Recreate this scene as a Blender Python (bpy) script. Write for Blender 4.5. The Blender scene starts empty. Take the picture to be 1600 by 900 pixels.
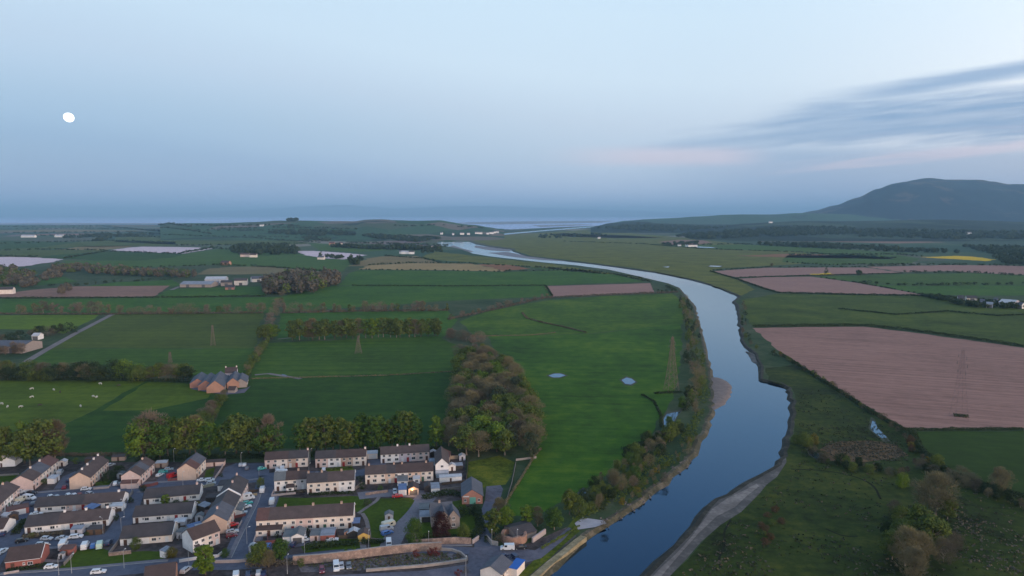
import bpy, bmesh, math, random
import numpy as np
from mathutils import Vector, Matrix
from mathutils.geometry import delaunay_2d_cdt
random.seed(7)
RNG = np.random.default_rng(11)
R = math.radians
sc = bpy.context.scene
COL = sc.collection

# ------------------------------------------------------------------ camera
H = 120.0                      # flying height in metres
FPX = 1110.0                   # focal length for a 1600 px wide frame
PITCH = math.atan((450 - 336) / FPX)
cam_d = bpy.data.cameras.new('camera')
cam = bpy.data.objects.new('camera', cam_d)
COL.objects.link(cam)
cam.location = (0, 0, H)
cam.rotation_euler = (math.pi / 2 - PITCH, 0, 0)
cam_d.sensor_width = 36.0
cam_d.lens = 36.0 * FPX / 1600
cam_d.clip_start = 1.0
cam_d.clip_end = 300000.0
sc.camera = cam
CP, SP = math.cos(PITCH), math.sin(PITCH)

def ray(px, py):
    u = (px - 800) / FPX
    v = (450 - py) / FPX
    return u, CP + v * SP, -SP + v * CP          # x, y, z

def G(px, py, z=0.0):
    """the spot on level ground (height z) that is seen at this place of the photograph"""
    x, y, dz = ray(px, py)
    t = (z - H) / dz
    return Vector((x * t, y * t, z))

def slope(px, py):
    x, y, dz = ray(px, py)
    return dz / y

# ------------------------------------------------------------------ object helpers
def mesh(name, v, f, mats=(), fm=None, smooth=False):
    me = bpy.data.meshes.new(name)
    me.from_pydata([tuple(p) for p in v], [], [tuple(q) for q in f])
    for m in mats:
        me.materials.append(m)
    if fm is not None:
        me.polygons.foreach_set('material_index', fm)
    if smooth:
        me.polygons.foreach_set('use_smooth', [True] * len(me.polygons))
    me.update()
    return me

def link(name, data, parent=None, loc=(0, 0, 0), rot=(0, 0, 0), sca=(1, 1, 1)):
    o = bpy.data.objects.new(name, data)
    COL.objects.link(o)
    if parent is not None:
        o.parent = parent
    o.location = loc
    o.rotation_euler = rot
    o.scale = sca
    return o

LABELS = {}
def tag(o, label, cat, group=None):
    o['label'] = label
    o['category'] = cat
    if group:
        o['group'] = group
    if len(label.split()) > 16:
        print('LONG LABEL', len(label.split()), label)
    LABELS[label] = LABELS.get(label, 0) + 1
    return o

def structure(o):
    o['kind'] = 'structure'
    return o

def stuff(o, label=None, cat=None):
    o['kind'] = 'stuff'
    if label:
        o['label'] = label
        o['category'] = cat
    return o

def empty(name, loc=(0, 0, 0), rz=0.0, sca=1.0):
    e = bpy.data.objects.new(name, None)
    COL.objects.link(e)
    e.empty_display_size = 0.5
    e.location = loc
    e.rotation_euler = (0, 0, rz)
    e.scale = (sca, sca, sca)
    return e

def nth(i):
    w = ['first', 'second', 'third', 'fourth', 'fifth', 'sixth', 'seventh', 'eighth', 'ninth', 'tenth',
         'eleventh', 'twelfth']
    if i < 12:
        return w[i]
    n = i + 1
    s = 'th' if 10 <= n % 100 <= 20 else {1: 'st', 2: 'nd', 3: 'rd'}.get(n % 10, 'th')
    return '%d%s' % (n, s)

class MB:
    """collects boxes, prisms and tubes and links them as one mesh"""
    def __init__(s):
        s.v, s.f, s.m = [], [], []
    def add(s, v, f, m=0):
        b = len(s.v)
        s.v += [tuple(p) for p in v]
        s.f += [tuple(i + b for i in q) for q in f]
        s.m += [m] * len(f)
    def box(s, x0, x1, y0, y1, z0, z1, m=0):
        v = [(x0, y0, z0), (x1, y0, z0), (x1, y1, z0), (x0, y1, z0), (x0, y0, z1), (x1, y0, z1), (x1, y1, z1), (x0, y1, z1)]
        f = [(3, 2, 1, 0), (4, 5, 6, 7), (0, 1, 5, 4), (1, 2, 6, 5), (2, 3, 7, 6), (3, 0, 4, 7)]
        s.add(v, f, m)
    def taper(s, x0, x1, y0, y1, z0, z1, k, m=0):
        cx, cy = (x0 + x1) / 2, (y0 + y1) / 2
        v = [(x0, y0, z0), (x1, y0, z0), (x1, y1, z0), (x0, y1, z0)]
        v += [(cx + (a - cx) * k, cy + (b - cy) * k, z1) for a, b, _ in v]
        f = [(3, 2, 1, 0), (4, 5, 6, 7), (0, 1, 5, 4), (1, 2, 6, 5), (2, 3, 7, 6), (3, 0, 4, 7)]
        s.add(v, f, m)
    def extrude_y(s, prof, y0, y1, m=0):
        """profile of (x,z) points, counter-clockwise seen from -y, swept along y"""
        n = len(prof)
        v = [(x, y0, z) for x, z in prof] + [(x, y1, z) for x, z in prof]
        f = [tuple(range(n)), tuple(reversed(range(n, 2 * n)))]
        f += [(i, i + n, (i + 1) % n + n, (i + 1) % n) for i in range(n)]
        s.add(v, f, m)
    def extrude_x(s, prof, x0, x1, m=0):
        """profile of (y,z) points swept along x"""
        n = len(prof)
        v = [(x0, y, z) for y, z in prof] + [(x1, y, z) for y, z in prof]
        f = [tuple(reversed(range(n))), tuple(range(n, 2 * n))]
        f += [(i, (i + 1) % n, (i + 1) % n + n, i + n) for i in range(n)]
        s.add(v, f, m)
    def tube(s, p, q, r0, r1, n=6, m=0, cap=True):
        p, q = Vector(p), Vector(q)
        d = (q - p).normalized()
        a = d.orthogonal().normalized()
        b = d.cross(a)
        v = []
        for c, r in ((p, r0), (q, r1)):
            for k in range(n):
                t = 2 * math.pi * k / n
                v.append(c + a * (r * math.cos(t)) + b * (r * math.sin(t)))
        f = [(k, (k + 1) % n, (k + 1) % n + n, k + n) for k in range(n)]
        if cap:
            f += [tuple(reversed(range(n))), tuple(range(n, 2 * n))]
        s.add(v, f, m)
    def mesh(s, name, mats, smooth=False):
        return mesh(name, s.v, s.f, mats if isinstance(mats, (list, tuple)) else [mats], s.m, smooth)
    def build(s, name, mats, parent=None, loc=(0, 0, 0), rot=(0, 0, 0), smooth=False):
        return link(name, s.mesh(name, mats, smooth), parent, loc, rot)

# ------------------------------------------------------------------ material helpers
MATS = {}
def new_mat(name):
    m = bpy.data.materials.new(name)
    m.use_nodes = True
    nt = m.node_tree
    nt.nodes.clear()
    out = nt.nodes.new('ShaderNodeOutputMaterial')
    bs = nt.nodes.new('ShaderNodeBsdfPrincipled')
    nt.links.new(bs.outputs[0], out.inputs[0])
    return m, nt, bs

class NT:
    """tiny expression builder for shader node trees"""
    def __init__(s, nt):
        s.nt = nt
    def n(s, t, **kw):
        nd = s.nt.nodes.new(t)
        for k, v in kw.items():
            setattr(nd, k, v)
        return nd
    def set(s, sock, val):
        if hasattr(val, 'is_output') or isinstance(val, bpy.types.NodeSocket):
            s.nt.links.new(val, sock)
        elif isinstance(val, (tuple, list)) and len(val) == 3 and sock.type == 'RGBA':
            sock.default_value = (*val, 1)
        else:
            sock.default_value = val
    def math(s, op, a, b=0.0, c=0.0, clamp=False):
        nd = s.n('ShaderNodeMath', operation=op)
        nd.use_clamp = clamp
        s.set(nd.inputs[0], a)
        s.set(nd.inputs[1], b)
        s.set(nd.inputs[2], c)
        return nd.outputs[0]
    def smooth(s, x, a, b, lo=0.0, hi=1.0):
        nd = s.n('ShaderNodeMapRange', interpolation_type='SMOOTHSTEP')
        s.set(nd.inputs[0], x)
        s.set(nd.inputs[1], a); s.set(nd.inputs[2], b); s.set(nd.inputs[3], lo); s.set(nd.inputs[4], hi)
        return nd.outputs[0]
    def mix(s, f, a, b, mode='MIX'):
        nd = s.n('ShaderNodeMix', data_type='RGBA', blend_type=mode)
        s.set(nd.inputs[0], f)
        s.set(nd.inputs[6], a)
        s.set(nd.inputs[7], b)
        return nd.outputs[2]
    def noise(s, vec, scale, detail=3.0, rough=0.55, dist=0.0):
        nd = s.n('ShaderNodeTexNoise')
        if vec is not None:
            s.nt.links.new(vec, nd.inputs['Vector'])
        nd.inputs['Scale'].default_value = scale
        nd.inputs['Detail'].default_value = detail
        nd.inputs['Roughness'].default_value = rough
        nd.inputs['Distortion'].default_value = dist
        return nd.outputs[0]
    def mapping(s, vec, sca=(1, 1, 1), rot=(0, 0, 0), loc=(0, 0, 0)):
        nd = s.n('ShaderNodeMapping')
        s.nt.links.new(vec, nd.inputs['Vector'])
        nd.inputs['Scale'].default_value = sca
        nd.inputs['Rotation'].default_value = rot
        nd.inputs['Location'].default_value = loc
        return nd.outputs[0]
    def objc(s):
        return s.n('ShaderNodeTexCoord').outputs['Object']
    def pos(s):
        return s.n('ShaderNodeNewGeometry').outputs['Position']
    def ramp(s, x, stops, interp='LINEAR'):
        nd = s.n('ShaderNodeValToRGB')
        cr = nd.color_ramp
        cr.interpolation = interp
        while len(cr.elements) < len(stops):
            cr.elements.new(0.5)
        for e, (p, c) in zip(cr.elements, stops):
            e.position = p
            e.color = (*c, 1) if len(c) == 3 else c
        s.set(nd.inputs[0], x)
        return nd.outputs[0]
    def bump(s, h, strength, dist):
        nd = s.n('ShaderNodeBump')
        nd.inputs['Strength'].default_value = strength
        nd.inputs['Distance'].default_value = dist
        s.set(nd.inputs['Height'], h)
        return nd.outputs[0]

def scl(c, k):
    return tuple(min(1.0, a * k) for a in c)

def plain(name, c, rough=0.85, var=0.18, scale=0.6, bump=0.0, c2=None, metal=0.0, spec=0.3, obj=True):
    """a solid colour broken up by two sizes of noise"""
    if name in MATS:
        return MATS[name]
    m, nt, bs = new_mat(name)
    t = NT(nt)
    co = t.objc() if obj else t.pos()
    a = t.noise(co, scale, 4.0, 0.6)
    b = t.noise(co, scale * 6.3, 3.0, 0.6)
    k = t.math('ADD', t.math('MULTIPLY', a, 0.65), t.math('MULTIPLY', b, 0.35))
    col = t.ramp(k, [(0.3, scl(c, 1 - var)), (0.5, c), (0.7, scl(c2 or c, 1 + var))])
    t.set(bs.inputs['Base Color'], col)
    bs.inputs['Roughness'].default_value = rough
    bs.inputs['Metallic'].default_value = metal
    bs.inputs['Specular IOR Level'].default_value = spec
    if bump:
        t.set(bs.inputs['Normal'], t.bump(b, 0.5, bump))
    MATS[name] = m
    return m

def field_mat(name, c, c2=None, var=0.25, ang=0.0, streak=0.3, tram=0.0, tram_w=16.0, patch=0.35, big=0.012):
    """a farmed field seen from the air: broad patches, drilled streaks, tramlines"""
    if name in MATS:
        return MATS[name]
    m, nt, bs = new_mat(name)
    t = NT(nt)
    p = t.pos()
    c2 = c2 or scl(c, 1.25)
    if c[1] > c[0] * 1.05 and c[2] < c[1]:        # greens: warmed, blue cut to offset the blue haze in front
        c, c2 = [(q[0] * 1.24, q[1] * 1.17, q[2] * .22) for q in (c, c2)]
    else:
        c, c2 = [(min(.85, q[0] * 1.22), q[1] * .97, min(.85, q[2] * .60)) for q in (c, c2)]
    n1 = t.noise(p, big, 4.0, 0.6, 0.4)
    n2 = t.noise(p, big * 9, 4.0, 0.65)
    rot = t.mapping(p, rot=(0, 0, ang))
    n3 = t.noise(t.mapping(rot, sca=(0.006, 0.22, 1)), 1.0, 3.0, 0.6)
    n4 = t.noise(p, 0.9, 3.0, 0.7)
    k = t.math('ADD', t.math('MULTIPLY', n1, patch), t.math('MULTIPLY', n3, streak))
    k = t.math('ADD', k, t.math('MULTIPLY', n2, 0.40))
    k = t.math('ADD', k, t.math('MULTIPLY', n4, 0.12))
    mid = (patch + streak + 0.52) / 2
    col = t.ramp(t.math('ADD', t.math('MULTIPLY', t.math('SUBTRACT', k, mid), 3.0), 0.5),
                 [(0.1, scl(c, 1 - var * 1.3)), (0.5, c), (0.9, scl(c2, 1 + var * 0.5))])
    if tram:
        w = t.n('ShaderNodeTexWave', wave_type='BANDS', bands_direction='Y', wave_profile='SIN')
        nt.links.new(rot, w.inputs['Vector'])
        w.inputs['Scale'].default_value = 0.314 / tram_w * 1.0
        w.inputs['Distortion'].default_value = 1.2
        w.inputs['Detail'].default_value = 1.0
        w.inputs['Detail Scale'].default_value = 0.05
        line = t.math('MULTIPLY', t.smooth(w.outputs['Fac'], 0.80, 0.98, 0.0, tram), t.smooth(n2, .35, .6, .5, 1.0))
        col = t.mix(line, col, scl(c, 0.55))
    t.set(bs.inputs['Base Color'], col)
    bs.inputs['Roughness'].default_value = 0.95
    bs.inputs['Specular IOR Level'].default_value = 0.15
    t.set(bs.inputs['Normal'], t.bump(t.math('ADD', n2, t.math('MULTIPLY', n4, 0.5)), 0.5, 0.35))
    MATS[name] = m
    return m

def leaf_mat(name, c, var=0.35, hue=0.03, trans=0.25):
    """leaves or twigs: every clump and every tree a little different"""
    if name in MATS:
        return MATS[name]
    m, nt, bs = new_mat(name)
    t = NT(nt)
    at = t.n('ShaderNodeAttribute', attribute_name='tint').outputs['Fac']
    oi = t.n('ShaderNodeObjectInfo').outputs['Random']
    k = t.math('ADD', t.math('MULTIPLY', at, 0.7), t.math('MULTIPLY', oi, 0.3))
    warm = (min(1, c[0] * (1 + var) + hue * 0.6), min(1, c[1] * (1 + var * 0.8)), c[2] * 0.95)
    cool = (c[0] * (1 - var), c[1] * (1 - var * 0.8), c[2] * (1 - var * 0.5))
    col = t.ramp(k, [(0.1, cool), (0.5, c), (0.9, warm)])
    t.set(bs.inputs['Base Color'], col)
    bs.inputs['Roughness'].default_value = 0.8
    bs.inputs['Specular IOR Level'].default_value = 0.2
    if trans:
        tr = t.n('ShaderNodeBsdfTranslucent')
        t.set(tr.inputs[0], col)
        mx = t.n('ShaderNodeMixShader')
        mx.inputs[0].default_value = trans
        out = [n for n in nt.nodes if n.type == 'OUTPUT_MATERIAL'][0]
        nt.links.new(bs.outputs[0], mx.inputs[1])
        nt.links.new(tr.outputs[0], mx.inputs[2])
        nt.links.new(mx.outputs[0], out.inputs[0])
    MATS[name] = m
    return m
# ------------------------------------------------------------------ sky, sun, moon, haze
w = bpy.data.worlds.new('World')
sc.world = w
w.use_nodes = True
nt = w.node_tree
nt.nodes.clear()
t = NT(nt)
out = t.n('ShaderNodeOutputWorld')
bg = t.n('ShaderNodeBackground')
nt.links.new(bg.outputs[0], out.inputs[0])
SUN_EL, SUN_AZ = 4.0, 128.0       # after sunset the glow lies behind, over the right shoulder (clockwise from +Y)
sky = t.n('ShaderNodeTexSky', sky_type='NISHITA')
sky.sun_disc = False
sky.sun_elevation = R(SUN_EL)
sky.sun_rotation = R(SUN_AZ)
sky.altitude = 120
sky.dust_density = 2.0
d = t.n('ShaderNodeTexCoord').outputs['Generated']
sep = t.n('ShaderNodeSeparateXYZ')
nt.links.new(d, sep.inputs[0])
dx, dy, dz = sep.outputs
hl = t.math('SQRT', t.math('ADD', t.math('MULTIPLY', dx, dx), t.math('ADD', t.math('MULTIPLY', dy, dy), 1e-4)))
# the earth's shadow stands higher on the left, away from the glow
left = t.smooth(t.math('DIVIDE', dx, hl), -0.66, 0.30, 1.0, 0.0)
z01 = t.math('SUBTRACT', t.math('MULTIPLY', dz, 1.0, clamp=True), t.math('MULTIPLY', left, 0.095), clamp=True)
# twilight colours by height above the horizon (sine of the elevation angle)
east = t.ramp(z01, [(0.0, (.36, .51, .78)), (0.025, (.42, .56, .80)), (0.06, (.46, .585, .79)), (0.115, (.535, .64, .81)),
                    (0.17, (.61, .735, .88)), (0.25, (.615, .765, .91)), (0.30, (.585, .755, .92)), (0.37, (.40, .61, .88)), (0.48, (.23, .40, .68)), (1.0, (.16, .27, .48))])
west = t.ramp(z01, [(0.0, (1.75, 1.25, .92)), (0.06, (2.1, 1.62, 1.28)), (0.16, (1.9, 1.70, 1.52)), (0.30, (1.25, 1.35, 1.45)),
                    (0.55, (.65, .80, 1.02)), (1.0, (.16, .27, .48))])
ca = t.math('DIVIDE', t.math('ADD', t.math('MULTIPLY', dx, math.sin(R(SUN_AZ))), t.math('MULTIPLY', dy, math.cos(R(SUN_AZ)))), hl)
col = t.mix(t.smooth(ca, -0.45, 0.95), east, west)
low_l = t.math('MULTIPLY', t.smooth(dz, 0.09, 0.20, 1.0, 0.42), t.smooth(dz, 0.0, 0.07, 0.45, 1.0))
col = t.mix(t.math('MULTIPLY', left, low_l), col, (.62, .74, .82), 'MULTIPLY')
# thin streaks of cloud low down on the right
front = t.smooth(dy, 0.15, 0.4)
dyc = t.math('MAXIMUM', dy, 0.05)
U = t.math('DIVIDE', dx, dyc)
V = t.math('DIVIDE', dz, dyc)
cv = t.n('ShaderNodeCombineXYZ')
t.set(cv.inputs[0], t.math('MULTIPLY', U, 2.6))
t.set(cv.inputs[1], t.math('MULTIPLY', t.math('SUBTRACT', V, t.math('MULTIPLY', U, 0.14)), 26.0))
n1 = t.noise(cv.outputs[0], 1.0, 5.0, 0.55, 0.35)
cv2 = t.n('ShaderNodeCombineXYZ')
t.set(cv2.inputs[0], t.math('MULTIPLY', U, 5.0))
t.set(cv2.inputs[1], t.math('MULTIPLY', t.math('SUBTRACT', V, t.math('MULTIPLY', U, 0.10)), 75.0))
n2 = t.noise(cv2.outputs[0], 1.0, 4.0, 0.55, 0.2)
cn = t.math('ADD', t.math('MULTIPLY', n1, 0.52), t.math('MULTIPLY', n2, 0.48))
def line(u0, v0, k):
    return t.math('ADD', t.math('MULTIPLY', t.math('SUBTRACT', U, u0), k), v0)
rag = t.math('MULTIPLY', t.math('SUBTRACT', cn, 0.5), 0.085)
top = t.math('MINIMUM', line(0.216, 0.106, 0.25), line(0.405, 0.155, 0.075))
body = t.math('MULTIPLY', t.smooth(t.math('ADD', t.math('SUBTRACT', top, V), rag), -0.016, 0.030),
              t.smooth(t.math('ADD', t.math('SUBTRACT', V, line(0.27, 0.084, 0.05)), rag), -0.014, 0.016))
body = t.math('MULTIPLY', body, t.math('MULTIPLY', t.smooth(U, 0.08, 0.32), t.smooth(cn, 0.34, 0.60, 0.66, 1.0)))
band = t.math('ABSOLUTE', t.math('SUBTRACT', t.math('ADD', V, t.math('MULTIPLY', rag, 0.35)), line(0.441, 0.157, 0.165)))
streak = t.math('MULTIPLY', t.smooth(band, 0.021, 0.001), t.math('MULTIPLY', t.smooth(U, 0.36, 0.56), 0.85))
veil = t.math('MULTIPLY', t.math('MULTIPLY', t.smooth(V, -0.01, 0.010), t.smooth(V, 0.105, 0.080)), t.smooth(U, 0.12, 0.42, 0.0, 0.62))
dark = t.math('MULTIPLY', t.math('MAXIMUM', t.math('MAXIMUM', body, streak), veil), front)
col = t.mix(t.math('MULTIPLY', dark, 0.95), col, (.195, .335, .58))
# rosy streaks under the cloud
pa = t.math('MULTIPLY', t.math('MULTIPLY', t.smooth(V, 0.062, 0.078), t.smooth(V, 0.100, 0.084)), t.math('MULTIPLY', t.smooth(U, 0.02, 0.20), t.smooth(U, 0.38, 0.28)))
pb = t.math('ABSOLUTE', t.math('SUBTRACT', t.math('ADD', V, t.math('MULTIPLY', rag, 0.4)), line(0.43, 0.070, 0.10)))
pb = t.math('MULTIPLY', t.smooth(pb, 0.012, 0.002), t.math('MULTIPLY', t.smooth(U, 0.25, 0.50), t.smooth(cn, 0.40, 0.58)))
pc = t.math('ABSOLUTE', t.math('SUBTRACT', t.math('ADD', V, t.math('MULTIPLY', rag, 0.3)), line(0.30, 0.100, 0.05)))
pc = t.math('MULTIPLY', t.smooth(pc, 0.007, 0.001), t.math('MULTIPLY', t.smooth(cn, 0.48, 0.60), t.smooth(U, 0.20, 0.30)))
pk = t.math('MULTIPLY', t.math('MAXIMUM', t.math('MAXIMUM', pa, pb), pc), front)
col = t.mix(t.math('MULTIPLY', pk, 0.72), col, (.64, .585, .73))
# a trace of the physical sky on top
col = t.mix(0.06, col, sky.outputs[0], 'ADD')
t.set(bg.inputs[0], col)
bg.inputs[1].default_value = 1.0

sun_d = bpy.data.lights.new('sun', 'SUN')
sun = bpy.data.objects.new('sun', sun_d)
COL.objects.link(sun)
sun_d.energy = 2.3
sun_d.angle = R(24)
sun_d.color = (1.0, 0.74, 0.62)
el = R(7.0)
sd = Vector((math.sin(R(SUN_AZ)) * math.cos(el), math.cos(R(SUN_AZ)) * math.cos(el), math.sin(el)))
sun.rotation_euler = (-sd).to_track_quat('-Z', 'Y').to_euler()

def moon():
    m, nt, bs = new_mat('moon_glow')
    t = NT(nt)
    em = t.n('ShaderNodeEmission')
    n = t.noise(t.objc(), 0.0022, 4.0, 0.6)
    t.set(em.inputs[0], t.ramp(n, [(0.35, (1.0, .97, .90)), (0.65, (1.0, 1.0, .97))]))
    em.inputs[1].default_value = 2.2
    o = [x for x in nt.nodes if x.type == 'OUTPUT_MATERIAL'][0]
    nt.links.new(em.outputs[0], o.inputs[0])
    bm = bmesh.new()
    bmesh.ops.create_icosphere(bm, subdivisions=4, radius=1.0)
    me = bpy.data.meshes.new('moon')
    bm.to_mesh(me); bm.free()
    me.materials.append(m)
    x, y, z = ray(107.5, 183.5)
    D = 90000.0
    rad = 7.6 / FPX * D
    o = link('moon', me, None, (x * D, y * D, z * D + H), (0, R(32), 0), (rad * 1.0, rad, rad * 0.92))
    tag(o, 'bright white gibbous moon in the blue dusk sky', 'moon')
moon()

def haze():
    m = bpy.data.materials.new('haze')
    m.use_nodes = True
    nt = m.node_tree
    nt.nodes.clear()
    o = nt.nodes.new('ShaderNodeOutputMaterial')
    v = nt.nodes.new('ShaderNodeVolumePrincipled')
    v.inputs['Color'].default_value = (.42, .73, 1.0, 1)
    v.inputs['Density'].default_value = HAZE
    nt.links.new(v.outputs[0], o.inputs['Volume'])
    b = MB()
    b.box(-45000, 45000, -4000, 60000, -4.0, 640.0)
    h = b.build('haze', m)
    stuff(h, 'pale blue evening haze over the whole valley', 'haze')
HAZE = 5.2e-5
# ------------------------------------------------------------------ river outline (as seen from the drone), ground with its bed cut out
RZ = -1.4
LEFT = [(700, 1010), (790, 945), (838, 900), (880, 863), (905, 842), (945, 815), (985, 790), (1010, 770), (1045, 742), (1075, 715), (1090, 690),
        (1106, 660), (1113, 640), (1112, 600), (1107, 572), (1099, 535), (1091, 500), (1083, 477), (1072, 463), (1060, 449), (1045, 443),
        (1020, 437), (990, 430), (950, 421), (900, 414.5), (850, 410), (800, 404.5), (765, 400.5), (738, 396), (730, 393), (722, 390), (708, 386.5), (690, 383.5),
        (681, 378.5), (690, 374), (703, 371), (722, 368.8), (738, 367.8), (760, 367), (790, 364), (840, 360), (880, 356.6), (930, 353.2)]
RIGHT = [(932, 354.6), (882, 358.6), (842, 361.8), (800, 365.6), (772, 368.2), (748, 370), (738, 373), (734, 377), (744, 381), (768, 385.5), (800, 389),
         (803, 392.5), (824, 400), (850, 403), (885, 407), (930, 412), (965, 416.5), (1000, 421.5), (1030, 425.5), (1060, 431), (1095, 440), (1130, 450),
         (1157, 463), (1147, 470), (1154, 480), (1156, 500), (1159, 530), (1166, 541), (1176, 548), (1190, 572), (1189, 592), (1220, 598), (1234, 606),
         (1240, 630), (1237, 662), (1229, 690), (1226, 712), (1207, 731), (1165, 754), (1118, 779), (1096, 804), (1074, 833), (1032, 874), (1007, 900), (955, 950), (900, 1010)]
def wobble(px_list, amp):
    """bank line on the ground, cut into short lengths with small bays and points"""
    pts = [G(*p) for p in px_list]
    o = []
    for a, b in zip(pts, pts[1:]):
        L = (b - a).length
        dist = a.y
        step = 7.0 if dist < 500 else 16.0 if dist < 1200 else 60.0
        n = max(1, int(L / step))
        nrm = Vector((-(b - a).y, (b - a).x, 0)).normalized()
        for i in range(n):
            q = a.lerp(b, i / n)
            if i:
                q = q + nrm * random.uniform(-amp, amp) * min(1.0, dist / 300)
            o.append(q)
    o.append(pts[-1])
    return o
bank_l = wobble(LEFT, 1.3)
bank_r = wobble(RIGHT, 1.5)
river_loop = bank_l + bank_r

def in_poly(x, y, poly):
    c = False
    j = len(poly) - 1
    for i in range(len(poly)):
        xi, yi = poly[i][0], poly[i][1]
        xj, yj = poly[j][0], poly[j][1]
        if (yi > y) != (yj > y) and x < (xj - xi) * (y - yi) / (yj - yi) + xi:
            c = not c
        j = i
    return c

def cdt(points, edges):
    v, e, f, *_ = delaunay_2d_cdt([Vector((p[0], p[1])) for p in points], edges, [], 0, 1e-4)
    return v, f

def polygon_sheet(name, pts, z, m, kind=True):
    """one flat sheet bounded by pts (world xy)"""
    n = len(pts)
    v, f = cdt(pts, [(i, (i + 1) % n) for i in range(n)])
    keep = []
    for t_ in f:
        c = sum((v[i] for i in t_), Vector((0, 0))) / len(t_)
        if in_poly(c.x, c.y, pts):
            keep.append(t_)
    o = link(name, mesh(name, [(p.x, p.y, z) for p in v], keep, [m]))
    return structure(o) if kind else o

def px_sheet(name, px, z, m, rag=0.0):
    pts = [G(*p) for p in px]
    if rag:
        o = []
        for i, a in enumerate(pts):
            b = pts[(i + 1) % len(pts)]
            n = max(1, min(14, int((b - a).length / 12)))
            nr = Vector((-(b - a).y, (b - a).x, 0)).normalized()
            for k in range(n):
                o.append(a.lerp(b, k / n) + (nr * random.uniform(-rag, rag) if k else Vector()))
        pts = o
    return polygon_sheet(name, pts, z, m)

# ---- the ground: rough grass near by, a patchwork of small fields far off
def ground_mat():
    m, nt, bs = new_mat('ground')
    t = NT(nt)
    p = t.pos()
    sp = t.n('ShaderNodeSeparateXYZ')
    nt.links.new(p, sp.inputs[0])
    n1 = t.noise(p, 0.02, 5.0, 0.6, 0.5)
    n2 = t.noise(p, 0.14, 5.0, 0.65)
    n3 = t.noise(p, 1.1, 3.0, 0.7)
    k = t.math('ADD', t.math('MULTIPLY', n1, 0.45), t.math('ADD', t.math('MULTIPLY', n2, 0.35), t.math('MULTIPLY', n3, 0.2)))
    near = t.ramp(k, [(0.34, (.022, .040, .018)), (0.46, (.040, .066, .026)), (0.56, (.068, .086, .040)), (0.68, (.115, .108, .070))])
    # far patchwork
    vo = t.n('ShaderNodeTexVoronoi', feature='F1')
    nt.links.new(t.mapping(p, sca=(0.0030, 0.0019, 1), rot=(0, 0, 0.12)), vo.inputs['Vector'])
    vo.inputs['Scale'].default_value = 1.0
    vo.inputs['Randomness'].default_value = 0.75
    vs = t.n('ShaderNodeSeparateColor')
    nt.links.new(vo.outputs['Color'], vs.inputs[0])
    far = t.ramp(vs.outputs[0], [(0.0, (.045, .095, .040)), (0.2, (.030, .075, .038)), (0.38, (.075, .105, .050)), (0.55, (.045, .082, .048)),
                                 (0.7, (.10, .105, .065)), (0.82, (.21, .14, .12)), (0.92, (.06, .10, .045)), (0.96, (.26, .22, .17))], 'CONSTANT')
    far = t.mix(t.math('MULTIPLY', n2, 0.3), far, (.08, .085, .06))
    ff = t.smooth(sp.outputs[1], 1500, 2100)
    t.set(bs.inputs['Base Color'], t.mix(ff, near, far))
    bs.inputs['Roughness'].default_value = 0.95
    bs.inputs['Specular IOR Level'].default_value = 0.1
    t.set(bs.inputs['Normal'], t.bump(t.math('ADD', n2, t.math('MULTIPLY', n3, 0.4)), 0.6, 0.8))
    return m
GROUND_M = ground_mat()
box_pts = [Vector((-60000, -3500, 0)), Vector((60000, -3500, 0)), Vector((60000, 70000, 0)), Vector((-60000, 70000, 0))]
pts = box_pts + river_loop
ne = [(i, (i + 1) % 4) for i in range(4)]
nr = len(river_loop)
ne += [(4 + i, 4 + (i + 1) % nr) for i in range(nr)]
gv, gf = cdt(pts, ne)
gkeep = []
for t_ in gf:
    c = sum((gv[i] for i in t_), Vector((0, 0))) / 3
    if not in_poly(c.x, c.y, river_loop):
        gkeep.append(t_)
structure(link('ground', mesh('ground', [(p.x, p.y, 0) for p in gv], gkeep, [GROUND_M])))

# ---- river water
def water_mat(name, body, ripple=0.5, rough=0.06, ior=1.7, shallow=(.95, 1.0, 1.0)):
    """dark water under a skin of sky: the shallower the view, the more of the sky it mirrors"""
    m, nt, bs = new_mat(name)
    nt.nodes.remove(bs)
    t = NT(nt)
    p = t.pos()
    n1 = t.noise(t.mapping(p, sca=(0.35, 0.10, 1), rot=(0, 0, 0.5)), 1.0, 4.0, 0.6)
    n2 = t.noise(p, 0.012, 3.0, 0.5)
    nm = t.bump(n1, 0.35, ripple)
    df = t.n('ShaderNodeBsdfDiffuse')
    t.set(df.inputs[0], t.ramp(n2, [(0.3, scl(body, .8)), (0.7, scl(body, 1.2))]))
    fr = t.n('ShaderNodeFresnel')
    fr.inputs[0].default_value = ior
    t.set(fr.inputs[1], nm)
    gl = t.n('ShaderNodeBsdfGlossy')
    t.set(gl.inputs['Color'], t.ramp(fr.outputs[0], [(0.26, (.44, .69, 1.0)), (0.60, shallow)]))
    t.set(gl.inputs['Roughness'], t.smooth(t.noise(t.mapping(p, sca=(0.02, 0.006, 1), rot=(0, 0, -0.5)), 1.0, 3.0), 0.35, 0.65, rough, rough * 2.4))
    t.set(gl.inputs['Normal'], nm)
    mx = t.n('ShaderNodeMixShader')
    t.set(mx.inputs[0], fr.outputs[0])
    nt.links.new(df.outputs[0], mx.inputs[1])
    nt.links.new(gl.outputs[0], mx.inputs[2])
    o = [x for x in nt.nodes if x.type == 'OUTPUT_MATERIAL'][0]
    nt.links.new(mx.outputs[0], o.inputs[0])
    return m
RIVER_M = water_mat('river_water', (.003, .006, .011), 0.12, 0.05)
polygon_sheet('river', river_loop, RZ, RIVER_M)
PUDDLE_M = water_mat('standing_water', (.03, .045, .06), 0.01, 0.02)

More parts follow.
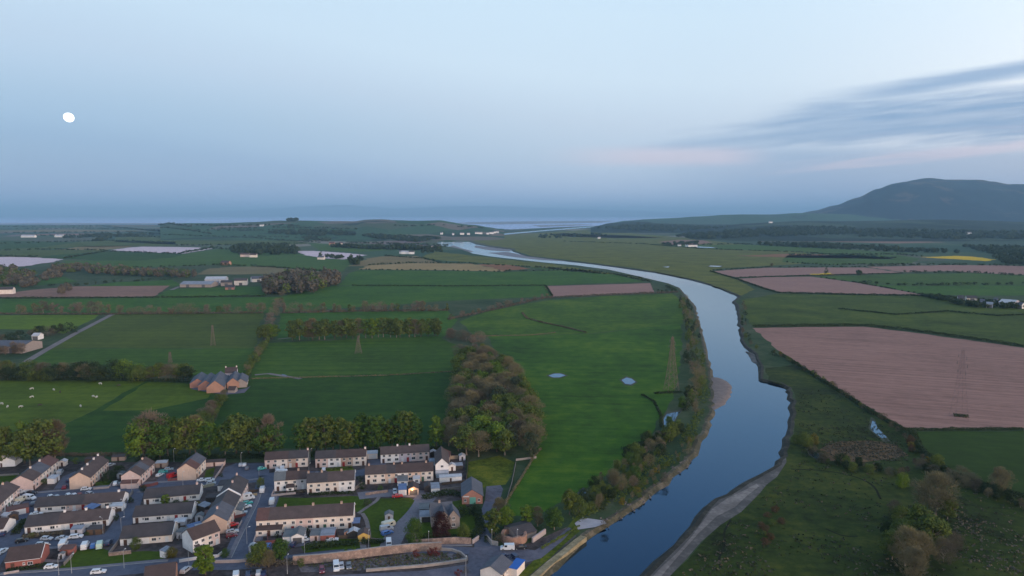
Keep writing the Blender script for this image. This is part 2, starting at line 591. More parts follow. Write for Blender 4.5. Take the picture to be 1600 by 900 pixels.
# ---- banks: muddy slopes from the turf down under the water
BANK_M = plain('bank_mud', (.034, .031, .022), 0.95, 0.5, 0.14, 0.3, c2=(.062, .052, .038))
STONE_BANK_M = plain('bank_stone', (.12, .098, .085), 0.9, 0.5, 0.35, 0.5, c2=(.20, .165, .15))
LBANK_M = plain('bank_turf', (.070, .062, .034), 0.95, 0.5, 0.16, 0.4, c2=(.135, .105, .075))
def bank(name, line, side, width, m):
    v, f = [], []
    n = len(line)
    for i, p in enumerate(line):
        a, b = line[max(0, i - 1)], line[min(n - 1, i + 1)]
        d = (b - a).normalized()
        nr = Vector((d.y, -d.x, 0)) * side
        wd = width * (1.0 if p.y < 900 else 1.6) * random.uniform(0.75, 1.25)
        v += [p + nr * -1.6 + Vector((0, 0, 0.03)), p + nr * 0.15 + Vector((0, 0, 0.06)), p + nr * (wd * 0.5) + Vector((0, 0, -0.75)), p + nr * wd + Vector((0, 0, RZ - 0.35))]
    for i in range(n - 1):
        for k in range(3):
            q = (4 * i + k, 4 * i + k + 1, 4 * i + 4 + k + 1, 4 * i + 4 + k)
            f.append(q if side < 0 else tuple(reversed(q)))
    structure(link(name, mesh(name, v, f, [m])))
bank('river_bank', bank_l, 1, 2.4, LBANK_M)
bank('river_bank', bank_r, 1, 2.7, BANK_M)

# ---- bars of mud and shingle in the river
MUD_M = plain('mud', (.095, .080, .070), 0.8, 0.4, 0.09, 0.2, c2=(.15, .125, .11), spec=0.3)
MUDPALE_M = plain('pale_mud', (.205, .172, .152), 0.95, 0.4, 0.09, 0.25, c2=(.27, .23, .20), spec=0.12)
SHINGLE_M = plain('shingle', (.19, .145, .125), 0.9, 0.35, 0.25, 0.2)
FARMUD_M = plain('far_mud', (.17, .145, .15), 0.6, 0.25, 0.01, 0.0)
def mound(name, px, top, m, rag=1.0, z0=RZ - 0.3, inset=0.35):
    """a low bank: outline at water level rising to a flattish top"""
    pts = []
    base = [G(*p, RZ) for p in px]
    for i, a in enumerate(base):
        b = base[(i + 1) % len(base)]
        n = max(1, min(12, int((b - a).length / 6)))
        for k in range(n):
            q = a.lerp(b, k / n)
            pts.append(q + Vector((random.uniform(-rag, rag), random.uniform(-rag, rag), 0)) * (1 if k else 0))
    c = sum(pts, Vector()) / len(pts)
    n = len(pts)
    v = [(p.x, p.y, z0) for p in pts]
    for kk, zz in ((0.16, 0.62), (inset, 0.9)):
        v += [(p.x + (c.x - p.x) * kk, p.y + (c.y - p.y) * kk, RZ + top * zz * random.uniform(.85, 1.1)) for p in pts]
    v.append((c.x, c.y, RZ + top))
    f = []
    for r in range(2):
        f += [(r * n + i, r * n + (i + 1) % n, (r + 1) * n + (i + 1) % n, (r + 1) * n + i) for i in range(n)]
    f += [(2 * n + i, 2 * n + (i + 1) % n, 3 * n) for i in range(n)]
    return structure(link(name, mesh(name, v, f, [m], smooth=True)))
mound('shingle_bank', [(1108, 588), (1122, 589), (1136, 595), (1145, 606), (1143, 620), (1134, 633), (1120, 640), (1108, 646), (1103, 620)], 1.3, SHINGLE_M)
mound('mud_bank', [(1164, 548), (1175, 552), (1188, 550), (1203, 562), (1200, 574), (1190, 576), (1176, 567)], 0.9, MUD_M)
mound('mud_bank', [(742, 383), (775, 387), (806, 391), (797, 393.5), (772, 392), (752, 389.5), (738, 386)], 0.6, FARMUD_M, 3)
mound('mud_bank', [(757, 394.5), (790, 393.2), (822, 399.2), (850, 403.6), (884, 406.6), (890, 409), (850, 407), (806, 402.5), (778, 398)], 0.6, FARMUD_M, 3)
mound('mud_bank', [(698, 386), (706, 383), (724, 388.5), (742, 393.5), (736, 395), (722, 391)], 0.6, FARMUD_M, 3)
mound('mud_bank', [(708, 378.5), (716, 375), (730, 372.5), (733, 374.5), (724, 377), (722, 379.6)], 0.6, FARMUD_M, 3)
# pale mud margin along the salt marsh
px_sheet('mud_margin', [(1004, 906), (1034, 875), (1076, 835), (1098, 805), (1119, 781), (1166, 756), (1208, 733), (1228, 714), (1229, 722), (1214, 745), (1186, 772), (1158, 800), (1126, 820),
                        (1096, 846), (1072, 874), (1046, 901), (1036, 914)], 0.012, MUD_M, 1.0)
px_sheet('mud_flat', [(1018, 903), (1034, 886), (1056, 866), (1079, 841), (1098, 815), (1112, 796), (1136, 779), (1160, 768), (1182, 756), (1186, 760), (1166, 776), (1148, 793), (1120, 807),
                      (1091, 834), (1066, 862), (1042, 890), (1028, 908)], 0.09, MUDPALE_M, 1.4)

# ------------------------------------------------------------------ sea and hills
SEA_M = water_mat('sea_water', (.05, .07, .10), 0.3, 0.25, 1.7, (.58, .64, .80))
sea = [G(-900, 350.5), G(-200, 350.8), G(270, 350.6), G(560, 352), G(762, 357.6), G(800, 358.5), G(880, 354.8), G(932, 352.8), G(1100, 350), G(1300, 349)]
sea += [Vector((50000, 12000, 0)), Vector((55000, 58000, 0)), Vector((-55000, 58000, 0)), Vector((-50000, 9300, 0))]
polygon_sheet('sea', sea, 0.35, SEA_M)
FLAT_M = plain('tidal_flat', (.155, .12, .135), 0.5, 0.3, 0.0012, 0.0, c2=(.18, .15, .17), obj=False, spec=0.5)
px_sheet('tidal_flat', [(700, 349.2), (735, 347.2), (840, 345.6), (960, 345), (940, 348.2), (860, 349.2), (780, 350.8)], 0.8, FLAT_M, 20)
px_sheet('tidal_flat', [(830, 352.2), (900, 350.6), (928, 351), (890, 353), (845, 354.6)], 0.8, FLAT_M, 10)
px_sheet('tidal_flat', [(-100, 349), (100, 348.4), (270, 348.6), (260, 350), (60, 350.2)], 0.8, FLAT_M, 20)

HILLS = []
def smoothstep(x):
    x = max(0.0, min(1.0, x))
    return x * x * (3 - 2 * x)
def interp(tab, x):
    if x <= tab[0][0]:
        return tab[0][1]
    for (a, b), (c, d) in zip(tab, tab[1:]):
        if x <= c:
            s = (x - a) / (c - a)
            return b + (d - b) * (s * s * (3 - 2 * s) * 0.6 + s * 0.4)
    return tab[-1][1]
from mathutils import noise as mnoise
def hill(name, sil, dist, front, back, m, rough=0.06, px_step=6, rows=26, label=None):
    """rising ground: crest line at a given distance, long slopes before and behind it"""
    tab = [(px, max(-1.0, H + dist * slope(px, py))) for px, py in sil]
    x0, x1 = sil[0][0], sil[-1][0]
    def h(x, y):
        px = 800 + FPX * x / y * CP if y > 0 else -1e9
        if px < x0 or px > x1 or y < dist - front or y > dist + back:
            return -1.0
        k = smoothstep((y - dist + front) / front) if y < dist else smoothstep((dist + back - y) / back)
        z = interp(tab, px)
        nz = mnoise.fractal(Vector((x * 0.0016, y * 0.0016, dist * .01)), 1.0, 2.1, 4)
        return -1.0 + (z + 1.0) * k * (1.0 + rough * 2.2 * nz * (0.35 + 0.65 * (1 - k) * 2))
    HILLS.append((x0, x1, dist - front, dist + back, h))
    v, f = [], []
    cols = int((x1 - x0) / px_step) + 1
    for r in range(rows + 1):
        y = dist - front + (front + back) * r / rows
        for c in range(cols + 1):
            px = min(x1, x0 + c * px_step)
            x = (px - 800) / FPX * y / CP
            v.append((x, y, h(x, y) if r not in (0, rows) else -1.0))
    for r in range(rows):
        for c in range(cols):
            a = r * (cols + 1) + c
            f.append((a, a + 1, a + cols + 2, a + cols + 1))
    return structure(link(name, mesh(name, v, f, [m], smooth=True)))

def ground_z(x, y):
    z = 0.0
    if y > 2500:
        px = 800 + FPX * x / y * CP
        for a, b, c, d, h in HILLS:
            if a <= px <= b and c <= y <= d:
                z = max(z, h(x, y))
    return z

def GH(px, py):
    """like G, but on the hills too"""
    x, y, dz = ray(px, py)
    Y = 2500.0
    g = G(px, py) if dz < -1e-4 else None
    if g is not None and g.y < 2500:
        return g
    last = Y
    while Y < 14000:
        if H + dz / y * Y <= ground_z(x / y * Y, Y):
            a, b = last, Y
            for _ in range(8):
                m = (a + b) / 2
                if H + dz / y * m <= ground_z(x / y * m, m):
                    b = m
                else:
                    a = m
            return Vector((x / y * b, b, ground_z(x / y * b, b)))
        last = Y
        Y *= 1.012
    return None

def hill_mat(name, cols, sca=(0.004, 0.0022), forest=None, fa=0.55):
    m, nt, bs = new_mat(name)
    t = NT(nt)
    p = t.pos()
    vo = t.n('ShaderNodeTexVoronoi', feature='F1')
    nt.links.new(t.mapping(p, sca=(sca[0], sca[1], 0.0), rot=(0, 0, 0.2)), vo.inputs['Vector'])
    vo.inputs['Scale'].default_value = 1.0
    vo.inputs['Randomness'].default_value = 0.8
    vs = t.n('ShaderNodeSeparateColor')
    nt.links.new(vo.outputs['Color'], vs.inputs[0])
    n = len(cols)
    c = t.ramp(vs.outputs[0], [(i / n, q) for i, q in enumerate(cols)], 'CONSTANT')
    n1 = t.noise(p, 0.0018, 5.0, 0.6, 0.6)
    n2 = t.noise(p, 0.02, 4.0, 0.65)
    c = t.mix(t.math('MULTIPLY', n2, 0.3), c, cols[0])
    if forest:
        c = t.mix(t.smooth(n1, fa - 0.03, fa + 0.03), c, forest)
    t.set(bs.inputs['Base Color'], c)
    bs.inputs['Roughness'].default_value = 1.0
    bs.inputs['Specular IOR Level'].default_value = 0.05
    return m
GREEN_HILL = hill_mat('green_hill', [(.050, .095, .045), (.06, .11, .05), (.040, .080, .042), (.085, .10, .055), (.05, .10, .045), (.20, .145, .115)], (0.0035, 0.0024), (.028, .045, .03), .60)
FOREST_HILL = hill_mat('forest_hill', [(.035, .055, .034), (.030, .046, .03), (.06, .085, .045), (.032, .05, .03), (.05, .075, .042)], (0.003, 0.0016), (.020, .032, .024), .50)
FELL_M = hill_mat('moorland', [(.014, .030, .042), (.018, .036, .046), (.012, .027, .040), (.026, .036, .042)], (0.0016, 0.001), (.085, .066, .060), .58)
HAZE_BLUE_M = hill_mat('distant_fell', [(.24, .29, .38), (.22, .27, .36)], (0.001, 0.0006))  # distance haze put into the base colour: paler and bluer than real fell

hill('hill', [(255, 352.5), (268, 350), (300, 349), (340, 349), (400, 347), (440, 344.5), (470, 344.5), (520, 345.5), (556, 345.8), (575, 343), (600, 342.5), (615, 344),
              (650, 344.8), (690, 344.2), (705, 347), (722, 350), (742, 351.5), (765, 355.5), (788, 360.5)], 5000, 1750, 1500, GREEN_HILL)
hill('hill', [(922, 356), (932, 353), (950, 348.5), (980, 347), (1006, 346.5), (1030, 349), (1060, 350), (1100, 351), (1150, 351), (1200, 353)], 6000, 1300, 1200, FOREST_HILL)
hill('hill', [(950, 349), (975, 345), (1010, 342.5), (1050, 341), (1085, 338.5), (1130, 335.6), (1160, 335), (1200, 335.4), (1240, 333.5), (1300, 334), (1400, 336)], 8300, 1600, 2500,
     hill_mat('pale_hill', [(.055, .10, .055), (.05, .095, .05), (.065, .105, .06)], (0.002, 0.001), (.04, .06, .045), .62))
hill('hill', [(1010, 372), (1060, 362), (1110, 355), (1160, 349.5), (1200, 347.5), (1250, 345.5), (1300, 346), (1360, 345), (1420, 343.5), (1470, 343), (1530, 345), (1600, 347), (1720, 346),
              (1900, 350)], 5400, 2300, 1500, FOREST_HILL, 0.04)
hill('fell', [(1190, 340), (1240, 334.5), (1265, 330), (1300, 322), (1332, 311), (1362, 297), (1385, 289), (1410, 283.5), (1440, 280), (1475, 281.5), (1510, 284), (1545, 287),
              (1565, 290.5), (1585, 289.5), (1640, 288), (1720, 296), (1820, 312), (1950, 330)], 9600, 2600, 3200, FELL_M, 0.10, 5, 60)
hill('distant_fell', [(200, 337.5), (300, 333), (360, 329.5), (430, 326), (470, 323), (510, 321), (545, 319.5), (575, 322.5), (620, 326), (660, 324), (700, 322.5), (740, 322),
                      (790, 322.5), (840, 324.5), (900, 326.5), (980, 329), (1060, 331.5), (1180, 337.5)], 54000, 6000, 4500, HAZE_BLUE_M, 0.05, 8, 10)

# ------------------------------------------------------------------ fields
C_G1 = (.032, .092, .028)
C_G2 = (.022, .066, .030)
C_GY = (.085, .130, .035)
C_GB = (.040, .092, .045)
C_GO = (.055, .088, .042)
C_PK = (.335, .215, .195)
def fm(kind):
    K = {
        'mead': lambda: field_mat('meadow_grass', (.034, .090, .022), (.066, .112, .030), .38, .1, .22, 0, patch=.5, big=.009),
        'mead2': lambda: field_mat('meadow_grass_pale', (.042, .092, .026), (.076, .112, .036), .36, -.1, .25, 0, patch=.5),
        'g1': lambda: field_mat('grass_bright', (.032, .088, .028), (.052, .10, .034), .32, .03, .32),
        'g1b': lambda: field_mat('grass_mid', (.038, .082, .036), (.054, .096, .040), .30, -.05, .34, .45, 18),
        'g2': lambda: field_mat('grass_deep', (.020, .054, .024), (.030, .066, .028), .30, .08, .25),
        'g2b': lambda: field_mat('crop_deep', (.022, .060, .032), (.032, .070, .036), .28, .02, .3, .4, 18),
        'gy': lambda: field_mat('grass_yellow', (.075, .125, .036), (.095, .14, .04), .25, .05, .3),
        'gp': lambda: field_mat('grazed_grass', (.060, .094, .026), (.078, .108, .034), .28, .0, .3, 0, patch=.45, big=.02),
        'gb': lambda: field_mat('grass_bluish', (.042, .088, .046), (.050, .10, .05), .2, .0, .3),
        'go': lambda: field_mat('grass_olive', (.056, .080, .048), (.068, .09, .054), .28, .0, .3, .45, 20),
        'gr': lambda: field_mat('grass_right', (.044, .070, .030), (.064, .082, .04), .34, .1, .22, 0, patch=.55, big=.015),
        'gdr': lambda: field_mat('grass_dark', (.020, .044, .014), (.026, .052, .018), .22, .2, .3),  # naturally dark green grass
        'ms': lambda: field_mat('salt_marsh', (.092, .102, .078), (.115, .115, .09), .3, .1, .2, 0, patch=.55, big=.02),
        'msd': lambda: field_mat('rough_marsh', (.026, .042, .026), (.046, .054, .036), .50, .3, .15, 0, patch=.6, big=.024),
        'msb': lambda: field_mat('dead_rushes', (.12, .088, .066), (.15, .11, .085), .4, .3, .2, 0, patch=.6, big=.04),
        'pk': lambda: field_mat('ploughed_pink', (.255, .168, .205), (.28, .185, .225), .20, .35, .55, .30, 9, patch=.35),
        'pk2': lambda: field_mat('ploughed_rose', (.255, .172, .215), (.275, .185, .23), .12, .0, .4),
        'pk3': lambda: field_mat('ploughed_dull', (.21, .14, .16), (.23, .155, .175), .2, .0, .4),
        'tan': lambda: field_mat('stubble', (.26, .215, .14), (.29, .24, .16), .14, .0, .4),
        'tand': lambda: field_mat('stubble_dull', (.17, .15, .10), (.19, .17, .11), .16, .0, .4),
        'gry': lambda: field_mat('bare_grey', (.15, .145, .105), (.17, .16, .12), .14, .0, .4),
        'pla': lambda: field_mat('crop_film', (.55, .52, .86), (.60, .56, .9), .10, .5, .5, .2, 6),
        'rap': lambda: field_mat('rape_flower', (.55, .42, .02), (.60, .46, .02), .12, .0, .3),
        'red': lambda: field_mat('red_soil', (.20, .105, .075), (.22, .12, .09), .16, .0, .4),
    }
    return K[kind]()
FIELDS = [
    # far, left of the river
    ('go', 1, [(-60, 383), (60, 381), (170, 376), (275, 379), (272, 384), (120, 386), (60, 390), (-60, 393)]),
    ('g2b', 2, [(-60, 375), (30, 376), (118, 379), (60, 387), (-60, 392)]),
    ('tand', 1, [(80, 391), (130, 385), (215, 384), (180, 389), (130, 393)]),
    ('go', 1, [(180, 371), (270, 368), (400, 373), (500, 380), (430, 383), (270, 382), (180, 378)]),
    ('pla', 3, [(-80, 401.5), (20, 401.5), (55, 402.5), (98, 405), (84, 409.5), (62, 412), (40, 416), (-80, 419)]),
    ('go', 2, [(-60, 394), (60, 390), (170, 391), (120, 396), (60, 402), (-60, 402)]),
    ('g2b', 3, [(60, 402), (98, 397), (165, 393.5), (240, 395), (283, 397.5), (276, 402), (214, 407), (100, 405)]),
    ('gb', 2, [(98, 407), (215, 407), (290, 398), (380, 397), (400, 403), (330, 414), (180, 419), (110, 416)]),
    ('pla', 3, [(172, 391), (200, 387), (222, 385.4), (300, 386.4), (334, 388), (312, 392), (286, 396.5), (235, 394.4)]),
    ('gb', 1, [(280, 398), (350, 388), (480, 398), (560, 404), (545, 415), (536, 424), (470, 422), (420, 418), (330, 414)]),
    ('pla', 3, [(463, 392.4), (490, 392), (530, 394.5), (575, 398.6), (560, 401), (540, 405.4), (510, 404), (478, 399)]),
    ('gry', 2, [(325, 420), (360, 417), (420, 416), (515, 426), (505, 429), (420, 428), (310, 429)]),
    ('tand', 2, [(575, 403.5), (600, 400.5), (652, 400), (662, 404), (690, 411), (640, 414), (545, 416)]),
    ('tan', 3, [(560, 421), (575, 415), (640, 411.5), (735, 412), (772, 419), (790, 424.5), (700, 422)]),
    ('red', 2, [(745, 413), (790, 413), (830, 420), (788, 423)]),
    ('red', 2, [(352, 369.5), (420, 370), (486, 373), (506, 376.5), (440, 375.4), (370, 372.5)]),
    ('gb', 1, [(480, 380), (600, 383), (622, 390), (560, 394), (500, 391)]),
    ('ms', 1, [(655, 404), (680, 393), (720, 397), (800, 406.5), (860, 412), (900, 418), (1000, 434), (1010, 437), (900, 424), (800, 414), (740, 410)]),
    ('g1', 2, [(530, 446), (545, 427), (560, 422), (700, 423.5), (792, 425), (870, 423), (960, 429), (1006, 440), (855, 445.5)]),
    ('g1b', 1, [(810, 416), (900, 421), (990, 434), (860, 422)]),
    ('pk2', 3, [(851, 447), (930, 445), (1016, 442.5), (1022, 457.5), (940, 461), (863, 464)]),
    ('g1', 2, [(440, 463), (520, 447), (600, 446), (853, 446.4), (862, 463), (770, 467), (700, 470), (445, 488)]),
    ('tand', 2, [(-60, 361), (120, 358.5), (240, 361), (100, 363)]), ('pk3', 2, [(20, 366.4), (140, 365), (200, 366.4), (90, 368)]), ('gry', 2, [(200, 356), (330, 354.6), (400, 356), (290, 358)]),
    ('g2b', 2, [(-60, 354), (90, 353), (160, 354.4), (40, 356)]), ('pk3', 2, [(120, 352.6), (250, 352.2), (240, 353.4), (140, 353.8)]), ('gy', 1, [(230, 364), (360, 362), (420, 365), (300, 367.4)]),
    # middle, left
    ('g1', 1, [(120, 449), (180, 441), (270, 437.5), (285, 446), (265, 448)]),
    ('g1', 1, [(-60, 437), (100, 433), (120, 440), (60, 446), (-60, 452)]),
    ('pk3', 3, [(-40, 464), (60, 452), (120, 447.5), (266, 446.5), (242, 463), (100, 465.5)]),
    ('g1', 2, [(265, 452), (410, 447), (418, 462), (240, 466)]),
    ('g1', 2, [(-60, 467.5), (240, 466), (438, 464), (430, 488.5), (-60, 491.5)]),
    ('gy', 3, [(-60, 493), (155, 492), (148, 498), (100, 522), (60, 515), (-60, 514.5)]),
    ('g1', 2, [(438, 490), (560, 487), (700, 485.5), (716, 500), (690, 528.5), (432, 531)]),
    ('go', 2, [(178, 491.5), (412, 489.5), (404, 520), (398, 544), (110, 544), (64, 548), (130, 517)]),
    ('g1b', 3, [(64, 548.5), (110, 544.4), (398, 544.4), (388, 582), (310, 586), (180, 582), (30, 569)]),
    ('g1b', 2, [(418, 536), (560, 530), (690, 528.5), (724, 546), (716, 580), (600, 587), (390, 593), (396, 575)]),
    ('g2', 3, [(388, 593), (600, 587), (716, 581), (714, 640), (700, 665), (670, 700), (318, 700), (348, 622)]),
    ('gp', 2, [(-80, 595), (228, 595), (150, 640), (78, 672), (40, 690), (-80, 695)]),
    ('g2', 3, [(228, 595), (302, 601), (345, 622), (318, 660), (300, 690), (220, 706), (60, 712), (30, 695), (78, 672), (150, 640)]),
    ('gp', 4, [(232, 597), (300, 600), (330, 614), (325, 622), (240, 640), (160, 642)]),
    # the big riverside meadow
    ('mead', 2, [(760, 525), (830, 524), (925, 521.5), (1066, 506), (1064, 560), (1056, 606), (1042, 640), (1005, 690), (960, 735), (905, 772), (840, 806), (790, 806), (786, 790), (812, 752), (842, 705),
                 (838, 660), (806, 590), (775, 550)]),
    ('mead2', 3, [(718, 502), (760, 487), (850, 470), (940, 463), (1050, 459), (1066, 470), (1068, 505.6), (925, 521), (830, 523.6), (740, 524)]),
    # right of the river
    ('ms', 1, [(745, 372), (800, 367), (900, 360), (935, 357), (1000, 366), (1080, 372), (1160, 382), (1240, 392), (1330, 408), (1120, 420), (1110, 424), (1150, 436), (1180, 452), (1158, 462), (1095, 439),
              (1000, 420), (900, 407.5), (830, 400), (806, 392), (804, 388), (765, 383), (740, 377)]),
    ('gb', 2, [(1030, 384), (1160, 382), (1330, 390), (1420, 396), (1330, 401), (1240, 393), (1100, 389)]),
    ('g1b', 2, [(1230, 399), (1400, 398), (1440, 404), (1420, 412), (1290, 414), (1220, 409)]),
    ('pk3', 2, [(1028, 378), (1060, 374.6), (1100, 375.5), (1112, 379), (1090, 382), (1050, 382)]),
    ('pk3', 2, [(1158, 375.5), (1200, 372.4), (1330, 374), (1480, 378.5), (1400, 380.5), (1290, 377.5), (1190, 377.4)]),
    ('pk3', 1, [(860, 366.5), (880, 364), (980, 368), (1040, 372), (960, 372), (890, 370)]),
    ('red', 2, [(1150, 400), (1240, 396), (1400, 402.5), (1390, 405), (1240, 402.5)]),
    ('pk2', 3, [(1108, 424), (1200, 418.4), (1352, 418), (1410, 426), (1330, 429.4), (1240, 431), (1150, 434)]),
    ('pk2', 3, [(1354, 417), (1480, 414.4), (1560, 414.6), (1680, 418), (1680, 432), (1560, 428), (1480, 423.4), (1412, 425.4)]),
    ('pk2', 3, [(1148, 436), (1196, 433), (1268, 432.4), (1340, 442), (1444, 461), (1360, 460), (1216, 456.6), (1196, 452)]),
    ('g1b', 2, [(1272, 432.4), (1420, 428), (1520, 427), (1680, 434), (1680, 444), (1420, 446), (1340, 441)]),
    ('g1', 2, [(1345, 442.6), (1420, 447), (1680, 445), (1680, 462), (1540, 462), (1450, 460.6)]),
    ('rap', 3, [(1438, 401.8), (1495, 399.8), (1520, 401), (1556, 405.6), (1540, 408), (1500, 405.4)]),
    ('rap', 4, [(1264, 428.4), (1300, 426.2), (1300, 429.4), (1266, 430)]),
    ('gr', 2, [(1160, 468), (1216, 459), (1350, 461.6), (1450, 463), (1700, 478), (1700, 548), (1600, 540), (1430, 517), (1352, 508.5), (1175, 510.5), (1164, 490)]),
    ('pk', 3, [(1176, 512.5), (1260, 510.8), (1350, 510.4), (1430, 520), (1600, 543.5), (1720, 560), (1720, 671), (1600, 669.5), (1412, 671), (1356, 640), (1294, 600), (1222, 551)]),
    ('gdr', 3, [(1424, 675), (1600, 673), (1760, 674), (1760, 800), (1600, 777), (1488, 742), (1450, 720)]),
    ('msd', 1, [(1196, 575), (1240, 570), (1290, 602), (1352, 643), (1412, 676), (1440, 715), (1480, 742), (1600, 780), (1760, 830), (1800, 1050), (1000, 1050), (1040, 905), (1075, 874), (1100, 844),
                (1135, 811), (1190, 768), (1228, 716), (1242, 660), (1242, 625), (1235, 604), (1200, 595)]),
    ('msb', 2, [(1275, 705), (1310, 690), (1360, 688), (1400, 695), (1420, 712), (1350, 722), (1290, 720)]),
]
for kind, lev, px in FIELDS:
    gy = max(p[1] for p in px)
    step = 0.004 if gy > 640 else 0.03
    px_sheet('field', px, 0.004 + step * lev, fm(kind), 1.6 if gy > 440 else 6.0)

# standing water
WET_M = plain('wet_turf', (.058, .058, .030), .8, .4, .2, obj=False)
for px in ([(857, 587), (866, 584), (876, 584), (884, 587), (874, 590), (864, 590)],
           [(971, 594), (979, 590), (987, 592), (993, 597), (986, 601), (977, 600)],
           [(1038, 668), (1037, 655), (1042, 647), (1052, 645), (1064, 643), (1058, 650), (1052, 660), (1044, 667)],
           [(904, 770), (911, 764), (918, 768), (914, 774), (907, 775)],
           [(1363, 657), (1368, 660), (1371, 669), (1386, 684), (1378, 685), (1366, 676), (1360, 670)],
           [(1262, 703), (1274, 706), (1284, 714), (1276, 717), (1266, 711)],
           [(441, 585), (448, 586.4), (446, 587.6), (440, 587)],
           [(1480, 620), (1480.6, 620), (1480.6, 620.6), (1480, 620.6)],
           [(1086, 385), (1118, 386.4), (1112, 387.4), (1090, 386.6)], [(1110, 415), (1128, 415.6), (1124, 417), (1108, 416.4)], [(1036, 417), (1046, 416.4), (1044, 418)]):
    if px[0] == (1480, 620):
        continue
    cx_, cy_ = sum(q[0] for q in px) / len(px), sum(q[1] for q in px) / len(px)
    px_sheet('puddle_margin', [(cx_ + (a - cx_) * 1.32, cy_ + (b - cy_) * 1.4) for a, b in px], 0.10, WET_M, 0.5 if px[0][1] > 500 else 0.0)
    px_sheet('puddle', px, 0.14, PUDDLE_M, 0.25 if px[0][1] > 500 else 0.0)
# ------------------------------------------------------------------ trees, bushes, hedges
BARK_M = plain('bark', (.115, .085, .062), 0.9, 0.35, 1.5, 0.0)
PALEBARK_M = plain('bark_pale', (.24, .19, .145), 0.9, 0.3, 1.5, 0.0)
LEAF = {
    'fresh': leaf_mat('leaf_fresh', (.125, .190, .022), .30, .008),
    'green': leaf_mat('leaf_green', (.064, .118, .020), .32, .004),
    'olive': leaf_mat('leaf_olive', (.108, .140, .028), .32, .006),
    'dark': leaf_mat('leaf_dark', (.034, .054, .018), .35, .006),
    'grey': leaf_mat('leaf_greygreen', (.066, .086, .048), .28, .01),
    'gold': leaf_mat('leaf_gold', (.17, .14, .022), .3, .015),
    'copper': leaf_mat('leaf_copper', (.040, .014, .014), .4, .01),
    'bare': leaf_mat('twig_brown', (.178, .152, .084), .25, .006, 0.1),
    'pink': leaf_mat('twig_rosy', (.195, .146, .106), .22, .006, 0.1),
    'umber': leaf_mat('twig_umber', (.122, .100, .068), .28, .005, 0.1),
    'red': leaf_mat('leaf_red', (.16, .028, .022), .3, .02),
    'marsh': leaf_mat('leaf_marsh', (.046, .052, .028), .3, .006),
    'gorse': leaf_mat('leaf_rust', (.105, .060, .032), .35, .01),
}
WORDS = {'fresh': 'yellow green', 'green': 'mid green', 'olive': 'olive green', 'dark': 'dark green', 'grey': 'grey green', 'gold': 'golden', 'copper': 'dark copper red',
         'bare': 'bare brown', 'pink': 'rosy brown', 'umber': 'dark bare', 'red': 'dark red', 'gorse': 'rust brown'}

def quads(P, N, S, asp=1.0, rng=RNG):
    """leaf faces: centres P, facing roughly N, half-size S"""
    n = len(P)
    a = np.cross(N, rng.normal(size=(n, 3)))
    a /= np.linalg.norm(a, axis=1, keepdims=True) + 1e-9
    b = np.cross(N, a)
    b /= np.linalg.norm(b, axis=1, keepdims=True) + 1e-9
    S = np.asarray(S).reshape(-1, 1)
    A, B = a * S, b * S * asp
    j = lambda: rng.uniform(.6, 1.15, (n, 1))
    V = np.stack([P + A * j() + B * .15, P + B * j(), P - A * j() - B * .15, P - B * j()], 1).reshape(-1, 3)
    return V

def leaf_mesh(name, V, tint, mat):
    n = len(V) // 4
    me = bpy.data.meshes.new(name)
    me.vertices.add(n * 4)
    me.vertices.foreach_set('co', V.astype(np.float32).ravel())
    me.loops.add(n * 4)
    me.loops.foreach_set('vertex_index', np.arange(n * 4, dtype=np.int32))
    me.polygons.add(n)
    me.polygons.foreach_set('loop_start', np.arange(0, n * 4, 4, dtype=np.int32))
    at = me.attributes.new('tint', 'FLOAT', 'FACE')
    at.data.foreach_set('value', tint.astype(np.float32))
    me.materials.append(mat)
    me.update(calc_edges=True)
    me.validate()
    return me

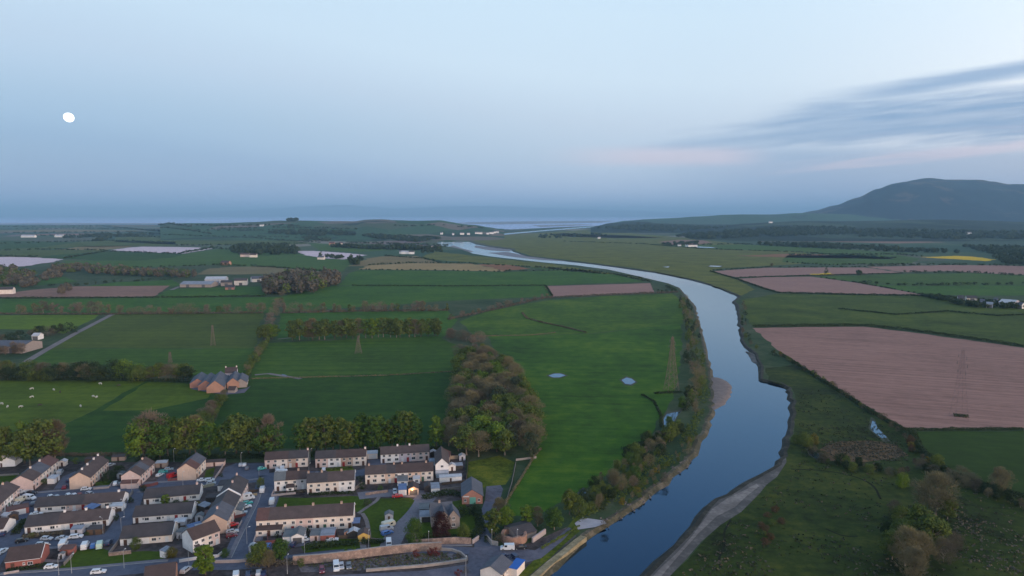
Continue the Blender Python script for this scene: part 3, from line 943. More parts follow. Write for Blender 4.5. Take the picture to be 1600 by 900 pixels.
def crown(rng, form, n_cl, per, size, bare):
    """crown of a tree of unit height (trunk top to 1.0): leaf clumps spread through an uneven envelope"""
    V, T = [], []
    wid = {'round': .36, 'tall': .23, 'spread': .44, 'bush': .62, 'column': .17, 'scrub': .75}[form]
    zb = {'round': .22, 'tall': .14, 'spread': .26, 'bush': .04, 'column': .10, 'scrub': .03}[form]
    lob = rng.uniform(0, 6.28, 4)
    for i in range(n_cl):
        u = rng.uniform(0.02, 1)
        z = zb + (1 - zb) * u
        if form in ('tall', 'column'):
            prof = min(1.0, .55 + 1.2 * u) * (1 - max(0, u - .78) / .22 * .75)
        else:
            prof = math.sqrt(max(.05, 1 - (2 * u - .9) ** 2 / 1.22))
        th = rng.uniform(0, 6.283)
        rr = wid * prof * (1 + .16 * math.sin(2 * th + lob[0]) + .12 * math.sin(3 * th + lob[1] + 4 * u) + .10 * math.sin(9 * u + lob[2]))
        r = rr * math.sqrt(rng.uniform(.12, 1))
        c = np.array([r * math.cos(th), r * math.sin(th), z])
        rc = wid * rng.uniform(.24, .42) * (.8 if form in ('tall', 'column') else 1)
        n = int(per * rng.uniform(.7, 1.3))
        d = rng.normal(size=(n, 3))
        d /= np.linalg.norm(d, axis=1, keepdims=True)
        d[:, 2] *= .8
        P = c + d * rc * rng.uniform(.35, 1.0, (n, 1)) ** .5
        out = d * .8 + np.array([c[0], c[1], (z - .5) * .6]) * 1.2 + rng.normal(size=(n, 3)) * .55 + np.array([0, 0, .25])
        out /= np.linalg.norm(out, axis=1, keepdims=True)
        if bare:
            up = d * .7 + np.array([c[0] * 1.5, c[1] * 1.5, .75]) + rng.normal(size=(n, 3)) * .35
            up /= np.linalg.norm(up, axis=1, keepdims=True)
            sd = np.cross(up, rng.normal(size=(n, 3)))
            sd /= np.linalg.norm(sd, axis=1, keepdims=True)
            L = size * rng.uniform(1.4, 3.2, (n, 1))
            W = size * rng.uniform(.10, .22, (n, 1))
            q = np.stack([P - sd * W, P + sd * W, P + up * L + sd * W * .3, P + up * L - sd * W * .3], 1).reshape(-1, 3)
        else:
            q = quads(P, out, size * rng.uniform(.6, 1.25, n), rng.uniform(.6, 1.0), rng)
        V.append(q)
        T.append(np.full(n, np.clip(rng.normal(.5, .26), 0, 1)) + rng.normal(0, .08, n))
    V = np.concatenate(V)
    V[:, 2] = np.maximum(V[:, 2], .01)
    return V, np.clip(np.concatenate(T), 0, 1)

def trunk_mb(rng, form, limbs=6):
    b = MB()
    r = {'round': .020, 'tall': .017, 'spread': .024, 'bush': .016, 'column': .014, 'scrub': .014}[form]
    top = {'round': .55, 'tall': .75, 'spread': .50, 'bush': .4, 'column': .8, 'scrub': .4}[form]
    pts = [Vector((0, 0, -.01))]
    k = 4
    for i in range(1, k + 1):
        pts.append(Vector((rng.normal(0, .008) * i, rng.normal(0, .008) * i, top * i / k)))
    for i in range(k):
        b.tube(pts[i], pts[i + 1], r * (1.25 if i == 0 else 1) * (1 - .2 * i), r * (1 - .2 * (i + 1)), 6)
    wid = {'round': .30, 'tall': .17, 'spread': .38, 'bush': .5, 'column': .12, 'scrub': .6}[form]
    for i in range(limbs):
        s = rng.uniform(.4, 1)
        p = pts[0].lerp(pts[-1], s)
        th = rng.uniform(0, 6.28)
        q = p + Vector((math.cos(th) * wid * rng.uniform(.5, 1), math.sin(th) * wid * rng.uniform(.5, 1), rng.uniform(.15, .38)))
        m = p.lerp(q, .5) + Vector((0, 0, -.03))
        b.tube(p, m, r * .5, r * .34, 5)
        b.tube(m, q, r * .34, r * .1, 5)
    return b

TREE_CACHE = {}
SPEC = {   # clumps, leaves per clump, leaf size for each level of detail
    'hi': (80, 62, .030), 'mid': (60, 44, .034), 'lo': (30, 20, .062)}
def tree_data(form, leaf, lod, k):
    key = (form, leaf, lod, k)
    if key not in TREE_CACHE:
        bare = leaf in ('bare', 'pink', 'umber')
        base = (form, bare, lod, k)
        if base not in TREE_CACHE:
            rng = np.random.default_rng(abs(hash((form, lod))) % 1000 + 31 * k + (500 if bare else 0)) if False else \
                np.random.default_rng(sum(ord(c) for c in form + lod) + 31 * k + (500 if bare else 0))
            n, per, s = SPEC[lod]
            if bare:
                per, s = int(per * 1.5), s * .85
            TREE_CACHE[base] = (*crown(rng, form, n, per, s, bare), trunk_mb(rng, form, 12 if bare else 6))
        V, T, tb = TREE_CACHE[base]
        TREE_CACHE[key] = (leaf_mesh('crown', V, T, LEAF[leaf]), tb.mesh('trunk', PALEBARK_M if k % 2 else BARK_M))
    return TREE_CACHE[key]

NV = 4
def tree(p, h, form, leaf, lod='mid', wide=1.0, name=None, trunk=True):
    """one tree: an Empty at its foot with its trunk and its crown"""
    k = random.randrange(NV)
    h *= .91
    cm, tm = tree_data(form, leaf, lod, k)
    e = empty(name or ('bush' if form in ('bush', 'scrub') or h < 9.5 else 'tree'), (p[0], p[1], p[2]), random.uniform(0, 6.28))
    e.scale = (h * wide, h * wide * random.uniform(.9, 1.1), h)
    link('crown', cm, e)
    link('trunk', tm, e)
    return e

def pick(mix):
    r = random.uniform(0, sum(w for _, w in mix))
    for k, w in mix:
        r -= w
        if r <= 0:
            return k
    return mix[-1][0]

LSEQ = {}
def row_labels(items, where, group, cat='tree'):
    """items: (tree, px, leaf word, form word) - labelled in order from the left of the photo, each with its place in its own row"""
    items.sort(key=lambda q: q[1])
    n = len(items)
    for i, (o, px, leaf, fw) in enumerate(items):
        tag(o, '%s %s, %s from the left %s' % (WORDS[leaf], fw, nth(i), where), cat, group)

def tree_row(a, b, n, h, form, mix, where, group, lod='mid', jit=3.0, wide=1.0, hv=.12, bend=None, extra=()):
    fw = 'bush' if h < 9.5 else 'tree'
    A, B = G(*a), G(*b)
    out = []
    for i in range(n):
        t = (i + .5 + random.uniform(-.28, .28)) / n
        p = A.lerp(B, t)
        if bend:
            p = p + (G(*bend) - (A + B) / 2) * (4 * t * (1 - t))
        p = p + Vector((random.uniform(-jit, jit) * .4, random.uniform(-jit, jit), 0))
        leaf = pick(mix)
        f = form if isinstance(form, str) else random.choice(form)
        o = tree(p, h * random.uniform(1 - hv, 1 + hv), f, leaf, lod, wide * random.uniform(.88, 1.12))
        u = p.x / p.y
        out.append((o, u, leaf, fw))
    row_labels(out, where, group, fw)

# --- the tall rows behind the terraces (nearest rows of trees)
tree_row((-30, 727), (92, 723), 7, 21, ['tall', 'round'], [('olive', 3), ('umber', 1.4), ('fresh', .8)], 'in the dense clump behind the oblique terraces', 'trees behind the oblique terraces', 'mid', 3, 1.15)
tree_row((218, 716), (438, 712), 14, 19, ['tall', 'round', 'tall'], [('olive', 3), ('green', 1.8), ('fresh', .6), ('bare', 1.4)], 'in the row behind the car park', 'trees behind the car park', 'mid', 4, 1.1)
tree_row((466, 706), (652, 700), 15, 18.5, 'tall', [('green', 3), ('fresh', 1.2), ('olive', 2.6)], 'in the tall row behind the two-storey terraces', 'trees behind the two-storey terraces', 'mid', 3, 1.12)
for px, py, h, f, lf, lab in [(238, 716, 24, 'round', 'pink', 'big bare rosy brown tree rising above the row behind the car park'),
                              (250, 719, 21, 'round', 'green', 'broad green tree in front of the big bare rosy one'),
                              (421, 713, 22, 'tall', 'pink', 'slender bare tree with a long pale trunk at the end of its row'),
                              (682, 703, 19, 'tall', 'fresh', 'lone yellow green tree in the gap beside the central wood')]:
    tag(tree(G(px, py), h, f, lf, 'mid'), lab, 'tree')

# --- the central wood
def wood(poly, space, h, mix, forms, where, group, lod='mid', ranks=9, hv=.18, keep_out=None, wide=1.15):
    """trees filling an outlined stand, labelled by rank (from the front) and order in the rank"""
    P = [G(*q) for q in poly]
    x0, x1 = min(p.x for p in P), max(p.x for p in P)
    y0, y1 = min(p.y for p in P), max(p.y for p in P)
    rows = []
    y = y0 + space * .4
    r = 0
    while y < y1:
        x = x0 + (space * .5 if r % 2 else 0)
        row = []
        while x < x1:
            q = Vector((x + random.uniform(-.32, .32) * space, y + random.uniform(-.32, .32) * space, 0))
            if in_poly(q.x, q.y, P):
                leaf = pick(mix)
                o = tree(q, h * random.uniform(1 - hv, 1 + hv), random.choice(forms), leaf, lod, wide * random.uniform(.9, 1.15))
                row.append((o, q.x, leaf, 'tree'))
            x += space
        if row:
            rows.append(row)
        y += space * 1.0
        r += 1
    for i, row in enumerate(rows):
        row.sort(key=lambda q: q[1])
        for j, (o, _, leaf, fw) in enumerate(row):
            tag(o, '%s tree, %s from the left in the %s rank of %s' % (WORDS[leaf], nth(j), nth(i), where), 'tree', group)
wood([(694, 700), (732, 716), (838, 713), (838, 668), (822, 630), (806, 596), (786, 572), (752, 562), (722, 566), (716, 600), (714, 640), (706, 668)], 9.0, 13.6,
     [('bare', 4.4), ('umber', 1.0), ('olive', 4), ('fresh', 1.1), ('gold', .25), ('green', .6), ('grey', .4)], ['round', 'round', 'spread'], 'the central wood', 'trees of the central wood')
tag(tree(G(830, 719), 15, 'tall', 'grey', 'mid', 1.2), 'dense grey green tree at the corner of the central wood by the meadow', 'tree')
tree_row((716, 556), (770, 552), 6, 9, ['round', 'bush'], [('umber', 2), ('pink', 1.5), ('olive', 1), ('gold', .5)], 'in the scrub behind the central wood', 'trees behind the central wood', 'mid', 9, 1.3)
tree_row((700, 527), (745, 538), 6, 10, ['round', 'bush'], [('umber', 2), ('pink', 1.5)], 'in the bare thicket behind the meadow gate', 'trees of the bare thicket', 'mid', 9, 1.3)

# --- the avenue across the middle fields
tree_row((455, 531), (690, 525), 24, 20, ['tall', 'round', 'tall'], [('olive', 4), ('fresh', 1.6), ('bare', 1)], 'in the avenue behind the small pylon', 'trees of the avenue', 'mid', 3, 1.2)
tree_row((406, 531), (432, 529), 4, 17, ['round', 'tall'], [('olive', 3), ('fresh', 1)], 'in the clump left of the avenue', 'trees left of the avenue', 'mid', 4, 1.2)
# --- the row behind the grazing cattle
tree_row((-20, 592), (300, 594), 27, 12, ['round', 'spread', 'bush'], [('olive', 4), ('fresh', 1), ('bare', 1.2), ('pink', .5), ('umber', .8), ('dark', 1)], 'in the row behind the grazing cattle', 'trees behind the grazing cattle', 'mid', 4, 1.25, .25)
# --- hedgerow trees of the fields further back
tree_row((20, 490), (178, 491), 11, 13, ['tall', 'round'], [('pink', 3), ('bare', 2), ('umber', 1)], 'in the hedge behind the yellow green field', 'hedgerow trees behind the yellow green field', 'lo', 4, 1.1, .25)
tree_row((180, 491), (412, 489), 15, 10, ['round', 'bush'], [('pink', 3), ('bare', 3), ('olive', 1)], 'in the hedge behind the long olive field', 'hedgerow trees behind the long olive field', 'lo', 4, 1.3, .3)
tree_row((440, 489), (700, 486), 22, 11, ['round', 'tall', 'bush'], [('pink', 3), ('bare', 3), ('olive', .6)], 'in the bare hedge beyond the avenue', 'hedgerow trees beyond the avenue', 'lo', 4, 1.1, .3)
tree_row((413, 527), (442, 462), 9, 9, ['round', 'bush'], [('pink', 2), ('bare', 2), ('olive', 1)], 'along the lane hedge beside the avenue', 'trees of the lane hedge', 'lo', 3, 1.2, .3)
tree_row((306, 676), (350, 622), 10, 6.5, ['bush', 'round'], [('olive', 3), ('pink', 1), ('bare', 2)], 'along the hedge below the brick steading', 'trees below the brick steading', 'mid', 2, 1.3, .25)
tree_row((384, 586), (412, 540), 9, 6.5, ['bush', 'round'], [('olive', 3), ('bare', 2), ('pink', .5)], 'along the hedge above the brick steading', 'trees above the brick steading', 'lo', 2, 1.2, .25)
tree_row((700, 500), (860, 462), 13, 6.5, ['bush', 'round'], [('pink', 2), ('bare', 2), ('umber', 1), ('gold', .3)], 'along the hedge running up to the ploughed strip', 'bushes up to the ploughed strip', 'lo', 4, 1.3, .3)
tree_row((-12, 554), (40, 552), 6, 10, ['round', 'tall'], [('pink', 3), ('umber', 2)], 'before the farm shed beside the lane', 'bare trees before the lane farm', 'lo', 3, 1.2, .2)
tree_row((0, 534), (108, 520), 10, 9, ['round', 'bush'], [('dark', 3), ('umber', 2), ('olive', 1.5)], 'round the farm beside the lane', 'trees round the lane farm', 'lo', 7, 1.3, .25)
# --- the dark copse by the farm
# --- single trees and shrubs in the village and by the river
SINGLE = [
    (648, 851, 10, 'bush', 'green', 'hi', .62, 'dense dark green tree on the corner of the curved drive'),
    (689, 843, 10.5, 'bush', 'copper', 'hi', .66, 'copper beech in front of the stone lodge'),
    (724, 843, 6.5, 'bush', 'olive', 'hi', .6, 'pale olive bush behind the long garden wall'),
    (772, 836, 11, 'tall', 'olive', 'hi', 1.2, 'tall olive tree beside the lane to the yard'),
    (790, 826, 9, 'round', 'fresh', 'hi', .9, 'fresh green tree beside the tall olive one by the lane'),
    (781, 808, 8, 'round', 'bare', 'hi', 1.1, 'bare brownish tree at the fence corner above the lane'),
    (822, 822, 9, 'tall', 'fresh', 'hi', 1.3, 'slim fresh green tree at the meadow foot'),
    (840, 822, 8, 'tall', 'bare', 'mid', 1.4, 'thin bare tree at the meadow foot'),
    (866, 828, 9.5, 'round', 'green', 'hi', .95, 'bright green tree beside the roofed ruin and the river track'),
    (890, 804, 11, 'round', 'olive', 'hi', .8, 'brownish olive tree on the meadow edge above the slipway'),
    (904, 804, 8, 'bush', 'olive', 'mid', .7, 'low olive bush beside the brownish tree above the slipway'),
    (438, 878, 8.5, 'round', 'green', 'hi', 1.0, 'bright green tree beside the lower road'),
    (406, 884, 8.5, 'spread', 'olive', 'hi', 1.0, 'loose olive tree with yellowish leaves at the road junction'),
    (420, 886, 6, 'round', 'bare', 'hi', 1.1, 'small bare tree between the two roadside trees'),
    (321, 898, 11, 'tall', 'fresh', 'hi', 1.3, 'thin spring green tree in front of the white house'),
    (212, 858, 4.5, 'bush', 'olive', 'hi', .7, 'round olive bush before the lowest bungalow terrace'),
    (268, 872, 4.0, 'bush', 'gold', 'hi', .8, 'golden brown bush beside the footpath to the white house'),
    (352, 870, 3.2, 'bush', 'green', 'mid', .9, 'green bush at the corner garden of the white house'),
    (259, 790, 5.0, 'tall', 'fresh', 'mid', 1.6, 'small conical green tree before the upper bungalow terrace'),
    (275, 792, 3.2, 'bush', 'dark', 'mid', 1.0, 'dark hedge bush before the upper bungalow terrace'),
    (290, 792, 3.0, 'bush', 'olive', 'mid', 1.1, 'olive hedge bush before the upper bungalow terrace'),
    (310, 796, 3.4, 'bush', 'gold', 'mid', 1.0, 'yellowish bush at the gable of the upper bungalow terrace'),
    (407, 762, 5, 'bush', 'olive', 'mid', .7, 'round green bush at the street corner'),
    (224, 768, 3, 'bush', 'dark', 'mid', .9, 'dark bush in the garden of the pink terrace'),
    (170, 752, 5, 'bush', 'dark', 'mid', 1.2, 'large dark garden shrub right of the second terrace'),
    (185, 743, 5, 'bush', 'dark', 'mid', 1.2, 'dark evergreen shrub behind the second garden'),
    (70, 756, 2.6, 'bush', 'olive', 'mid', .9, 'low olive bush at the corner of the first terrace'),
    (1038, 752, 4, 'bush', 'umber', 'mid', .9, 'dark bush hanging over the river edge'),
    (945, 824, 3.2, 'bush', 'umber', 'mid', .9, 'dark bush on the end of the slipway'),
    (958, 757, 7, 'round', 'bare', 'hi', 1.3, 'bare shrub clump at the river hedge'),
    (990, 760, 5, 'bush', 'pink', 'hi', .8, 'small rosy shrub on the bank below the bare clump'),
    (1046, 690, 10, 'round', 'olive', 'mid', 1.1, 'olive willow beside the pond near the big pylon'),
    (1066, 640, 9, 'round', 'green', 'mid', 1.0, 'green tree by the pond and the big pylon'),
    # right bank
    (1410, 762, 7, 'bush', 'fresh', 'hi', .72, 'bright yellow green bush standing alone in the marsh'),
    (1462, 806, 18, 'round', 'bare', 'hi', 1.1, 'largest bare brown tree on the marsh'),
    (1434, 846, 14, 'round', 'olive', 'hi', 1.1, 'olive tree in front of the largest bare one on the marsh'),
    (1454, 858, 13, 'round', 'olive', 'hi', 1.1, 'second olive tree beside the marsh ditch'),
    (1414, 884, 14, 'round', 'bare', 'hi', 1.1, 'bare tree nearest the drone on the marsh'),
    (1394, 874, 11, 'round', 'olive', 'hi', 1.0, 'low olive tree on the near side of the marsh clump'),
    (1426, 908, 12, 'round', 'bare', 'hi', 1.0, 'bare tree cut by the lower frame edge'),
    (1474, 878, 8.5, 'bush', 'umber', 'hi', .8, 'dark low thicket beside the marsh trees'),
    (1398, 800, 5, 'bush', 'umber', 'hi', 1.0, 'dark thicket on the river side of the largest bare tree'),
    (1386, 836, 5, 'bush', 'dark', 'hi', 1.0, 'dark thicket left of the olive marsh trees'),
    (1444, 822, 6, 'bush', 'umber', 'hi', 1.0, 'dark thicket under the largest bare tree'),
    (1492, 858, 6, 'bush', 'umber', 'hi', 1.0, 'low dark thicket on the field side of the marsh trees'),
    (1412, 852, 10, 'round', 'olive', 'hi', 1.2, 'olive tree filling the middle of the marsh clump'),
    (1438, 880, 11, 'round', 'bare', 'hi', 1.2, 'bare tree on the field side of the nearest marsh tree'),
    (1480, 812, 9, 'round', 'olive', 'hi', 1.1, 'olive tree on the field side of the largest bare tree'),
    (1408, 818, 7, 'bush', 'olive', 'hi', 1.0, 'olive thicket between the largest bare tree and the river'),
    (1562, 770, 11.5, 'round', 'bare', 'hi', 1.1, 'wide bare tree at the edge of the dark green field'),
    (1556, 776, 6, 'bush', 'dark', 'hi', .7, 'dark ivy covered bush under the wide bare tree'),
    (1500, 752, 7, 'bush', 'bare', 'hi', 1.0, 'bare brown bush on the field hedge'),
    (1520, 760, 6, 'bush', 'bare', 'hi', 1.0, 'second bare brown bush on the field hedge'),
    (1464, 730, 6.5, 'bush', 'olive', 'hi', .9, 'olive bush at the field corner above the marsh'),
    (1258, 698, 8, 'bush', 'olive', 'hi', .8, 'olive willow on the right river bank'),
    (1244, 694, 6, 'bush', 'olive', 'mid', .8, 'low willow overhanging the right river bank'),
    (1272, 694, 6, 'bush', 'gold', 'mid', .7, 'golden gorse bush behind the bank willow'),
    (1422, 694, 5, 'bush', 'gorse', 'mid', .7, 'orange brown shrub at the corner of the ploughed field'),
    (1424, 706, 4, 'bush', 'gorse', 'mid', .8, 'lower rust shrub at the corner of the ploughed field'),
    (1206, 405 + 11, 8, 'bush', 'gorse', 'lo', 1.0, 'rust brown bush at the far field edge'),
    (1291, 429, 14, 'bush', 'dark', 'lo', .5, 'dark round tree in the yellow strip between ploughed fields'),
]
for px, py, h, f, lf, lod, wd, lab in SINGLE:
    tag(tree(G(px, py), h, f, lf, lod, wd), lab, 'bush' if f in ('bush', 'scrub') and h < 9 else 'tree')

# --- scrub along the banks, shrub by shrub
def shrubs(path, n, h, mix, where, group, spread=6.0, lod='lo', wide=.85, hv=.35, form=('bush', 'round')):
    P = [G(*q) for q in path]
    L = [(b - a).length for a, b in zip(P, P[1:])]
    S = sum(L)
    out = []
    for i in range(n):
        s = S * (i + random.uniform(.1, .9)) / n
        for a, b, l in zip(P, P[1:], L):
            if s <= l:
                break
            s -= l
        q = a.lerp(b, s / l)
        d = (b - a).normalized()
        q = q + Vector((-d.y, d.x, 0)) * random.uniform(-spread, spread)
        if in_poly(q.x, q.y, river_loop):
            continue
        leaf = pick(mix)
        o = tree(q, h * random.uniform(1 - hv, 1 + hv), random.choice(form), leaf, lod, wide * random.uniform(.85, 1.2), 'shrub')
        out.append((o, q.y, leaf, 'shrub'))
    out.sort(key=lambda r: r[1])
    for i, (o, _, leaf, fw) in enumerate(out):
        tag(o, '%s shrub, %s from the near end %s' % (WORDS[leaf], nth(i), where), 'shrub', group)
shrubs([(1068, 466), (1078, 500), (1082, 540), (1086, 580), (1088, 620), (1080, 650)], 72, 8.0, [('dark', 2.5), ('green', 2), ('olive', 3), ('bare', 2.2), ('pink', 1), ('grey', 1)], 'of the left bank scrub by the pylon',
       'left bank scrub by the pylon', 7, 'lo', .75)
shrubs([(1060, 668), (1020, 700), (985, 735), (940, 775), (908, 798)], 76, 5.0, [('dark', 2), ('olive', 3), ('bare', 2), ('pink', 1), ('green', 1)], 'of the left bank scrub below the pylon',
       'left bank scrub below the pylon', 7, 'mid', .8)
shrubs([(1090, 680), (1060, 715), (1015, 757), (970, 792)], 48, 2.5, [('olive', 2), ('bare', 2), ('gold', .6)], 'of the low shrubs on the stony bank', 'low shrubs on the stony bank', 2.5, 'lo', .9)
shrubs([(1162, 474), (1161, 505), (1165, 532), (1182, 546), (1206, 556)], 20, 4.5, [('umber', 3), ('dark', 2), ('olive', .8)], 'of the dark scrub on the right bank', 'dark scrub on the right bank', 3, 'lo', .9)
shrubs([(1210, 552), (1290, 598), (1354, 641), (1408, 676), (1432, 716), (1480, 746)], 42, 3.4, [('dark', 3), ('umber', 2), ('olive', 1.5), ('gold', .25)], 'of the hedge under the ploughed field', 'hedge shrubs under the ploughed field', 1.5, 'lo', 1.0)
shrubs([(1262, 708), (1310, 728), (1370, 738), (1420, 740)], 24, 4.0, [('dark', 2.5), ('umber', 2), ('olive', 1.4), ('bare', 1)], 'of the thicket across the marsh', 'thicket across the marsh', 5, 'mid', 1.0)
shrubs([(1430, 725), (1488, 752), (1560, 782), (1610, 800)], 24, 4.0, [('dark', 3), ('bare', 2), ('umber', 2)], 'of the hedge below the dark green field', 'hedge below the dark green field', 3, 'mid', 1.0)
shrubs([(1216, 800), (1206, 818), (1190, 842), (1204, 856)], 9, 2.4, [('gorse', 4), ('olive', 1)], 'of the rusty bracken clump on the marsh', 'rusty bracken on the marsh', 4, 'mid', 1.0, .3, ('scrub', 'bush'))

# --- hedges: one long leafy thing each
def hedge(path, w, h, leaf, label, z=0.0, dens=1.0, name='hedge', cat='hedge', gaps=0.0):
    P = [G(*q) for q in path]
    V, T = [], []
    for a, b in zip(P, P[1:]):
        L = (b - a).length
        dist = (a.y + b.y) / 2
        s = .32 if dist < 420 else .55 if dist < 800 else 1.0
        n = int(L * (w + h * 1.4) / (s * s) * .9 * dens)
        n = min(n, 14000)
        t_ = RNG.uniform(0, 1, n)
        d = (b - a).normalized()
        nr = np.array((-d.y, d.x, 0.0))
        k = np.array([mnoise.noise(Vector((a.x + q * (b - a).x, a.y + q * (b - a).y, 1.3)) * .16) for q in t_])
        hh = h * (1 + .45 * k)
        off = RNG.uniform(-1, 1, n)
        zz = RNG.uniform(0, 1, n) ** .7
        pos = np.array(a)[None] + np.outer(t_, np.array(b - a)) + np.outer(off * w / 2 * (1.1 - .35 * zz), nr)
        pos[:, 2] = z + zz * hh
        if gaps:
            keep = k > -gaps
            pos, off, n = pos[keep], off[keep], int(keep.sum())
            k = k[keep]
        N = np.outer(off, nr) + RNG.normal(size=(n, 3)) * .6 + np.array([0, 0, .5])
        N /= np.linalg.norm(N, axis=1, keepdims=True)
        V.append(quads(pos, N, s * RNG.uniform(.6, 1.2, n)))
        T.append(np.clip(.5 + k * .6 + RNG.normal(0, .18, n), 0, 1))
    o = link(name, leaf_mesh(name, np.concatenate(V), np.concatenate(T), LEAF[leaf]))
    return tag(o, label, cat, 'field hedges')
HEDGES = [
    ([(-20, 594), (120, 594), (300, 597)], 3, 2.2, 'dark', 'dark hedge at the foot of the trees behind the grazing cattle'),
    ([(0, 491), (178, 491.5)], 3, 2.0, 'umber', 'dark hedge behind the yellow green field'),
    ([(180, 491), (412, 489.5)], 3, 2.2, 'umber', 'long dark hedge along the top of the olive field'),
    ([(440, 489.5), (560, 487), (702, 485.5)], 3, 2.4, 'umber', 'brown hedge behind the avenue of trees'),
    ([(0, 466.5), (240, 465.5), (418, 463)], 3, 2, 'dark', 'dark hedge below the pink ploughed strip'),
    ([(700, 500), (760, 487), (850, 466), (960, 461), (1060, 457)], 3, 2.4, 'umber', 'brown hedge along the far side of the riverside meadow'),
    ([(853, 447), (863, 463)], 3, 2, 'dark', 'short hedge at the near end of the ploughed strip'),
    ([(550, 446.5), (700, 447.5), (853, 446.4)], 3, 1.8, 'dark', 'thin dark hedge line running to the ploughed strip'),
    ([(816, 489), (824, 498), (850, 505), (880, 511), (916, 520)], 2.6, 1.2, 'umber', 'curved brown hedge in the riverside meadow'),
    ([(757, 525.5), (830, 524), (868, 520)], 2.5, .8, 'bare', 'faint brown fence line across the riverside meadow'),
    ([(392, 592), (600, 587), (716, 580)], 1.6, .6, 'bare', 'faint grassy strip between the two middle fields'),
    ([(386, 590), (400, 560), (420, 532)], 3, 3.0, 'olive', 'olive hedge climbing from the brick steading'),
    ([(322, 672), (350, 622)], 3, 2.6, 'olive', 'olive hedge falling from the brick steading'),
    ([(1176, 511), (1350, 509), (1432, 518), (1600, 542)], 3, 2.6, 'dark', 'dark hedge along the top of the big ploughed field'),
    ([(1218, 553), (1294, 602), (1356, 642), (1412, 674)], 3, 2.2, 'dark', 'dark hedge along the river side of the big ploughed field'),
    ([(1412, 673), (1600, 671.5)], 2.5, 1.6, 'dark', 'low hedge along the bottom of the big ploughed field'),
    ([(1424, 676), (1438, 705), (1484, 744), (1600, 780)], 4, 2.6, 'dark', 'dark hedge below the green field corner'),
    ([(1110, 424), (1150, 436), (1196, 452), (1216, 458)], 4, 2, 'dark', 'dark hedge on the river side of the rose ploughed fields'),
    ([(1150, 434.6), (1240, 431.6), (1410, 427.4)], 4, 2, 'dark', 'hedge between the two rose ploughed fields'),
    ([(1216, 458), (1350, 461.4), (1450, 462.6), (1500, 470)], 4, 2.4, 'dark', 'hedge below the rose ploughed field'),
    ([(1310, 483), (1400, 492), (1480, 487), (1560, 494), (1600, 492)], 3, 1.6, 'dark', 'wavy dark ditch hedge in the right hand pasture'),
    ([(1440, 463), (1500, 468), (1600, 476)], 8, 4, 'dark', 'belt of dark bushes around the white farm'),
    ([(1490, 650), (1513, 652)], 4, 1.2, 'dark', 'dark weeds at the foot of the thin pylon'),
    ([(1003, 617), (1022, 628), (1033, 650), (1033, 668)], 2, .9, 'dark', 'curved ditch hedge near the pond'),
    ([(1022, 615), (1066, 613)], 4, 1.0, 'dark', 'dark weeds below the big pylon'),
    ([(975, 705), (1000, 698), (1030, 690), (1040, 678)], 6, 2.0, 'dark', 'dark bramble bank near the pond'),
    ([(60, 712), (210, 712)], 3, 1.4, 'umber', 'brown hedge behind the oblique terraces'),
    ([(215, 719), (440, 714), (690, 704)], 5, 2.0, 'dark', 'dark undergrowth at the foot of the tall tree rows'),
    ([(425, 752 - 34), (490, 712)], 3, 1.6, 'olive', 'scrubby hedge behind the first far terrace'),
    ([(845, 702), (836, 712), (812, 752), (790, 786)], 1.2, .9, 'bare', 'pale grassy fence line on the village side of the meadow'),
    ([(476, 858), (520, 853), (560, 850)], 3.2, 1.8, 'dark', 'dark hedge below the strip lawn'),
    ([(565, 850), (600, 848)], 2.2, 1.6, 'dark', 'short hedge right of the garden path'),
    ([(640, 848), (660, 858)], 2.0, 1.8, 'green', 'green hedge at the foot of the corner tree'),
    ([(655, 846), (735, 842)], 3.0, 2.6, 'dark', 'dark hedge behind the long garden wall'),
    ([(700, 812), (744, 800), (752, 830), (742, 843)], 4.0, 3.2, 'dark', 'tall dark shrubbery round the lodge garden'),
    ([(660, 780), (700, 772), (725, 776)], 3.0, 2.0, 'dark', 'dark hedge beyond the lodge drive'),
    ([(608, 743), (660, 738)], 2.4, 2.0, 'green', 'green hedge before the pale far terrace'),
    ([(500, 735), (550, 731)], 2.4, .7, 'olive', 'rough grass verge before the middle far terrace'),
    ([(430, 771), (478, 769)], 1.2, .9, 'umber', 'low brown hedge before the white terrace'),
    ([(482, 774), (556, 771)], 1.8, 1.1, 'dark', 'dark hedge before the cream terrace'),
    ([(36, 842), (60, 838), (100, 834)], 2.4, 1.4, 'umber', 'brown garden hedge before the long bungalow terrace'),
    ([(22, 836), (40, 815)], 3.0, 1.6, 'dark', 'dark hedge at the gable of the long bungalow terrace'),
    ([(225, 795), (312, 790)], 2.2, 1.6, 'dark', 'dark hedge before the upper bungalow terrace'),
    ([(225, 825), (256, 822)], 2.2, 1.2, 'olive', 'olive hedge before the middle bungalow terrace'),
    ([(150, 758), (172, 754)], 2.0, 1.0, 'green', 'green hedge beside the second oblique terrace'),
    ([(10, 893), (75, 884)], 1.8, 1.0, 'dark', 'hedge before the red brick bungalow'),
    ([(385, 885), (470, 880)], 3.0, 2.0, 'umber', 'brown thicket between the lower road and the pink wall'),
    ([(845, 858), (880, 838), (905, 822)], 1.2, .6, 'olive', 'grass verge of the riverside track'),
]
for h_ in HEDGES:
    hedge(*h_)

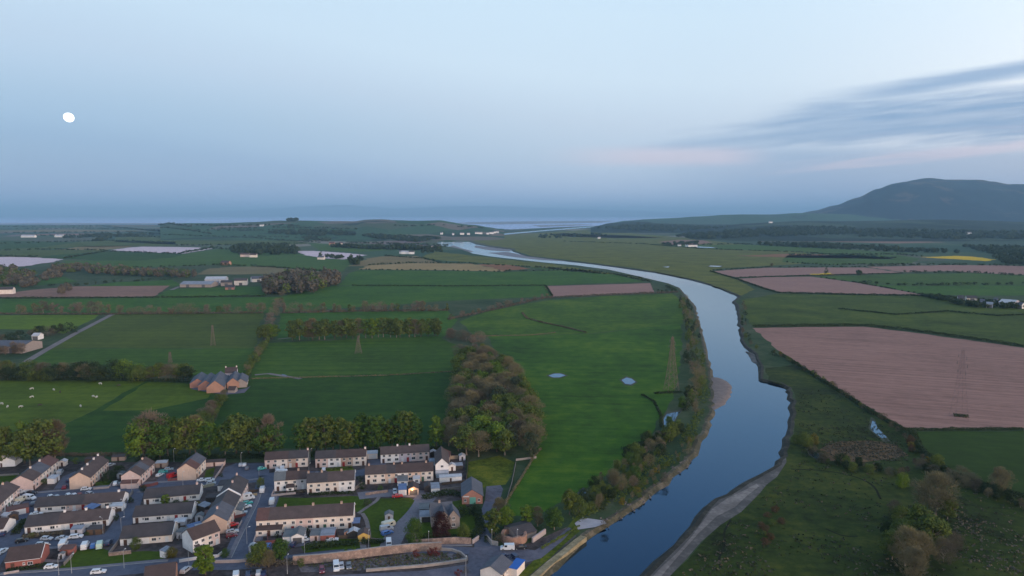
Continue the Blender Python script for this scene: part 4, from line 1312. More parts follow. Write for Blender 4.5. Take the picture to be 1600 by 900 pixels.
# --- far woods, hedgerows and copses: past counting
def far_trees():
    V, T = [], []
    def blob(p, h, w, n=26):
        near = p.y < 1700
        n = int(n * (2.4 if near else 1))
        d = RNG.normal(size=(n, 3))
        d /= np.linalg.norm(d, axis=1, keepdims=True)
        pos = np.array([p.x, p.y, p.z + h * .55]) + d * np.array([w / 2, w / 2, h * .46]) * RNG.uniform(.6, 1, (n, 1))
        pos[:, 2] = np.maximum(pos[:, 2], p.z + .3)
        N = d + RNG.normal(size=(n, 3)) * .5
        N /= np.linalg.norm(N, axis=1, keepdims=True)
        V.append(quads(pos, N, np.full(n, max(1.0, w * (.15 if near else .24))) * RNG.uniform(.7, 1.2, n)))
        T.append(np.clip(RNG.normal(.5, .1, n) + RNG.normal(0, .22), 0, 1))
    def area(poly, n, h, w):
        xs = [q[0] for q in poly]; ys = [q[1] for q in poly]
        c = 0
        while c < n:
            x, y = random.uniform(min(xs), max(xs)), random.uniform(min(ys), max(ys))
            if in_poly(x, y, poly):
                c += 1
                p = GH(x, y)
                if p is not None:
                    k = random.uniform(.7, 1.25)
                    blob(p, h * k, w * random.uniform(.8, 1.2))
    def line(path, step, h, w, gap=.12):
        P = [GH(*q) for q in path]
        for (a, b) in zip(path, path[1:]):
            pa, pb = GH(*a), GH(*b)
            if pa is None or pb is None:
                continue
            n = max(1, int((pb - pa).length / step))
            for i in range(n):
                if random.random() < gap:
                    continue
                q = pa.lerp(pb, (i + random.random()) / n)
                q.z = ground_z(q.x, q.y)
                blob(q, h * random.uniform(.6, 1.3), w * random.uniform(.8, 1.3), 12)
    return V, T, area, line
def far_wood(name, leaf, label, areas, lines):
    V, T, area, line = far_trees()
    for a in areas: area(*a)
    for l in lines: line(*l)
    o = link(name, leaf_mesh(name, np.concatenate(V), np.concatenate(T), LEAF[leaf]))
    stuff(o, label, 'woodland')
# the belt of mixed wood behind the pink strip, on the left
far_wood('mixed_woodland', 'umber', 'belt of bare and green woodland left of the farm behind the pink strip',
         [([(-60, 452), (30, 446), (60, 430), (-20, 417), (-60, 419)], 90, 14, 14), ([(0, 440), (40, 452), (60, 446), (70, 424), (120, 416), (100, 432), (60, 442)], 60, 11, 12),
          ([(60, 424), (190, 431), (305, 436), (305, 430), (200, 424), (90, 417)], 110, 13, 12), ([(90, 462), (96, 450), (110, 452), (106, 464)], 8, 12, 10)], [])
far_wood('mixed_woodland', 'olive', 'green trees mixed through the woodland belt left of the farm',
         [([(-60, 450), (30, 446), (70, 428), (-20, 418)], 40, 13, 13), ([(70, 424), (190, 431), (305, 436), (305, 430), (200, 424), (90, 417)], 90, 12, 11)], [])
far_wood('distant_woodland', 'dark', 'dark distant woods and hedgerows across the far fields',
         [([(358, 396), (385, 399), (460, 398), (468, 392), (440, 386), (378, 386), (362, 390)], 150, 17, 18),
          ([(505, 384), (560, 387), (630, 387.5), (700, 391), (640, 391), (560, 389), (510, 386)], 150, 13, 18),
          ([(414, 363), (470, 361), (540, 364), (560, 368), (500, 369), (430, 366)], 120, 16, 24),
          ([(560, 367), (640, 371), (690, 373), (650, 379), (590, 374)], 120, 14, 22),
          ([(470, 372), (520, 375), (506, 379), (480, 377)], 25, 15, 18),
          ([(146, 377), (166, 371), (174, 372), (160, 377)], 24, 15, 22), ([(100, 372), (180, 366), (240, 368), (160, 371)], 50, 14, 26),
          ([(545, 408), (562, 411), (558, 416), (548, 414)], 12, 13, 14), ([(500, 401), (570, 407), (548, 408), (510, 404)], 16, 12, 14), ([(640, 388), (700, 386), (690, 394), (650, 396)], 36, 9, 12),
          ([(935, 357), (1000, 352), (1060, 354), (1140, 356), (1060, 362), (985, 360)], 260, 15, 26),
          ([(1050, 370), (1140, 362), (1240, 356), (1330, 357), (1330, 366), (1200, 370), (1100, 374)], 420, 17, 26),
          ([(1330, 360), (1460, 362), (1600, 364), (1620, 374), (1480, 374), (1340, 370)], 360, 16, 26),
          ([(1180, 381), (1290, 383), (1400, 389), (1500, 396), (1400, 394), (1280, 388), (1200, 385)], 200, 13, 18),
          ([(1500, 386), (1600, 388), (1640, 404), (1560, 402), (1540, 395)], 140, 13, 18), ([(1550, 404), (1620, 408), (1620, 418), (1570, 412)], 50, 12, 16),
          ([(840, 369), (872, 367), (880, 372), (845, 373)], 24, 12, 18), ([(880, 367), (940, 365), (950, 369), (900, 371)], 30, 10, 18),
          ([(1030, 381), (1090, 379), (1092, 383), (1040, 384)], 40, 9, 14), ([(1340, 428), (1346, 430), (1342, 432)], 5, 9, 10),
          ([(1480, 473), (1600, 478), (1600, 484), (1520, 481)], 46, 7, 9), ([(1440, 463), (1490, 466), (1500, 474), (1460, 468)], 30, 6, 8)],
         [([(-40, 400), (60, 402)], 9, 5, 9), ([(100, 404), (165, 393), (283, 397)], 10, 5, 9), ([(270, 384), (400, 383), (480, 380)], 12, 6, 10), ([(280, 397), (330, 388), (360, 391)], 9, 8, 10, .4),
          ([(-40, 393), (60, 390), (170, 391)], 12, 5, 10), ([(-40, 359), (120, 357), (250, 359)], 24, 7, 18, .2), ([(0, 364), (200, 362.6), (330, 366)], 20, 7, 16, .2), ([(40, 368.6), (150, 367), (240, 370)], 18, 7, 14, .2), ([(-40, 355), (160, 353.6), (300, 355)], 30, 9, 26, .2), ([(300, 360), (420, 360), (520, 363)], 20, 7, 16, .3), ([(0, 381), (170, 376), (275, 379)], 14, 6, 12), ([(180, 370), (270, 367), (400, 372), (500, 379)], 12, 6, 11),
          ([(380, 369.4), (486, 372.6), (506, 376)], 14, 7, 12, .3), ([(330, 414), (420, 417.6), (515, 425.6)], 8, 5, 8), ([(100, 416), (180, 419.6), (330, 415)], 8, 4, 7, .3),
          ([(560, 421.6), (700, 423), (792, 425)], 6, 3, 5, .5), ([(575, 414.6), (640, 411), (735, 411.6)], 8, 4, 7), ([(690, 411), (662, 404), (600, 400)], 9, 4, 8),
          ([(735, 412), (900, 421), (1000, 434), (1016, 441)], 8, 3, 6), ([(870, 423), (960, 429), (1006, 439)], 8, 3, 6), ([(790, 424), (870, 423)], 8, 4, 6, .4),
          ([(1030, 384), (1160, 381.6), (1330, 390)], 12, 5, 10), ([(880, 377), (1000, 381), (1100, 389), (1240, 393.6), (1400, 403)], 9, 3, 8, .1), ([(1220, 409.6), (1290, 414), (1420, 412.4)], 8, 3, 7),
          ([(1108, 423), (1200, 417.8), (1352, 417.4)], 7, 3, 6, .3), ([(1354, 416), (1480, 413.8), (1600, 416)], 8, 5, 8, .2), ([(1412, 426), (1520, 426.6), (1600, 432)], 7, 5, 8, .2),
          ([(1340, 441.6), (1420, 446.6), (1600, 444.6)], 6, 5, 7, .3), ([(1272, 432.2), (1340, 442), (1444, 460.6)], 6, 2, 4, .4), ([(1230, 398.6), (1400, 397.6), (1440, 401)], 9, 5, 9),
          ([(-40, 447), (120, 446.4), (180, 441), (270, 437)], 8, 5, 7, .3), ([(415, 446), (425, 452)], 8, 10, 9), ([(1040, 448), (1058, 456), (1020, 458)], 6, 5, 6),
          ([(540, 379), (700, 384)], 10, 6, 12), ([(300, 352), (420, 352), (470, 354)], 22, 9, 24, .3), ([(600, 352), (700, 353), (760, 358)], 20, 8, 20, .4), ([(330, 358), (420, 356), (560, 358)], 20, 8, 20, .3)])
far_wood('copse', 'umber', 'dark copse of bare trees right of the farm by the pink strip', [([(410, 461), (440, 461.5), (490, 458.5), (532, 444), (520, 436), (450, 437), (415, 449)], 170, 21, 15)], [])
far_wood('copse', 'olive', 'olive trees in the dark copse right of the farm', [([(410, 461), (440, 461.5), (490, 458.5), (532, 444), (520, 436), (450, 437), (415, 449)], 30, 20, 14)], [])
# crown of the hill knoll
far_wood('knoll_wood', 'dark', 'small dark clump of trees on the crest of the far left hill', [([(449, 345.6), (464, 345.6), (464, 346.4), (449, 346.4)], 26, 22, 26)], [])

# --- tufts of rough grass and rushes on the marsh and the banks
def tufts(name, label, polys, leaf, size):
    V, T = [], []
    for poly, n in polys:
        xs = [q[0] for q in poly]; ys = [q[1] for q in poly]
        P = []
        while len(P) < n:
            x, y = random.uniform(min(xs), max(xs)), random.uniform(min(ys), max(ys))
            if in_poly(x, y, poly):
                g = G(x, y)
                if mnoise.noise(g * .035) + random.uniform(-.35, .35) > -.05 and not in_poly(g.x, g.y, river_loop):
                    P.append(g)
                else:
                    n -= 0.35
        P = np.array([tuple(p) for p in P])
        for _ in range(3):
            q = P + RNG.normal(size=P.shape) * np.array([size, size, 0])
            q[:, 2] = size * RNG.uniform(.1, .7, len(q))
            N = RNG.normal(size=q.shape) * .6 + np.array([0, 0, .7])
            N /= np.linalg.norm(N, axis=1, keepdims=True)
            V.append(quads(q, N, size * RNG.uniform(.5, 1.2, len(q))))
            T.append(np.clip(RNG.normal(.5, .25, len(q)), 0, 1))
    o = link(name, leaf_mesh(name, np.concatenate(V), np.concatenate(T), LEAF[leaf]))
    stuff(o, label, 'grass')
MARSH = [(1240, 720), (1300, 715), (1400, 720), (1480, 750), (1600, 800), (1600, 920), (1050, 920), (1100, 860), (1150, 810), (1210, 765)]
tufts('marsh_grass', 'dark rough grass tufts over the salt marsh', [(MARSH, 1500), ([(1245, 610), (1300, 610), (1400, 680), (1420, 715), (1250, 715)], 1300)], 'marsh', .45)
tufts('dry_rushes', 'dull dry rushes scattered over the marsh', [(MARSH, 400), ([(1280, 690), (1400, 690), (1420, 720), (1300, 722)], 500), ([(1480, 800), (1600, 830), (1600, 900), (1500, 880)], 260)], 'umber', .5)
tufts('bank_grass', 'rough grass tufts on the left river bank', [([(905, 815), (985, 770), (1045, 725), (1085, 675), (1100, 640), (1088, 640), (1060, 690), (1000, 735), (930, 785), (890, 815)], 1200),
                                                                 ([(1070, 470), (1082, 480), (1098, 540), (1108, 620), (1096, 640), (1082, 600), (1078, 520)], 900)], 'olive', .5)
tufts('weeds', 'weeds and rough grass over the rubble yard', [([(470, 884), (580, 872), (690, 862), (726, 872), (660, 884), (545, 892)], 220)], 'olive', .35)
tufts('weeds', 'dead brown weeds over the rubble yard', [([(470, 884), (580, 872), (690, 862), (726, 872), (660, 884), (545, 892)], 500)], 'umber', .35)
# --- stones along the left bank
def stones():
    b = MB()
    for p in bank_l:
        if not (262 < p.y < 345 and p.x > 28):
            continue
        for _ in range(12):
            s = random.uniform(.25, .75)
            q = p + Vector((random.uniform(-1.8, 1.6), random.uniform(-3.5, 3.5), 0))
            z = -1.1 if in_poly(q.x, q.y, river_loop) else -.1
            rot = random.uniform(0, 3)
            cx, sx = math.cos(rot) * s, math.sin(rot) * s
            v = [(q.x + cx, q.y + sx, z), (q.x - sx, q.y + cx, z), (q.x - cx, q.y - sx * .8, z), (q.x + sx * .9, q.y - cx, z)]
            v += [(q.x + (x - q.x) * .6, q.y + (y - q.y) * .6, z + s * random.uniform(.5, .9)) for x, y, _ in v]
            b.add(v, [(4, 5, 6, 7), (0, 1, 5, 4), (1, 2, 6, 5), (2, 3, 7, 6), (3, 0, 4, 7)])
    stuff(b.build('stones', STONE_BANK_M), 'broken stones heaped along the left river bank', 'stones')
stones()
# ------------------------------------------------------------------ village: ground, roads, kerbs
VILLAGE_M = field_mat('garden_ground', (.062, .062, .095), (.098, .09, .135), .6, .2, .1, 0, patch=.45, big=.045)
LAWN_M = field_mat('lawn', (.044, .074, .022), (.052, .084, .026), .25, .1, .2, 0, patch=.4, big=.05)
ROUGHLAWN_M = field_mat('rough_lawn', (.070, .092, .034), (.12, .115, .055), .4, .1, .2, 0, patch=.5, big=.05)
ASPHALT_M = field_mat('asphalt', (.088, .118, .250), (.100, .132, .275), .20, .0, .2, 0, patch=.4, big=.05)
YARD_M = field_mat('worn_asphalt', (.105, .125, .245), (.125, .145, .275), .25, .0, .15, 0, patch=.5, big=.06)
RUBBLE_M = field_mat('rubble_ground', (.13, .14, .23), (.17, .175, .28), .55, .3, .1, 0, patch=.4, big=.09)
KERB_M = plain('kerb_stone', (.30, .29, .28), 0.9, 0.15, 0.8)
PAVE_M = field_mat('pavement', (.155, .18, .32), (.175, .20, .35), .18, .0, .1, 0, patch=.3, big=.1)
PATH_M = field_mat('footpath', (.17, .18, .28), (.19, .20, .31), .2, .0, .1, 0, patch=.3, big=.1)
px_sheet('village_ground', [(-120, 745), (0, 726), (60, 719), (215, 722), (430, 722), (590, 712), (700, 706), (728, 716), (734, 760), (738, 790), (745, 850), (800, 858), (905, 815), (900, 838), (840, 898),
                            (760, 990), (-200, 990)], 0.010, VILLAGE_M, 1.0)
LAWNS = [('lawn', LAWN_M, [(424, 797), (430, 777), (480, 778), (552, 775), (574, 777), (582, 784), (566, 801), (552, 799), (546, 795), (420, 800)]),
         ('lawn', LAWN_M, [(566, 801), (584, 786), (590, 779), (640, 778), (653, 782), (654, 790), (640, 806), (622, 818), (614, 830), (604, 836), (603, 856), (580, 858), (577, 838), (575, 818)]),
         ('lawn', LAWN_M, [(488, 846), (520, 842), (564, 842), (568, 858), (520, 859), (476, 864), (470, 854)]),
         ('lawn', LAWN_M, [(114, 860), (160, 857), (180, 864), (225, 861), (262, 862), (254, 876), (200, 886), (120, 890), (88, 892), (102, 878)]),
         ('lawn', LAWN_M, [(10, 894), (70, 888), (92, 892), (60, 895), (0, 899)]),
         ('rough_grass', ROUGHLAWN_M, [(732, 722), (780, 712), (804, 722), (800, 742), (790, 757), (740, 764), (730, 748)]),
         ('lawn', LAWN_M, [(676, 790), (726, 780), (728, 792), (752, 800), (752, 840), (742, 846), (660, 850), (652, 838), (662, 808)]),
         ('lawn', LAWN_M, [(150, 756), (168, 748), (176, 752), (164, 762), (146, 765)]),
         ('lawn', LAWN_M, [(322, 735), (336, 730), (332, 748), (318, 750)]), ('lawn', LAWN_M, [(392, 742), (408, 742), (402, 752), (388, 752)]),
         ('lawn', LAWN_M, [(0, 741), (34, 739), (26, 752), (0, 756)]), ('rough_grass', ROUGHLAWN_M, [(0, 757), (24, 754), (18, 764), (0, 768)]),
         ('rough_grass', ROUGHLAWN_M, [(500, 734), (552, 731), (556, 737), (506, 741)]), ('lawn', LAWN_M, [(602, 740), (666, 735), (668, 744), (600, 748)]),
         ('lawn', LAWN_M, [(218, 826), (262, 822), (266, 830), (222, 834)]),
         ('rough_grass', ROUGHLAWN_M, [(842, 868), (876, 842), (900, 818), (906, 830), (860, 872), (826, 900), (808, 900)])]
for nm, m, p in LAWNS:
    px_sheet(nm, p, 0.020, m, 0.4)

def road(path, width, m, z=0.030, name='road', kerb=True, smooth=True):
    P = [G(*q) for q in path]
    if smooth and len(P) > 2:                      # one pass of corner cutting
        for _ in range(2):
            Q = [P[0]]
            for a, b in zip(P, P[1:]):
                Q += [a.lerp(b, .25), a.lerp(b, .75)]
            P = Q + [P[-1]]
    L, Rr = [], []
    for i, p in enumerate(P):
        d = (P[min(i + 1, len(P) - 1)] - P[max(i - 1, 0)]).normalized()
        n = Vector((-d.y, d.x, 0))
        L.append(p + n * width / 2)
        Rr.append(p - n * width / 2)
    v = [(p.x, p.y, z) for p in L + Rr]
    n = len(P)
    f = [(i + n, i + n + 1, i + 1, i) for i in range(n - 1)]
    structure(link(name, mesh(name, v, f, [m])))
    return P, L, Rr
def kerb_line(path, side_w=1.5, z=0.0):
    """a raised pavement strip with its kerb beside a road; path runs along the kerb, the pavement lies to its left"""
    P = [G(*q) for q in path]
    for nm, o0, o1, h, m in (('kerb', 0.0, 0.22, 0.135, KERB_M), ('pavement', 0.22, side_w, 0.13, PAVE_M)):
        v, f = [], []
        for i, p in enumerate(P):
            d = (P[min(i + 1, len(P) - 1)] - P[max(i - 1, 0)]).normalized()
            n = Vector((-d.y, d.x, 0))
            a, b = p + n * o0, p + n * o1
            v += [(a.x, a.y, 0.0), (a.x, a.y, h), (b.x, b.y, h), (b.x, b.y, 0.0)]
        for i in range(len(P) - 1):
            for k in range(3):
                f.append((4 * i + k, 4 * i + 4 + k, 4 * i + 5 + k, 4 * i + 1 + k))
        structure(link(nm, mesh(nm, v, f, [m])))

road([(-40, 780), (56, 777), (110, 771), (200, 763), (280, 757), (340, 751), (400, 747), (436, 744)], 11, ASPHALT_M, 0.030)
road([(424, 742), (420, 760), (412, 785), (400, 812), (384, 845), (370, 884)], 11.5, ASPHALT_M, 0.034)
road([(425, 746), (480, 741), (530, 742), (575, 738), (592, 728), (586, 718)], 8, ASPHALT_M, 0.038)
road([(212, 764), (204, 790), (194, 815), (176, 838), (164, 850)], 7.5, ASPHALT_M, 0.034)
road([(-60, 850), (30, 851), (80, 849), (130, 846), (168, 842)], 9, ASPHALT_M, 0.038)
road([(56, 776), (46, 795), (32, 815), (16, 838), (-6, 862), (-30, 900)], 8, ASPHALT_M, 0.042)
road([(-80, 908), (40, 903), (120, 896), (200, 888), (262, 882), (330, 880), (375, 880), (420, 877)], 9.5, ASPHALT_M, 0.046)
road([(386, 860), (440, 853), (476, 848), (500, 844)], 5, YARD_M, 0.026)
road([(372, 884), (440, 874), (520, 865), (600, 860), (660, 858), (730, 860), (775, 866)], 5.5, ASPHALT_M, 0.050)
road([(606, 862), (612, 846), (622, 828), (640, 812), (654, 796), (662, 782), (664, 772)], 7.5, PAVE_M, 0.042, 'lane')
road([(560, 775), (600, 770), (640, 771), (680, 773)], 8, PAVE_M, 0.046, 'lane')
road([(660, 783), (674, 770)], 9, PAVE_M, 0.050, 'lane')
road([(754, 862), (754, 842), (758, 820), (762, 802), (768, 784)], 6.0, ASPHALT_M, 0.042, 'lane')
px_sheet('yard', [(757, 788), (760, 760), (782, 758), (786, 764), (780, 786), (774, 790)], 0.036, YARD_M)
px_sheet('yard', [(706, 912), (732, 880), (731, 868), (736, 856), (770, 852), (836, 860), (872, 838), (888, 824), (896, 827), (878, 846), (846, 872), (820, 880), (812, 890), (790, 905), (770, 930)], 0.054, YARD_M, 0.3)
px_sheet('yard', [(376, 926), (470, 902), (560, 897), (660, 892), (730, 882), (738, 890), (700, 930)], 0.058, YARD_M, 0.3)
px_sheet('rubble_yard', [(466, 885), (520, 880), (590, 872), (660, 862), (700, 862), (726, 872), (729, 876), (660, 884), (580, 890), (540, 893), (470, 894)], 0.030, RUBBLE_M, 0.4)
px_sheet('car_park', [(342, 748), (352, 730), (368, 724), (422, 724), (420, 742), (404, 746)], 0.034, ASPHALT_M)
px_sheet('yard', [(244, 754), (252, 738), (284, 730), (286, 752)], 0.024, YARD_M)
px_sheet('yard', [(84, 764), (98, 745), (118, 736), (116, 762)], 0.024, YARD_M)
px_sheet('slipway', [(898, 818), (910, 809), (944, 814), (948, 818), (930, 824), (903, 828)], 0.15, plain('pale_concrete', (.40, .36, .37), .9, .15, .3), 0.3)
road([(560, 802), (574, 792), (588, 783), (592, 777)], 1.6, PATH_M, 0.026, 'path')
road([(566, 802), (573, 812), (576, 830), (577, 842)], 1.6, PATH_M, 0.026, 'path')
road([(566, 842), (568, 858)], 2.2, PATH_M, 0.026, 'path')
road([(60, 903 - 28), (100, 878), (112, 864), (122, 852)], 2.0, PATH_M, 0.026, 'path')
road([(40, 566), (70, 548), (120, 520), (176, 491)], 6, PATH_M, 0.16, 'track', smooth=False)
road([(398, 586), (420, 584), (470, 592)], 4, PATH_M, 0.16, 'track', smooth=False)
road([(300, 596), (345, 594)], 4, PATH_M, 0.16, 'track', smooth=False)
road([(268, 453), (280, 448), (320, 446), (400, 440)], 7, PATH_M, 0.16, 'track', smooth=False)
road([(434, 530), (455, 528)], 3, PATH_M, 0.16, 'track', smooth=False)
road([(888, 828), (905, 806), (935, 785), (975, 752), (1010, 722), (1040, 690), (1062, 655)], 2.2, field_mat('riverside_path', (.075, .10, .06), (.09, .11, .07), .2), 0.026, 'path')
DITCH_M = plain('wet_ditch', (.026, .028, .018), .95, .3, .3, obj=False, spec=0.0)
road([(1142, 812), (1130, 832), (1134, 852), (1122, 872), (1126, 888)], .8, DITCH_M, 0.03, 'ditch')
road([(1236, 733), (1290, 735), (1336, 744), (1366, 758), (1376, 780)], 1.0, DITCH_M, 0.03, 'ditch')
road([(1290, 826), (1316, 838), (1340, 838)], .9, DITCH_M, 0.03, 'ditch')
kerb_line([(412, 746), (340, 757), (280, 763), (215, 768)], 1.8)
kerb_line([(56, 771), (110, 765.5), (200, 757.5), (280, 752), (338, 747)], 1.8)
kerb_line([(434, 752), (424, 785), (414, 810), (400, 842), (392, 856)], 1.8)
kerb_line([(362, 872), (378, 838), (392, 810), (404, 785), (412, 762)], 1.8)
kerb_line([(0, 898), (120, 890), (200, 882.5), (262, 877)], 1.6)
kerb_line([(168, 847), (130, 852), (80, 855), (36, 857)], 1.6)
kerb_line([(645, 855), (700, 853.5), (738, 853)], 1.4)

# ------------------------------------------------------------------ building materials
def render_wall(name, c):
    return plain('wall_' + name, c, 0.9, 0.17, 0.30, 0.02)
W = {'white': render_wall('white', (.80, .76, .73)), 'cream': render_wall('cream', (.75, .65, .57)), 'pink': render_wall('pink', (.64, .48, .43)), 'grey': render_wall('grey', (.46, .45, .48)),
     'lilac': render_wall('lilac', (.52, .46, .50)), 'tan': render_wall('tan', (.46, .33, .26)), 'brick': render_wall('brick', (.30, .105, .085)), 'orange': render_wall('orange', (.43, .235, .165)),
     'stone': render_wall('stone', (.33, .27, .24)), 'red': render_wall('redstone', (.42, .20, .15)), 'yellow': render_wall('yellow', (.62, .40, .11)), 'peach': render_wall('peach', (.62, .45, .35))}
def roof_mat(name, c):
    if name in MATS:
        return MATS[name]
    m, nt, bs = new_mat(name)
    t = NT(nt)
    o = t.objc()
    n1 = t.noise(o, 0.35, 4, .6)
    n2 = t.noise(t.mapping(o, sca=(2.2, 3.4, 3.4)), 1.0, 3, .7)
    col = t.ramp(t.math('ADD', t.math('MULTIPLY', n1, .55), t.math('MULTIPLY', n2, .45)), [(.3, scl(c, .68)), (.5, c), (.72, scl(c, 1.4))])
    wv = t.n('ShaderNodeTexWave', wave_type='BANDS', bands_direction='Z')
    nt.links.new(o, wv.inputs['Vector'])
    wv.inputs['Scale'].default_value = 1.1
    wv.inputs['Distortion'].default_value = .4
    col = t.mix(t.smooth(wv.outputs['Fac'], .0, .25, .35, 0), col, scl(c, .5))
    t.set(bs.inputs['Base Color'], col)
    bs.inputs['Roughness'].default_value = .85
    t.set(bs.inputs['Normal'], t.bump(wv.outputs['Fac'], .4, .05))
    MATS[name] = m
    return m
RF = {'brown': roof_mat('roof_brown', (.088, .062, .056)), 'dark': roof_mat('roof_dark', (.062, .052, .053)), 'slate': roof_mat('roof_slate', (.095, .100, .120)), 'red': roof_mat('roof_red', (.125, .062, .052)),
      'umber': roof_mat('roof_umber', (.075, .048, .042)), 'steel': roof_mat('roof_steel', (.24, .26, .30)), 'pale': roof_mat('roof_pale', (.48, .48, .50)), 'blue': roof_mat('roof_blue', (.12, .18, .32)),
      'felt': roof_mat('roof_felt', (.14, .15, .155))}
GLASS_M = plain('window_glass', (.030, .034, .042), .12, .3, .5, spec=.6)
FRAME_M = plain('window_frame', (.70, .69, .68), .5, .05, 1.0)
TRIM_M = plain('white_trim', (.72, .70, .68), .6, .06, 1.0)
DOORS = [plain('door_brown', (.10, .05, .035), .6, .1, 1), plain('door_red', (.30, .03, .03), .6, .1, 1), plain('door_white', (.62, .62, .62), .5, .06, 1), plain('door_green', (.05, .12, .08), .6, .1, 1)]
GUTTER_M = plain('gutter', (.12, .11, .11), .6, .1, 1)
POT_M = plain('chimney_pot', (.30, .16, .11), .9, .15, 1)
BRICK_M = plain('red_brick', (.28, .13, .10), .9, .25, 1.2)

WIN_CACHE = {}
def win_mesh(w, h):
    k = (round(w, 2), round(h, 2))
    if k not in WIN_CACHE:
        f, g, s = MB(), MB(), MB()
        t_ = .09
        f.box(-w / 2, -w / 2 + t_, -.05, .04, 0, h); f.box(w / 2 - t_, w / 2, -.05, .04, 0, h)
        f.box(-w / 2 + t_, w / 2 - t_, -.05, .04, 0, t_); f.box(-w / 2 + t_, w / 2 - t_, -.05, .04, h - t_, h)
        f.box(-.035, .035, -.045, .035, t_, h - t_)
        g.box(-w / 2 + t_, w / 2 - t_, -.02, .03, t_, h - t_)
        s.box(-w / 2 - .08, w / 2 + .08, -.14, .02, -.10, -.002)
        WIN_CACHE[k] = (f.mesh('window', FRAME_M), g.mesh('pane', GLASS_M), s.mesh('sill', TRIM_M))
    return WIN_CACHE[k]
def window(e, x, y, z, w=1.25, h=1.15, rz=0.0, fine=True):
    f, g, s = win_mesh(w, h)
    o = link('window', f, e, (x, y, z), (0, 0, rz))
    link('pane', g, o)
    if fine:
        link('sill', s, o)
DOOR_CACHE = {}
def door(e, x, y, z, k=0, rz=0.0, w=.95, h=2.05):
    if (k, w, h) not in DOOR_CACHE:
        d, hn = MB(), MB()
        d.box(-w / 2, w / 2, -.05, .03, 0, h)
        d.box(-w / 2 - .08, -w / 2, -.07, .03, 0, h + .08); d.box(w / 2, w / 2 + .08, -.07, .03, 0, h + .08); d.box(-w / 2, w / 2, -.07, .03, h, h + .08)
        hn.box(w / 2 - .16, w / 2 - .08, -.11, -.052, .95, 1.07)
        DOOR_CACHE[(k, w, h)] = (d.mesh('door', DOORS[k % 4]), hn.mesh('handle', KERB_M))
    d, hn = DOOR_CACHE[(k, w, h)]
    o = link('door', d, e, (x, y, z), (0, 0, rz))
    link('handle', hn, o)

def gable_walls(b, x0, x1, D, ev, rg):
    b.extrude_x([(0, 0), (D, 0), (D, ev), (D / 2, rg), (0, ev)], x0, x1)
def roof_part(e, x0, x1, D, ev, rg, m, o0=.0, o1=.0, over=.35, th=.14):
    """two slopes with thickness; o0/o1 verge overhang"""
    b = MB()
    k = (rg - ev) / (D / 2)
    lift = .03
    for s in (0, 1):
        yb = -over if s == 0 else D + over
        zb = ev - k * over + lift
        p = [(yb, zb), (D / 2, rg + lift), (D / 2, rg + lift + th), (yb, zb + th)]
        b.extrude_x(p if s == 0 else list(reversed(p)), x0 - o0, x1 + o1)
    return b.build('roof', m, e)
def chimney(e, rf, x, y, z, m, big=1.0):
    b, p = MB(), MB()
    b.box(x - .40 * big, x + .40 * big, y - .30, y + .30, z - .5, z + .80)
    b.box(x - .45 * big, x + .45 * big, y - .35, y + .35, z + .80, z + .90)
    o = b.build('chimney', m, rf)
    for dx in (-.24, .24):
        p.tube((x + dx * big * .8, y, z + .90), (x + dx * big * .8, y, z + 1.22), .12, .10, 7)
    p.build('pot', POT_M, o)

